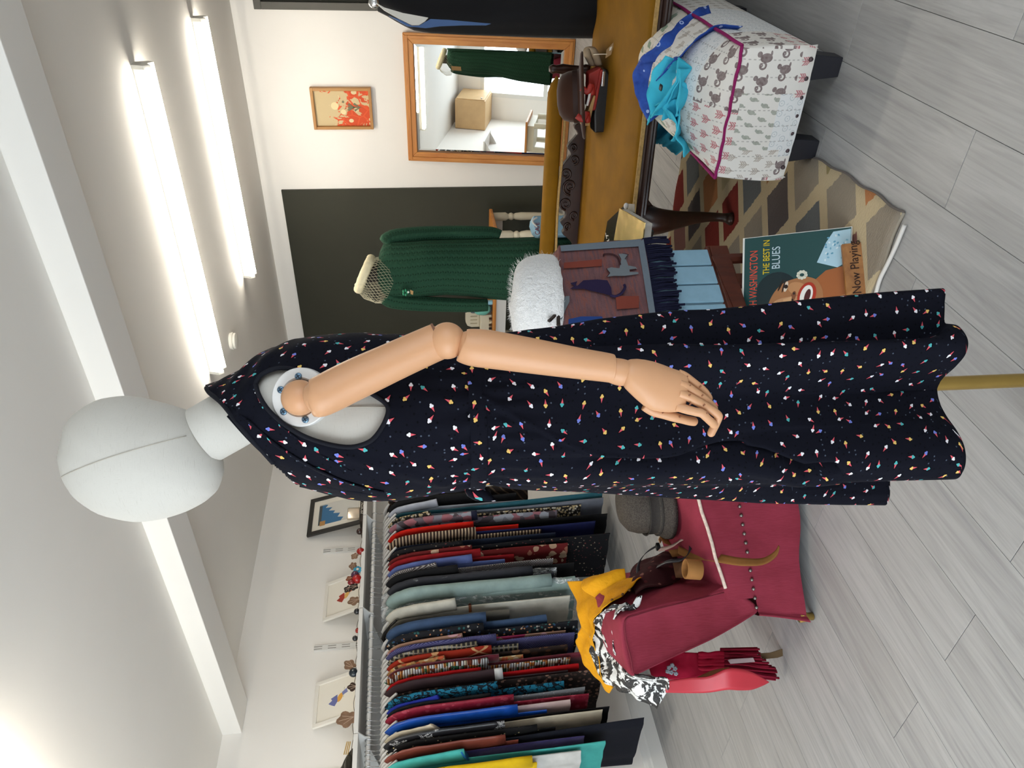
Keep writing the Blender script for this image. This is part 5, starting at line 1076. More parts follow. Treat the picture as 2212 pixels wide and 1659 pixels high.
# upper right corner: on the sight line, one sleeve height (31.5 cm) from the lower corner, leaning away
k_ = RDN; a2 = k_.dot(k_); b2 = 2*k_.dot(EYEP-BR); c2 = (EYEP-BR).dot(EYEP-BR)-0.315**2
disc_ = b2*b2-4*a2*c2; TR = EYEP + k_*((-b2+sqrt(max(disc_, 0)))/(2*a2)); upr = (TR-BR).normalized()
lf = F(1617, 666, TR.z)-TR; lf.z = 0; lf = (lf - upr*lf.dot(upr)).normalized()
nr = lf.cross(upr).normalized()
if nr.dot(FW) > 0: nr = -nr
HS = 0.315; L = lambda a, b, d=0: BR + lf*a + upr*b + nr*d     # a: leftwards from the right edge
t = thing('record_sleeve', BR+lf*0.15, 'dark green record sleeve with a painted laughing face, leaning by the blue chair', 'record')
MB().prism([L(0, 0, -0.004), L(HS, 0, -0.004), L(HS, HS, -0.004), L(0, HS, -0.004)], nr*0.004).build('card', plain('sleeve_white', 'e4e2dc', 0.5), t)
MB().prism([L(0.002, 0.002, 0.0002), L(HS, 0.002, 0.0002), L(HS, HS-0.006, 0.0002), L(0.002, HS-0.006, 0.0002)], nr*0.0006).build('cover', plain('sleeve_green', '1d4545', 0.35, 0.4, var=0.05), t)
# printed portrait: a plain generic laughing woman, flat colours one over the other
def print_(pts, c, lift, nm='print', n=0):
    if n: pts = spl(pts+[pts[0]], n)[:-1]
    MB().prism([L(a*HS, b*HS, 0.0008+lift*0.0002) for a, b in pts], nr*0.00015).build(nm, plain('ink_'+c, c, 0.4, 0.35), t)
def oval(a, b, ra, rb, rot=0.0, n=24): return [(a+ra*cos(2*pi*k/n)*cos(rot)-rb*sin(2*pi*k/n)*sin(rot), b+ra*cos(2*pi*k/n)*sin(rot)+rb*sin(2*pi*k/n)*cos(rot)) for k in range(n)]
print_([(0.02, 0.01), (0.30, 0.01), (0.36, 0.12), (0.30, 0.30), (0.12, 0.22), (0.03, 0.16)], 'a9c9d8', 0); print_([(0.80, 0.01), (1.0, 0.01), (1.0, 0.18), (0.86, 0.22)], 'a9c9d8', 0)
print_([(0.34, 0.01), (0.86, 0.01), (0.84, 0.20), (0.78, 0.34), (0.50, 0.36), (0.38, 0.22)], '9a5a30', 1); print_([(0.60, 0.02), (0.86, 0.02), (0.84, 0.20), (0.66, 0.26)], 'b07a4c', 2)
print_(oval(0.56, 0.66, 0.20, 0.20, 0.3), '16262b', 2); print_(oval(0.74, 0.70, 0.22, 0.17, 0.2), '16262b', 2); print_([(0.36, 0.62), (0.42, 0.80), (0.60, 0.86), (0.80, 0.86), (0.93, 0.74), (0.90, 0.62)], '182a2e', 3, n=40)
print_([(0.42, 0.40), (0.46, 0.30), (0.56, 0.245), (0.68, 0.25), (0.80, 0.34), (0.90, 0.50), (0.92, 0.62), (0.84, 0.72), (0.70, 0.745), (0.56, 0.69), (0.46, 0.58)], 'a06c44', 4, n=60)
print_([(0.60, 0.34), (0.74, 0.40), (0.86, 0.54), (0.88, 0.64), (0.76, 0.71), (0.64, 0.68), (0.60, 0.52)], 'b98a62', 5, n=50); print_(oval(0.72, 0.66, 0.08, 0.035, -0.2), 'c99c6a', 6); print_(oval(0.53, 0.47, 0.06, 0.09, 0.3), 'b98458', 6); print_(oval(0.78, 0.46, 0.05, 0.07, 0.3), 'a9764c', 6)
print_(oval(0.60, 0.385, 0.125, 0.082, 0.28), 'a8301c', 7); print_(oval(0.60, 0.388, 0.098, 0.055, 0.28), 'e8e4dc', 8); print_(oval(0.605, 0.378, 0.066, 0.026, 0.28), '4a1c1c', 9)
print_(oval(0.60, 0.505, 0.05, 0.022, 0.25), '7d4c30', 7); print_(oval(0.575, 0.50, 0.012, 0.010), '2c1610', 8); print_(oval(0.635, 0.515, 0.012, 0.010), '2c1610', 8); print_([(0.60, 0.52), (0.625, 0.60), (0.65, 0.60), (0.645, 0.52)], 'c99a6e', 8)
for a, b in ((0.505, 0.575), (0.725, 0.63)): print_(oval(a, b, 0.050, 0.018, 0.25), 'd8c8b4', 8); print_(oval(a, b, 0.019, 0.019), '2a1a14', 9); print_(oval(a, b+0.022, 0.056, 0.007, 0.25), '2a1812', 10)
print_(oval(0.49, 0.625, 0.06, 0.009, 0.45), '26160f', 8); print_(oval(0.755, 0.695, 0.07, 0.009, 0.0), '26160f', 8)
for k in range(9): a = 2*pi*k/9; print_(oval(0.405+0.030*cos(a), 0.43+0.036*sin(a), 0.016, 0.016, 0, 10), 'd9d8c6', 7)
for k in range(6): a = 2*pi*k/6; print_(oval(0.865+0.02*cos(a), 0.36+0.03*sin(a), 0.014, 0.014, 0, 10), 'd9d8c6', 7)
print_([(0.80, 0.20), (0.90, 0.30), (0.885, 0.32), (0.79, 0.235)], '9a4a90', 7)
for k in range(26): a_, b_ = random.uniform(0.05, 0.29), random.uniform(0.03, 0.24); print_(oval(a_, b_, 0.012, 0.008, random.uniform(0, 3), 8), random.choice(['5f98b4', 'd4e4ea', '78aac2']), 3)
rx = -lf
text('DINAH WASHINGTON', 0.0345, t, plain('ink_coral', 'd8503c', 0.5), L(0.262, 0.268, 0.0011), rx, upr, width=0.62)
text('THE BEST IN', 0.028, t, plain('ink_yellow', 'e0c020', 0.5), L(0.118, 0.232, 0.0011), rx, upr, width=0.68)
text('BLUES', 0.034, t, plain('ink_paleblue', 'c4d4dc', 0.5), L(0.104, 0.201, 0.0011), rx, upr, width=0.74)
print_([(0.90, 0.935), (1.0, 0.935), (1.0, 0.84), (0.90, 0.84)], '17191c', 5)
for k, s in enumerate(('LUXURY', 'BOOK', 'JAZZ')): text(s, 0.0115, t, plain('ink_paleblue', 'c4d4dc', 0.5), L(0.287, 0.2855-k*0.0095, 0.0022), rx, upr, width=0.8, align='RIGHT')
print_([(0.895, 0.945), (1.0, 0.945), (1.0, 0.938), (0.895, 0.938)], '8fb0b4', 6); print_([(0.895, 0.832), (1.0, 0.832), (1.0, 0.838), (0.895, 0.838)], '8fb0b4', 6)
# wooden sign
SR0, SR1 = F(1865, 522, 0.004), F(1876, 641, 0.004); ls = (SR1-SR0); ls.z = 0; ls.normalize(); ns_ = UP.cross(ls).normalized()
if ns_.dot(FW) > 0: ns_ = -ns_
us = (UP*0.9 - ns_*0.35).normalized(); sfn = ls.cross(us).normalized()
if sfn.dot(FW) > 0: sfn = -sfn
sw_ = wood('sign_wood', '7a4a20', 'a8733c', 'X', 1.4, 0.5)
hS = 0.056; wS = 0.205
L = lambda a, b, d=0: SR0 + ls*a + us*b + sfn*d
t = thing('wooden_sign', SR0+ls*0.08, 'small wooden block sign lettered Now Playing before the record sleeve', 'sign')
MB().prism([L(0, 0), L(wS, 0), L(wS, hS), L(0, hS)], sfn*-0.020).build('block', sw_, t, bev=0.002)
text('Now Playing', 0.033, t, plain('burnt_ink', '2c160c', 0.7), L(0.145, 0.017, 0.0005), -ls, us, width=0.90)

# ================================================================== green knitted dress on a dummy
gk = NG('green_knit', 0.9, 0.15); uv = gk.co('UV'); s_ = gk.sep(uv)
zig = gk.mt('ABSOLUTE', gk.mt('SUBTRACT', gk.mt('FRACT', gk.mt('DIVIDE', s_[1], 0.026)), 0.5)); rib = gk.mt('FRACT', gk.mt('ADD', gk.mt('DIVIDE', s_[0], 0.034), gk.mt('MULTIPLY', zig, 0.35)))
hole = gk.mt('MULTIPLY', gk.gt(gk.mt('ABSOLUTE', gk.mt('SUBTRACT', rib, 0.5)), 0.40), gk.gt(gk.mt('FRACT', gk.mt('DIVIDE', s_[1], 0.013)), 0.45))
hgt = gk.mt('SUBTRACT', 1.0, gk.mt('MULTIPLY', gk.mt('ABSOLUTE', gk.mt('SUBTRACT', rib, 0.5)), 2.0)); gk.bump(gk.mt('SUBTRACT', hgt, gk.mt('MULTIPLY', hole, 0.6)), 0.6, 0.006)
gk_m = gk.col(gk.mix(gk.mt('MULTIPLY', hole, 0.7), lin('21402f'), lin('0c2016')))
GD = 4.0; gc = S(830, 594, GD); GB = V((gc.x, gc.y, 0))
t = thing('dress_dummy', GB, 'dressmaking dummy in a green knitted dress and jacket by the dark wall', 'mannequin')
fr_ = (S(830, 640, GD)-S(830, 540, GD)); fr_.z = 0; fr_ = -fr_.normalized()   # towards the right of the photo
dp = UP.cross(fr_).normalized()
def sect(tab_, n, ridge=0.0, nr=26):
    rows = []; uvs = []; arc = 0
    for i in range(n):
        x = lerp(tab_[0][0], tab_[-1][0], i/(n-1)); yl, yr, dep = tab(x, tab_)
        a, b = S(x, yl, GD), S(x, yr, GD); c = (a+b)/2; hw = (a-b).length/2
        row = []
        for k in range(72):
            q = 2*pi*k/72; rg = 1+ridge*max(0, (x-960)/250)*sin(nr*q)
            row.append(c + fr_*(hw*cos(q)*rg) + dp*(dep*sin(q)*rg)); uvs.append((q*0.13, c.z))
        rows.append(row)
    return rows, uvs
gw = plain('dummy_cloth', '2a2622', 0.9)
MB().lathe([(0.042, 0), (0.042, 0.09), (0.03, 0.10)], S(832, 592, GD)-UP*0.0, UP, 18).build('neck', gw, t, smooth=True)
rows, uvs = sect([(816, 612, 570, 0.055), (822, 628, 545, 0.07), (830, 640, 528, 0.085), (845, 647, 522, 0.10), (880, 645, 523, 0.115), (920, 640, 520, 0.125), (960, 637, 519, 0.12), (1010, 640, 517, 0.115), (1060, 646, 516, 0.13), (1120, 650, 515, 0.15), (1180, 652, 513, 0.155), (1250, 655, 510, 0.16)], 60, 0.018)
tb_ = MB().grid(rows, True); ob = tb_.build('knit_dress', gk_m, t, smooth=True, uvs=uvs)
for s, pts in ((1, [(833, 528), (850, 514), (900, 507), (960, 504), (1020, 503), (1060, 504), (1080, 510)]), (-1, [(836, 640), (850, 649), (900, 655), (960, 658), (1020, 660), (1053, 659)])):
    path = spv([S(x, y, GD-(0.02 if k > 3 else 0)) for k, (x, y) in enumerate(pts)], 26)
    mb = MB().tube(path, [0.040, 0.046, 0.048]+[0.046-0.0006*k for k in range(23)], 20); uv2 = [(0.04*2*pi*(i % 20)/20, path[min(i//20, 25)].z) for i in range(26*20)]
    mb.build('knit_sleeve', gk_m, t, smooth=True, uvs=uv2)
MB().lathe([(0.024, 0), (0.024, 0.55)], GB+UP*0.02, UP, 14).build('stand_pole', plain('dark_pole', '2a201a', 0.5), t)
for k in range(3):
    a = 2*pi*k/3+0.4; MB().tube([GB+UP*0.14, GB+V((0.2*cos(a), 0.2*sin(a), 0.012))], 0.012, 8).build('stand_leg', plain('dark_pole', '2a201a', 0.5), t)
bro = thing('brooch', S(877, 632, GD-0.12), 'small green flower brooch pinned to the green knitted dress', 'brooch'); bg_ = plain('brooch_green', '2f8a62', 0.4, 0.4)
for k in range(5): a = 2*pi*k/5; c0 = S(875+4.5*cos(a), 632+4.5*sin(a), GD-0.118); MB().ball(c0, (0.009, 0.009, 0.005), 10, 6).build('petal', bg_, bro, smooth=True, loc=c0)
MB().ball(S(882, 631, GD-.125), 0.006, 8, 6).build('pearl', plain('pearl_white', 'e0ddd4', 0.3), bro, smooth=True)
MB().prism([S(886, 626, GD-.12), S(893, 629, GD-.12), S(892, 637, GD-.12), S(887, 635, GD-.12)], FW*0.003).build('leaf', plain('brooch_tan', 'b08a58', 0.6), bro)
tg = thing('paper_tag', S(850, 560, GD)+dp*0.0, 'brown paper swing tag hanging down the back of the green dress', 'tag')
bk0 = (S(862, 585, GD)) + (dp if dp.dot(FW) > 0 else -dp)*0.115
MB().prism([bk0+fr_*-0.03+UP*0.05, bk0+fr_*0.03+UP*0.05, bk0+fr_*0.03-UP*0.05, bk0+fr_*-0.03-UP*0.05], (dp if dp.dot(FW) > 0 else -dp)*0.002).build('card', plain('kraft_tag2', 'a8855c', 0.8), tg)
# cream hat ring with a net veil
hc = S(788, 592, GD); axh = (UP*0.9 + fr_*0.42 - FW*0.1).normalized(); ux = axh.orthogonal().normalized(); uy = axh.cross(ux)
t = thing('veiled_hat', hc, 'cream cocktail hat with a fine net veil on the green dress dummy', 'hat')
crm = plain('hat_cream', 'e2d6b2', 0.85, 0.15, var=0.08, vscale=40, bump=0.6, bscale=60)
rows = []
for i in range(40):
    a = 2*pi*i/40; cc = hc + (ux*cos(a)+uy*sin(a))*0.092
    rad_ = (ux*cos(a)+uy*sin(a)); rr = 0.024*(1+0.22*nz((i*0.8, 1, 0)))
    rows.append([cc + rad_*(rr*cos(q)*0.8) + axh*(rr*sin(q)) for q in [2*pi*k/12 for k in range(12)]])
rows.append(rows[0]); MB().grid(rows, True).build('brim_roll', crm, t, smooth=True)
MB().lathe([(0.092, 0.0), (0.08, 0.018), (0.04, 0.026), (0, 0.028)], hc, axh, 24, cap=False).build('crown', crm, t, smooth=True)
veil = MB()
def vp_(s, a): # s along the fall, a round
    r = tab(s, [(0, 0.096), (0.3, 0.120), (0.7, 0.125), (1, 0.10)])[0]; d = -0.155*s
    p = hc + (ux*cos(a)+uy*sin(a))*(r*(1+0.05*sin(5*a+s*4))) + axh*d; return p
for k in range(44):
    for sg in (1, -1): veil.tube([vp_(i/10, 2*pi*k/44 + sg*i*0.075) for i in range(11)], 0.0007, 3, cap=False)
veil.build('net_veil', plain('veil_thread', 'cfc6a8', 0.8), t)['kind'] = 'stuff'

# ================================================================== dressing table behind and the small things on it
TY = 5.35
t = thing('dressing_table', (-3.1, TY, 0), 'cream table with a pine edged top and turned legs before the dark panel', 'table')
crp = plain('cream_paint', 'cdc4ae', 0.5, 0.3, var=0.04); whp = plain('white_apron', 'd4d2cf', 0.5, 0.3)
zT = 0.612; xa, xb = -3.75, -2.50; ya, yb = TY-0.03, TY+0.42
MB().box(((xa+xb)/2, (ya+yb)/2, zT-0.014), (xb-xa, yb-ya, 0.028), bev=0.008).build('table_top', pine_x, t)
MB().box(((xa+xb)/2, ya+0.03, zT-0.028-0.042), (xb-xa-0.10, 0.02, 0.084)).build('apron', whp, t)
MB().box(((xa+xb)/2, yb-0.03, zT-0.028-0.042), (xb-xa-0.10, 0.02, 0.084)).build('apron', whp, t)
def turned(x, y, z1, parent, m=crp, s=1.0):
    MB().lathe([(r*s, h*z1) for r, h in ((0.018, 0), (0.024, 0.04), (0.030, 0.08), (0.020, 0.13), (0.024, 0.17), (0.030, 0.40), (0.033, 0.60), (0.027, 0.68), (0.020, 0.70), (0.030, 0.73), (0.030, 0.75), (0.021, 0.78), (0.034, 0.82), (0.034, 1.0))], (x, y, 0), UP, 16).build('leg', m, parent, smooth='auto')
for x in (xa+0.05, xb-0.05):
    for y in (ya+0.05, yb-0.05): turned(x, y, zT-0.028, t)
cz = zT
def onT(x, y, Y=TY+0.12): return WY(x, y, Y)
t = thing('vanity_box', onT(1060, 690), 'cream ribbed jewellery box with rounded corner on the table', 'box')
a, b = onT(1045, 702), onT(1010, 672); zlo, zhi = zT+0.0, onT(1006, 685).z; xL_, xR_ = onT(1040, 706).x, onT(1040, 672).x
MB().prism([(xL_, TY+.12, zlo+.10), (xL_, TY+.12, zhi-0.05), (xL_+0.015, TY+.12, zhi-0.015), (xL_+0.05, TY+.12, zhi), (xR_, TY+.12, zhi), (xR_, TY+.12, zlo+.10)], (0, 0.06, 0)).build('back_panel', crp, t, bev=0.004)
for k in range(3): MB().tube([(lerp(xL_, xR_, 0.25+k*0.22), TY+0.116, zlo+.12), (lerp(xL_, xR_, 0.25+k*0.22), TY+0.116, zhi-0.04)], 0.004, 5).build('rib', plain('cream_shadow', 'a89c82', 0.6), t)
for k in range(5):
    c0 = onT(1048+6*(k % 3), 674+8*k, TY+0.08); MB().ball(c0+V((0, 0, 0)), (0.018, 0.012, 0.022), 10, 7).build('rosette', crp, t, smooth=True)
MB().box(((xL_+xR_)/2, TY+0.10, zlo+0.05), (xR_-xL_, 0.10, 0.10), bev=0.008).build('drawer_base', crp, t)
t = thing('cloth_bundle', onT(1035, 665), 'bunched aqua cloth beside the cream ribbed box', 'cloth')
rows = []
ctr = onT(1042, 668, TY+0.02)
for i in range(12): 
    th_ = pi*(i+0.5)/12; rows.append([ctr+V((0.055*sin(th_)*cos(q)*(1+.2*nz((q, i*.5, 1))), 0.035*sin(th_)*sin(q), 0.07*cos(th_)*(1+.15*nz((q*1.3, i*.4, 4))))) for q in [2*pi*k/18 for k in range(18)]])
MB().grid(rows, True).build('cloth', plain('aqua_cloth', '6fb3a6', 0.85, var=0.15, bump=0.3), t, smooth=True)
t = thing('grey_pouch', onT(1024, 664), 'slate grey pouch with a dark trim behind the aqua cloth', 'pouch')
P = onT(1026, 665, TY+0.06); P2 = onT(1010, 665, TY+0.06)
MB().box(((P.x+P2.x)/2, TY+0.07, (P.z+zT)/2+0.02), (0.10, 0.06, abs(P.z-zT)+0.04), bev=0.02).build('pouch', plain('slate_cloth', '565c66', 0.85), t, smooth='auto')
MB().ball(P2+V((0, 0, 0.02)), (0.045, 0.03, 0.035), 12, 8).build('trim', plain('dark_lace', '2a2a32', 0.9, bump=1.0, bscale=80), t, smooth=True)
t = thing('comb', onT(1060, 700), 'row of small brown and cream trinkets on the table front', 'trinket')
for k in range(4): c0 = V((onT(1060, 690+k*7, TY+.02).x, TY+0.03, zT+0.013)); MB().box(c0, (0.016, 0.016, 0.026), bev=0.003).build('trinket_piece', plain(('trk%d' % k).replace('0', 'a').replace('1', 'b').replace('2', 'c').replace('3', 'd'), ('4a2c20', 'c9bda0', '54402c', '2a2522')[k], 0.6), t)
t = thing('blue_box', onT(1062, 652), 'tiny pale blue box on the table beside the green sleeve', 'box')
c0 = onT(1063, 653, TY+0.03); MB().box((c0.x, TY+0.03, zT+0.02), (0.03, 0.03, 0.04), bev=0.003).build('body', plain('pale_cyan', '8fc4d8', 0.6), t); MB().box((c0.x, TY+0.03, zT+0.042), (0.033, 0.033, 0.006)).build('lid', plain('brick_red', '8a4a38', 0.6), t)
t = thing('storage_basket', (-3.3, TY+0.15, 0), 'cream cloth sacks under the pine edged table', 'bag')
for k in range(3): MB().ball((-3.5+0.2*k, TY+0.14, 0.20), (0.12, 0.12, 0.21), 16, 10).build('sack', plain('cream_sack', 'b0a690', 0.9, bump=0.4, bscale=20), t, smooth=True)
# blue lettered bag behind the sofa
t = thing('tote_bag', S(1170, 485, 3.85), 'pale blue bag with dark red lettering peeping over the sofa back', 'bag')
q = [S(1152, 466, 3.85), S(1150, 480, 3.85), S(1156, 497, 3.85), S(1166, 508, 3.85), S(1240, 512, 3.85), S(1240, 462, 3.85), S(1160, 466, 3.85)]
q = q[:4] + [V((q[3].x, q[3].y, 0.004)), V((q[0].x, q[0].y, 0.004))]
MB().prism(q, FW*0.12).build('body', plain('bag_blue', '86a9bd', 0.7, var=0.05), t, bev=0.006)
up_, rt_ = UP, RT
text('CAFE', 0.035, t, plain('bag_ink', '7a2430', 0.7), S(1166, 507, 3.848), RT, UP, width=0.8); text('LOVE', 0.03, t, plain('bag_ink', '7a2430', 0.7), S(1178, 507, 3.848), RT, UP, width=0.8)
MB().tube(spv([S(1160, 470, 3.84), S(1150, 478, 3.83), S(1160, 490, 3.84)], 10), 0.005, 6).build('handle', plain('bag_white', 'd0cdc6', 0.8), t)

# ================================================================== black gown on a white dummy at the right edge
BD = 3.05
t = thing('gown_dummy', V((S(1100, -40, BD).x, S(1100, -40, BD).y, 0)), 'white dummy in a long black velvet gown with a blue lining at the right edge', 'mannequin')
velv = plain('black_velvet', '0c0c0f', 0.75, 0.2, bump=0.1, sheen=0.15); wd = plain('dummy_white', 'dcd8cf', 0.6, 0.3); bls = plain('blue_satin_lining', '3d5f92', 0.35, 0.5)
def gsec(T, n, m_, d0=0.0, nr=0):
    rows = []
    for i in range(n):
        x = lerp(T[0][0], T[-1][0], i/(n-1)); yl, yr, dep = tab(x, T); a, b = S(x, yl, BD), S(x, yr, BD); c = (a+b)/2; hw = (a-b).length/2; f = (b-a); f.z = 0; f.normalize(); d_ = UP.cross(f)
        rows.append([c + f*(hw*cos(q)*(1+0.02*nr*sin(9*q))) + d_*(dep*sin(q)*(1+0.03*nr*sin(9*q))) for q in [2*pi*k/48 for k in range(48)]])
    return rows
T = [(812, 22, -150, 0.06), (830, 30, -170, 0.09), (860, 48, -190, 0.10), (885, 60, -200, 0.11), (920, 66, -205, 0.12), (1000, 70, -200, 0.12), (1060, 72, -190, 0.12), (1150, 74, -205, 0.15), (1240, 75, -215, 0.17), (1375, 75, -230, 0.20), (1500, 75, -240, 0.22), (1630, 76, -245, 0.23)]
MB().grid(gsec(T, 44, 48, 0, 1), True).build('gown', velv, t, smooth=True)
def front(pts, m, nm, d): MB().prism([S(x, y, BD-d) for x, y in pts], FW*0.004).build(nm, m, t)
front([(812, 6), (830, 16), (870, 28), (925, 38), (918, 46), (905, 54), (890, 54), (862, 40), (830, 22)], wd, 'chest', 0.135)
front([(840, 34), (862, 42), (890, 56), (906, 55), (930, 41), (970, 43), (1060, 51), (1050, 54), (1000, 54), (950, 56), (920, 60), (880, 56)], bls, 'lining_panel', 0.137)
MB().ball(S(808, 6, BD-0.10), (0.022, 0.014, 0.022), 12, 8).build('brooch', chrome, t, smooth=True)
MB().lathe([(0.055, 0), (0.05, 0.10), (0.05, 0.14)], S(808, -60, BD), UP, 18).build('neck', wd, t, smooth=True)
MB().lathe([(0.02, 0), (0.02, 0.5)], (t.location.x, t.location.y, 0.01), UP, 12).build('pole', plain('dark_pole', '2a201a', 0.5), t)
MB().lathe([(0.16, 0), (0.16, 0.012), (0.03, 0.02)], (t.location.x, t.location.y, 0.0), UP, 24).build('base', plain('dark_pole', '2a201a', 0.5), t)

# ================================================================== front corner of the room, seen in the mirror
t = thing('meter_cupboard', (-3.84, YF+0.3, 2.1), 'pale wooden cupboard boxed in under the ceiling at the front corner', 'cupboard')
bw_ = plain('birch_ply', 'c9a87c', 0.5, 0.3, var=0.05)
MB().box((-3.86, YF+0.34, 2.10), (0.48, 0.66, 0.52), bev=0.004).build('carcass', bw_, t); MB().box((-3.612, YF+0.34, 2.10), (0.016, 0.62, 0.48), bev=0.003).build('door', bw_, t); MB().ball((-3.598, YF+0.58, 1.92), 0.014, 10, 7).build('knob', chrome, t, smooth=True)
t = thing('side_table', (-3.72, -0.15, 0), 'cream table with a wooden top and turned leg near the front wall', 'table')
MB().box((-3.78, -0.15, 0.985), (0.50, 0.66, 0.03), bev=0.006).build('table_top', pine_x, t); MB().box((-3.80, -0.15, 0.92), (0.40, 0.56, 0.10)).build('apron', crp, t)
for x in (-3.97, -3.60):
    for y in (-0.40, 0.10): turned(x, y, 0.87, t, crp, 1.25)
t = thing('wall_shelf', (XL, -0.2, 1.66), 'small white shelf on the left wall near the front corner', 'shelf')
MB().box((XL+0.10, -0.20, 1.66), (0.20, 0.6, 0.02)).build('board', metal_white, t)
for y in (-0.44, 0.04): MB().prism([(XL, y, 1.65), (XL+0.18, y, 1.65), (XL, y, 1.54)], (0, 0.008, 0)).build('bracket', metal_white, t)
# ================================================================== the linen mannequin in front
MD = 1.22
linen = NG('linen_cover', 0.9, 0.15); o = linen.co(); a_ = linen.noise(linen.co('Object', (6, 6, 130)), 9, 3.0); b_ = linen.noise(linen.co('Object', (150, 150, 7)), 9, 3.0)
fl2 = linen.mt('MULTIPLY', linen.ramp(a_, [(0.62, (0, 0, 0)), (0.72, (1, 1, 1))]), 0.28); fl3 = linen.mt('MULTIPLY', linen.ramp(b_, [(0.62, (0, 0, 0)), (0.72, (1, 1, 1))]), 0.22)
c = linen.mix(linen.mt('ADD', fl2, fl3), lin('c6c2ba'), lin('938b80')); linen.bump(linen.mt('ADD', a_, b_), 0.12, 0.001); linen_m = linen.col(c)
skin = NG('peach_plastic', 0.42, 0.4); skin.set('Subsurface Weight', 0.08); skin.set('Subsurface Radius', (0.02, 0.01, 0.006)); skin_m = skin.col(lin('c8966f'))
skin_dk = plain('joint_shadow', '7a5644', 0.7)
PD = MD+0.12; base = S(2212, 822, PD)
t = thing('mannequin', V((base.x, base.y, 0)), 'linen covered mannequin with an egg head, jointed peach arm and brass pole', 'mannequin')
MB().tube([S(1850, 836, PD), V((base.x, base.y, 0.012))], 0.0140, 24).build('pole', brass, t, smooth='auto')
MB().lathe([(0.035, 0), (0.035, 0.008), (0.03, 0.016), (0.02, 0.024)], V((base.x, base.y, 0)), UP, 32).build('base', brass, t, smooth='auto')
# egg head: outline turned into a rounded volume
out = [(132, 984), (140, 945), (155, 904), (203, 868), (245, 857), (289, 856), (344, 868), (385, 880), (415, 892), (440, 915), (462, 950), (477, 985), (481, 1020), (470, 1056), (452, 1076), (434, 1089), (400, 1106), (362, 1118), (330, 1124), (297, 1126), (255, 1119), (217, 1107), (174, 1078), (155, 1054), (141, 1027)]
hc = S(308, 990, MD); rows = []
ol = [S(x, y, MD)-hc for x, y in out]; ol = [V(p) for p in spl([tuple(p) for p in ol]+[tuple(ol[0])], 73)][:-1]
hd = 0.088
for i in range(33):
    ph = -pi/2+pi*i/32; rows.append([hc + p*cos(ph) + FW*(hd*sin(ph)) for p in ol])
MB().grid(rows, True).build('head', linen_m, t, smooth=True)
sm = []
for k in range(25):
    s = k/24; P = S(lerp(145, 424, s), lerp(1030, 937, s)-6*sin(pi*s), MD); d = P-hc
    ang = max(range(72), key=lambda j: ol[j].normalized().dot(d.normalized()) if d.length > 1e-6 else 0); q = min(0.999, d.length/ol[ang].length); sm.append(P - FW*(hd*sqrt(1-q*q)+0.0006))
MB().tube(sm, 0.0006, 5).build('head_seam', plain('linen_thread', 'b3aca0', 0.9), t, smooth=True)
n0, n1 = S(440, 940, MD), S(640, 826, MD)
nk = MB().tube([n0.lerp(n1, k/8) for k in range(9)], [0.0475, 0.0478, 0.048, 0.048, 0.0485, 0.0485, 0.049, 0.049, 0.049], 40); nk.build('neck', linen_m, t, smooth='auto')
# body profile shared by the torso and the dress: photo height, front edge, back edge, half depth
BT = [(452, 925, 838, 0.055), (480, 965, 828, 0.075), (520, 990, 812, 0.105), (560, 1010, 784, 0.128), (600, 1027, 758, 0.143), (650, 1043, 741, 0.152), (700, 1056, 732, 0.156), (750, 1068, 728, 0.157), (800, 1073, 727, 0.155), (850, 1073, 729, 0.150), (900, 1064, 732, 0.143), (950, 1054, 737, 0.136), (1000, 1047, 741, 0.130), (1035, 1045, 741, 0.129)]
def bsec(x, f=1.0, off=0.0, n=144, ex=2.15):
    yl, yr, dep = tab(x, BT); a, b = S(x, yl, MD), S(x, yr, MD); c = (a+b)/2; hw = (a-b).length/2
    e = 2.0/ex
    return [c + RT*((hw*f+off)*math.copysign(abs(cos(q))**e, cos(q))) - FW*((dep*f+off)*math.copysign(abs(sin(q))**e, sin(q))) for q in [2*pi*k/n for k in range(n)]], c
rows = [bsec(lerp(500, 1030, i/50), 0.975, -0.003)[0] for i in range(51)]
NECK = [(446, 838), (452, 848), (480, 872), (512, 912), (545, 950), (590, 1000), (640, 1045)]
def neckx(y):
    for (xa, ya), (xb, yb) in zip(NECK, NECK[1:]):
        if y <= yb: return lerp(xa, xb, max(0, (y-ya)/(yb-ya)))
    return 650
mb = MB().grid(rows, True); mb.f = [f for f in mb.f if pix(mb.v[f[0]])[0] > neckx(pix(mb.v[f[0]])[1])+6]; mb.mi = [0]*len(mb.f)
mb.build('torso', linen_m, t, smooth=True)
def nearpt(x, y, f=0.975, off=-0.003):     # point of the torso skin seen at this place
    yl, yr, dep = tab(x, BT); a, b = S(x, yl, MD), S(x, yr, MD); c = (a+b)/2; hw = (a-b).length/2*f+off
    P = S(x, y, MD-dep*0.8); d = max(-0.98, min(0.98, (P-c).dot(RT)/hw)); return (dep*f+off)*(1-abs(d)**2.15)**(1/2.15)
seam = [S(x, y, MD-nearpt(x, y)-0.001) for x, y in [(556, 866), (580, 867), (600, 866)]]; MB().tube(seam, 0.0008, 5).build('torso_seam', plain('linen_thread', 'a39c90', 0.9), t)
seam = [S(x, y, MD-nearpt(x, y)-0.001) for x, y in spl([(700, 878), (740, 880), (790, 879), (838, 880)], 20)]; MB().tube(seam, 0.001, 5).build('torso_seam', plain('linen_thread', 'a39c90', 0.9), t)
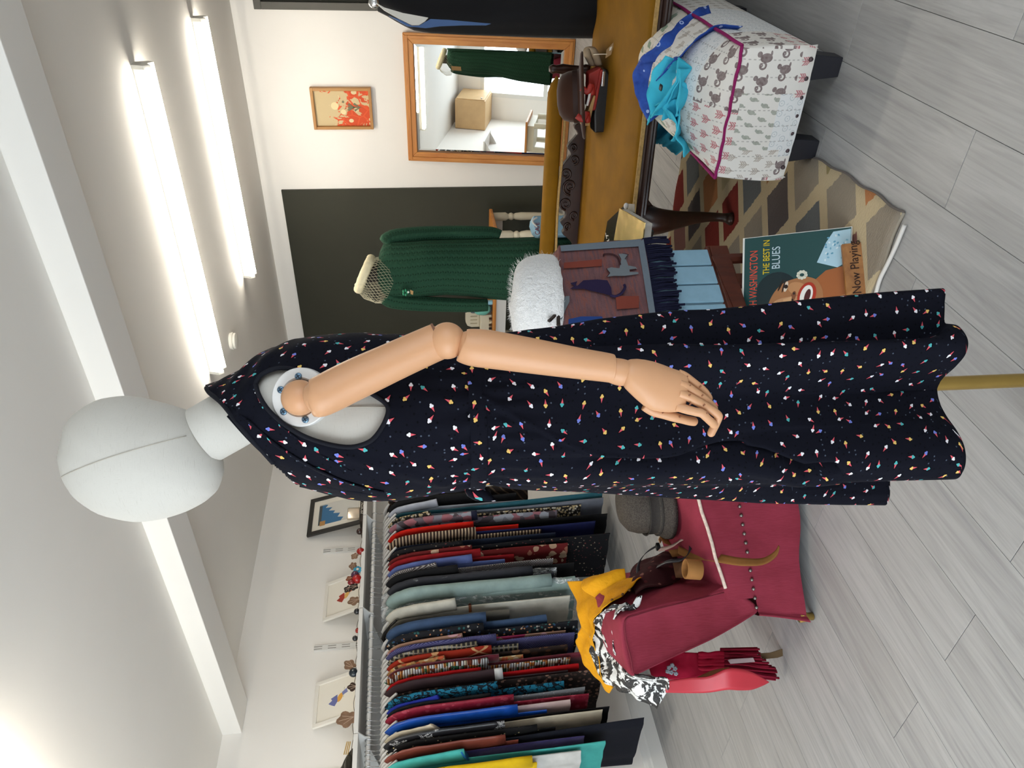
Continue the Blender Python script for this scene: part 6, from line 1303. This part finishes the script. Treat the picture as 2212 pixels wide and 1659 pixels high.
# shoulder plate with its screws
pc = S(651, 858, MD-0.150); pax = (-FW*0.97 + RT*0.05 + UP*0.22).normalized()
plate = plain('plate_plastic', 'd4d2cf', 0.35, 0.4)
MB().lathe([(0.0405, -0.02), (0.0420, -0.004), (0.0415, 0.004), (0.040, 0.0055), (0.028, 0.0062), (0.026, 0.004), (0.026, -0.004)], pc, pax, 48).build('shoulder_plate', plate, t, smooth='auto')
scr = plain('screw_blue', '6c8aa3', 0.3, 0.5, 0.8); scd = plain('screw_slot', '2c3a48', 0.5)
for x, y in ((645, 813), (607, 842), (613, 889), (660, 906), (699, 880)):
    P = onplane(x, y, pc+pax*0.0055, pax); s_ = MB().lathe([(0.0052, 0), (0.0050, 0.0018), (0.003, 0.0026), (0, 0.0027)], P, pax, 14).build('screw', scr, t, smooth=True, loc=P)
    u = pax.orthogonal().normalized(); v = pax.cross(u); c2 = MB()
    for d in (u, v): c2.prism([P+pax*0.0024+d*0.0036+pax.cross(d)*0.0007, P+pax*0.0024-d*0.0036+pax.cross(d)*0.0007, P+pax*0.0024-d*0.0036-pax.cross(d)*0.0007, P+pax*0.0024+d*0.0036-pax.cross(d)*0.0007], pax*0.0006)
    c2.build('cross_slot', scd, s_)
# arm: shoulder ball, upper arm, elbow ball, forearm, wrist ball, hand with five fingers
arm = MB().ball(S(647, 859, 1.056), 0.0250, 28, 18).build('arm', skin_m, t, smooth=True)
def limb(pts, rad, name, n=36, seg=28, parent=arm, flat=None):
    p = spv(pts, n); r = [x[0] for x in spl([(v,) for v in rad], n)]; return MB().tube(p, r, seg, flat=flat).build(name, skin_m, parent, smooth=True)
d0 = 1.022
limb([S(662, 868, d0-.002), S(666, 866, d0-.003), S(674, 863, d0-.004), S(690, 858, d0-.004), S(760, 823, d0), S(850, 781, d0), S(925, 747, d0), S(946, 738, d0), S(950, 736, d0), S(951.5, 735.5, d0)], [0.002, 0.014, 0.0215, 0.0272, 0.0283, 0.0268, 0.0258, 0.0255, 0.024, 0.010], 'upper_arm')
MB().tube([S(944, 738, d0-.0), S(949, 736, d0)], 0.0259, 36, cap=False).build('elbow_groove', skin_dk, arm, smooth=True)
MB().ball(S(966, 736, 1.012), 0.0252, 32, 20).build('elbow_ball', skin_m, arm, smooth=True)
d1 = 1.006
limb([S(990, 745, d1), S(996, 746, d1), S(1003, 748, d1), S(1025, 751, d1), S(1060, 755, d1), S(1150, 769, d1), S(1250, 785, d1), S(1305, 793, d1), S(1320, 796, d1), S(1324, 796.5, d1), S(1325, 796.7, d1)], [0.010, 0.0195, 0.0235, 0.0258, 0.0262, 0.0245, 0.0218, 0.0206, 0.0200, 0.0185, 0.006], 'forearm', 48)
limb([S(1318, 799, d1), S(1326, 801, d1), S(1340, 804, d1), S(1352, 806, d1), S(1360, 808, d1)], [0.0165, 0.0182, 0.0190, 0.0180, 0.0150], 'wrist_ball', 24)
# hand: one loft for the back of the hand, then separate jointed fingers
HT = [(1346, 792, 828, .012), (1350, 782, 838, .0165), (1360, 776, 848, .0185), (1375, 775, 862, .0195), (1392, 777, 876, .0200), (1410, 781, 886, .0195), (1430, 788, 890, .0185), (1450, 796, 891, .0170), (1468, 802, 890, .0150), (1478, 807, 888, .0125), (1482, 812, 884, .0085), (1484, 820, 874, .003)]
rows = []
for i in range(46):
    x = lerp(1346, 1484, i/45); ya, yb, dep = tab(x, HT); sk_ = 0.10*(x-1346)
    a, b = S(x+sk_*0.3, ya, d1), S(x-sk_*0.3, yb, d1-0.006); c = (a+b)/2; h = (b-a)/2
    rows.append([c + h*cos(q) - FW*(dep*sin(q)*(1-0.12*cos(q))) for q in [2*pi*k/40 for k in range(40)]])
mb = MB().grid(rows, True); mb.f += [tuple(range(39, -1, -1)), tuple(45*40+k for k in range(40))]; mb.mi += [0, 0]
hand = mb.build('hand', skin_m, arm, smooth=True)
def finger(pts, r, fds, name='finger', pin=True):
    p = [S(x, y, f) for (x, y), f in zip(pts, fds)]; n = 40; q = spv(p, n)
    rr = [r*(1.0-0.18*(k/(n-1)) + 0.05*abs(sin(3*pi*k/(n-1)))) for k in range(n)]; rr[-1] = r*0.25; rr[-2] = r*0.55; rr[-3] = r*0.72
    o_ = MB().tube(q, rr, 16).build(name, skin_m, arm, smooth=True); return q
dd = 1.000
finger([(1466, 806), (1482, 814), (1506, 832), (1523, 847), (1531, 859), (1531, 863)], 0.0058, [dd+.004, dd+.004, dd+.006, dd+.010, dd+.014, dd+.018])
finger([(1466, 828), (1484, 836), (1512, 855), (1530, 869), (1541, 880), (1542, 885)], 0.0064, [dd-.006, dd-.004, dd-.002, dd+.004, dd+.010, dd+.014])
finger([(1466, 850), (1484, 856), (1512, 871), (1536, 885), (1550, 896), (1552, 902), (1546, 916), (1538, 932), (1533, 943)], 0.0064, [dd-.008, dd-.008, dd-.008, dd-.006, dd-.004, dd-.002, dd+.004, dd+.008, dd+.010])
finger([(1462, 878), (1478, 883), (1500, 889), (1516, 893), (1528, 904), (1540, 915), (1544, 920)], 0.0064, [dd-.004, dd-.008, dd-.012, dd-.014, dd-.010, dd-.004, dd])
finger([(1392, 876), (1412, 888), (1440, 896), (1465, 903), (1490, 909), (1505, 911)], 0.0074, [dd+.010, dd+.010, dd+.010, dd+.012, dd+.016, dd+.020], 'thumb')
pinm = plain('joint_pin', '8a5a40', 0.7)
for x, y, f in ((1484, 814, -.002), (1490, 833, -.009), (1490, 853, -.0155), (1491, 873, -.0135), (1513, 835, 0), (1517, 854, -.008), (1521, 875, -.0145), (1527, 892, -.018), (1432, 891, 0.003), (1469, 900, 0.005)):
    P = S(x, y, dd+f); MB().box(P, (0.0034, 0.002, 0.0018), Matrix((RT*0.6-UP*0.8, FW, RT*0.8+UP*0.6)).transposed()).build('joint_pin', pinm, arm)

# ================================================================== the wrap dress
g = NG('cone_print', 0.9, 0.08); uv = g.co('UV'); CELL = 0.030
vp2 = g.n('ShaderNodeTexVoronoi', feature='F1', voronoi_dimensions='2D'); mp = g.n('ShaderNodeMapping'); mp.inputs['Scale'].default_value = (1/CELL, 1/CELL, 1); g.t.links.new(uv, mp.inputs[0])
g.t.links.new(mp.outputs[0], vp2.inputs['Vector']); vp2.inputs['Scale'].default_value = 1.0; vp2.inputs['Randomness'].default_value = 0.72
sb_ = g.n('ShaderNodeVectorMath', operation='SUBTRACT'); g.t.links.new(mp.outputs[0], sb_.inputs[0]); g.t.links.new(vp2.outputs['Position'], sb_.inputs[1])
cs = g.sep(vp2.outputs['Color']); vr = g.n('ShaderNodeVectorRotate', rotation_type='Z_AXIS'); g.t.links.new(sb_.outputs[0], vr.inputs['Vector']); g.inp(vr.inputs['Angle'], g.mt('MULTIPLY', cs[0], 6.283))
q = g.sep(vr.outputs[0]); ax_ = g.mt('ABSOLUTE', q[0]); qy = q[1]
cone = g.mt('MULTIPLY', g.mt('MULTIPLY', g.gt(qy, -0.24), g.lt(qy, 0.045)), g.lt(ax_, g.mt('MULTIPLY', g.mt('ADD', qy, 0.24), 0.26)))
circ = lambda cx_, cy_, r, gr=0.0: g.lt(g.mt('ADD', g.mt('POWER', g.mt('SUBTRACT', ax_, cx_), 2.0), g.mt('POWER', g.mt('SUBTRACT', qy, cy_), 2.0)), (r+gr)**2)
scoop = g.mt('MAXIMUM', circ(0.045, 0.075, 0.062), circ(0.0, 0.155, 0.058))
halo = g.mt('MAXIMUM', g.mt('MAXIMUM', circ(0.045, 0.075, 0.062, 0.04), circ(0.0, 0.155, 0.058, 0.04)), g.mt('MULTIPLY', g.mt('MULTIPLY', g.gt(qy, -0.30), g.lt(qy, 0.08)), g.lt(ax_, g.mt('ADD', 0.03, g.mt('MULTIPLY', g.mt('ADD', qy, 0.24), 0.28)))))
sc_c = g.ramp(cs[1], [(0, lin('e2dfe4')), (0.40, lin('dcb868')), (0.62, lin('4fa6a8')), (0.80, lin('6f7cc8'))], True)
nvy = lin('10111a'); v3 = g.vor(uv, 1/0.011, dim='2D', rnd=0.85)
c = g.mix(g.mt('MULTIPLY', g.lt(v3[0], 0.13), g.gt(g.sep(v3[1])[0], 0.55)), nvy, lin('06070a')); c = g.mix(g.mt('MULTIPLY', g.lt(v3[0], 0.12), g.gt(g.sep(v3[1])[1], 0.88)), c, lin('4a5260'))
c = g.mix(halo, c, lin('050508')); c = g.mix(cone, c, lin('cf5662')); c = g.mix(scoop, c, sc_c)
fb = g.noise(uv, 500, 2.0); g.bump(fb, 0.15, 0.001); cone_m = g.col(c)
wc = S(1035, 893, MD)
dress = thing('wrap_dress', V((wc.x, wc.y, 0.33)), 'black wrap dress printed with tiny ice cream cones on the linen mannequin', 'dress')
ARM = spl([(552, 830), (562, 812), (585, 799), (612, 795), (645, 800), (690, 808), (760, 830), (815, 858), (838, 880), (832, 910), (812, 942), (790, 958), (755, 966), (710, 960), (660, 944), (615, 918), (580, 886), (560, 855), (552, 830)], 90)
def inside(x, y, poly):
    r = False; j = len(poly)-1
    for i in range(len(poly)):
        if (poly[i][1] > y) != (poly[j][1] > y) and x < (poly[j][0]-poly[i][0])*(y-poly[i][1])/(poly[j][1]-poly[i][1])+poly[i][0]: r = not r
        j = i
    return r
NB, NR = 200, 130; rows = []; uvs = []
for i in range(NR):
    x = lerp(446, 1032, i/(NR-1)); pts, c = bsec(x, 1.0, 0.004, NB); row = []
    for k, p in enumerate(pts):
        a = 2*pi*k/NB; gath = max(0, 1-abs(x-1030)/130)
        near = max(0, sin(a)); w_ = 0.0032*gath*sin(a*23+1) + 0.0016*nz((a*3, x*0.02, 0), 1.0)
        sh = max(0, 1-abs(x-560)/120)*max(0, cos(a-0.7)); w_ += 0.0028*sh*sin((x-446)*0.10+a*6)
        px_, py_ = pix(p); df = max(0, 1-abs((py_-965)-(x-700)*0.32)/16)*max(0, min(1, (x-640)/60))*max(0, min(1, (1010-x)/60))*(1 if a < pi else 0); w_ += 0.004*df
        # drape folds fanning from the front waist up to the shoulder
        n_ = V((p.x-c.x, p.y-c.y, 0)).normalized(); row.append(p + n_*w_); uvs.append((a*0.135, (c.z)))
    rows.append(row)
mb = MB().grid(rows, True)
keep = []
for f in mb.f:
    P = sum((mb.v[i] for i in f), V((0, 0, 0)))/4; x, y = pix(P)
    if x < neckx(y): continue
    if (P-wc).dot(FW) < 0.02 and inside(x, y, ARM): continue
    if (P-wc).dot(FW) > 0.05 and inside(x*1.0, y, [(560, 850), (640, 800), (760, 830), (800, 880), (700, 940), (600, 890)]): continue
    keep.append(f)
mb.f = keep; mb.mi = [0]*len(keep)
used = sorted({i for f in keep for i in f}); rm = {o_: n_ for n_, o_ in enumerate(used)}
mb.v = [mb.v[i] for i in used]; uvs = [uvs[i] for i in used]; mb.f = [tuple(rm[i] for i in f) for f in keep]
mb.build('bodice', cone_m, dress, smooth=True, uvs=uvs, solid=0.0025)
def bskin(x, y, off): # point on the bodice seen from the front at this place
    yl, yr, dep = tab(x, BT); a, b = S(x, yl, MD), S(x, yr, MD); c = (a+b)/2; hw = (a-b).length/2+off
    lo, hi = MD-dep-0.05, MD
    for _ in range(30):
        m_ = (lo+hi)/2; P = S(x, y, m_); P0 = P; zx = pix(V((c.x, c.y, P.z)))[0]
        yl, yr, dp_ = tab(zx, BT); a, b = S(zx, yl, MD), S(zx, yr, MD); cc = (a+b)/2; h2 = (a-b).length/2+off; d2 = dp_+off
        q_ = abs((P-cc).dot(RT)/h2)**2.15 + abs((P-cc).dot(FW)/d2)**2.15
        if q_ > 1: lo = m_
        else: hi = m_
    return S(x, y, (lo+hi)/2)
rim = [bskin(x, y, 0.0045) for x, y in ARM[:-1]]; rim.append(rim[0])
MB().tube(rim, 0.0035, 8, cap=False).build('armhole_binding', plain('dress_navy', '14151d', 0.85, 0.2), dress, smooth=True)
ne = [bskin(x, y, 0.0045) for x, y in spl(NECK[:-1], 40)]
MB().tube(ne, 0.0036, 8).build('neckline_binding', plain('dress_navy', '14151d', 0.85, 0.2), dress, smooth=True)
# crossed drape lying over the front
for Apts, Bpts, lift in (([(500, 880), (545, 915), (600, 962), (660, 1000), (720, 1030), (780, 1052), (830, 1064)], [(490, 900), (540, 955), (585, 996), (640, 1036), (700, 1052), (760, 1064), (820, 1070)], 0.008), ([(560, 870), (600, 912), (645, 948), (700, 985), (760, 1018)], [(545, 900), (585, 945), (635, 985), (690, 1015), (752, 1036)], 0.0065)):
    A_ = [bskin(x, y, lift) for x, y in Apts]; B_ = [bskin(x, y, lift*0.7) for x, y in Bpts]
    rw = strip(A_, B_, 50, 8, 0.0, 1, -0.004); uv3 = [(0.2+i*0.006, 0.4+k*0.006) for i in range(50) for k in range(9)]
    MB().grid(rw).build('drape', cone_m, dress, smooth=True, solid=0.002, uvs=uv3)
# waistband and knot
rows = []; uvs = []
for i in range(9):
    x = lerp(1003, 1036, i/8); pts, c = bsec(min(x, 1035), 1.0, 0.0075+0.002*sin(pi*i/8), 160); rows.append(pts); uvs += [(2*pi*k/160*0.135+0.3, c.z+0.1) for k in range(160)]
MB().grid(rows, True).build('waistband', cone_m, dress, smooth=True, uvs=uvs)
kn = MB(); kz = [(1022, 1040, 0.012), (1026, 1056, 0.020), (1036, 1070, 0.022), (1048, 1080, 0.018), (1060, 1082, 0.012), (1066, 1078, 0.004)]
rows = []
for x, y, r in kz: c0 = S(x, y, MD-0.03); rows.append([c0 + (UP*cos(q)*0.9 + FW*sin(q)*0.6)*r for q in [2*pi*k/16 for k in range(16)]])
kn.grid(rows, True); kn.build('knot', cone_m, dress, smooth=True, uvs=[(0.01*(i % 16)*0.4, 0.008*(i//16)) for i in range(96)])
# skirt: waist ellipse flowing into a folded hem
ZW, ZH = S(1030, 893, MD).z, 0.335
hz = lambda x, y: F(x, y, ZH)
HEM = [(0, (2036, 627)), (12, (2040, 660)), (22, (2040, 690)), (27, (2044, 703)), (33, (2070, 710)), (42, (2090, 738)), (54, (2086, 768)), (64, (2064, 796)), (74, (2038, 820)), (84, (2025, 842)), (94, (2028, 872)), (104, (2044, 905)), (115, (2068, 940)), (126, (2082, 970)), (138, (2086, 1000)), (148, (2080, 1025)), (156, (2062, 1042)), (162, (2010, 1036)), (167, (1950, 1028)), (172, (1925, 1038)), (178, (1922, 1060)), (186, (1921, 1082)), (194, (1908, 1098))]
hp = [(a, hz(x, y)) for a, (x, y) in HEM]
e0 = hp[-1][1]; f0 = hp[0][1]
def toG(P): return P.dot(RT), P.dot(FW)
er, ef = toG(e0); fr_0, ff0 = toG(f0)
hp += [(215, G(er+0.02, ef+0.07, ZH)), (240, G(er+0.09, ef+0.12, ZH)), (265, G(er+0.16, ef+0.09, ZH)), (290, G(lerp(er, fr_0, .65), ef+0.11, ZH)), (315, G(lerp(er, fr_0, .85), lerp(ef, ff0, .5)+0.10, ZH)), (340, G(fr_0-0.01, ff0+0.07, ZH)), (360, f0)]
def hemat(a):
    for i in range(len(hp)-1):
        if a <= hp[i+1][0]:
            a0, a1 = hp[i][0], hp[i+1][0]; u = (a-a0)/(a1-a0)
            P = [hp[(i-1) % (len(hp)-1)][1] if i > 0 else hp[-2][1], hp[i][1], hp[i+1][1], hp[(i+2)][1] if i+2 < len(hp) else hp[1][1]]
            return 0.5*(2*P[1]+(P[2]-P[0])*u+(2*P[0]-5*P[1]+4*P[2]-P[3])*u*u+(3*P[1]-P[0]-3*P[2]+P[3])*u**3)
    return hp[-1][1]
NS, NH = 420, 120
hem = [hemat(360*k/NS) for k in range(NS)]
win_ = 26; smo = [sum((hem[(k+j) % NS] for j in range(-win_, win_+1)), V((0, 0, 0)))/(2*win_+1) for k in range(NS)]
wst, wc_ = bsec(1032, 1.0, 0.004, NS, 2.1)
sil = [(1032, 1046, 741), (1060, 1047, 737), (1100, 1056, 725), (1150, 1063, 715), (1200, 1068, 708), (1300, 1074, 694), (1400, 1081, 684), (1500, 1087, 675), (1700, 1096, 655), (1915, 1098, 636), (2040, 1098, 628), (2200, 1098, 625)]
rows = []; uvs = []; GRV = [([(1080, 738), (1200, 728), (1400, 722), (1600, 716), (1800, 710), (2040, 703)], 0.034, 17, 0), ([(1130, 992), (1250, 1002), (1400, 1004), (1520, 998), (1620, 985)], 0.020, 15, 0), ([(1440, 972), (1600, 962), (1800, 956), (2030, 934)], 0.022, 30, 0), ([(1470, 988), (1560, 988), (1660, 1006), (1740, 1030), (1815, 1022)], 0.045, 15, 1), ([(1330, 850), (1600, 838), (2030, 842)], 0.010, 40, 0)]
WR = [(1038, 858), (1100, 896), (1160, 926), (1220, 955), (1290, 982), (1400, 988), (1500, 984), (1560, 986)]
for i in range(NH):
    s = i/(NH-1); z = lerp(ZW, ZH, s); wgt = s**0.72; shp = max(0, min(1, (s-0.06)/0.8))**0.8
    row = []
    for k in range(NS):
        H_ = smo[k].lerp(hem[k], shp); p = wst[k].lerp(H_, wgt); p.z = z
        row.append(p)
    # bring the outline to the photographed silhouette
    px_ = pix(V((wc.x, wc.y, z)))[0]
    yl, yr = tab(px_, sil); rl, rr_ = S(px_, yl, MD+0.10*s).dot(RT), S(px_, yr, MD+0.02*s).dot(RT)
    rs = [p.dot(RT) for p in row]; mn, mxr = min(rs), max(rs)
    for k in range(NS):
        a = 2*pi*k/NS; r = rs[k]; r2 = rl+(r-mn)/(mxr-mn)*(rr_-rl); row[k] = row[k] + RT*(r2-r)
        x, y = pix(row[k]); st = 0
        gath = max(0, 1-s/0.18); out_ = V((cos(a), sin(a), 0)); n_ = (row[k]-V((wc.x, wc.y, row[k].z))).normalized()
        st += 0.0022*gath*sin(a*31)*min(1, s*30) + 0.0015*nz((a*4, z*5, 3))
        if 0 < a < pi and x < 1560:
            yy = tab(x, [(p[0], p[1]) for p in WR])[0]
            st += 0.0048*max(0, min(1, 0.5-(y-yy)/5.0))*max(0, min(1, (1560-x)/90)) + 0.004*max(0, 1-abs(y-yy+2)/7)*max(0, min(1, (1540-x)/120))
        if 0 < a < pi*1.05:
            for ln, dp_, wd_, side in GRV:
                if ln[0][0] < x < ln[-1][0]:
                    yy = tab(x, ln)[0]; e_ = min(1, (x-ln[0][0])/220)*min(1, (ln[-1][0]+40-x)/90); dy = y-yy
                    st -= dp_*e_*math.exp(-(dy/wd_)**2)*(1 if not side else (1 if dy < 2 else 0.25))
                    if side and dy > 0: st += 0.010*e_*math.exp(-((dy-12)/16)**2)
        row[k] = row[k] + n_*st
    rows.append(row); al = 0
    for k in range(NS):
        if k: al += (V((row[k].x, row[k].y, 0))-V((row[k-1].x, row[k-1].y, 0))).length
        uvs.append((al, z))
MB().grid(rows, True).build('skirt', cone_m, dress, smooth=True, uvs=uvs, solid=0.002)
# ================================================================== tidy
for o in bpy.data.objects:
    if '_w' in o: del o['_w']
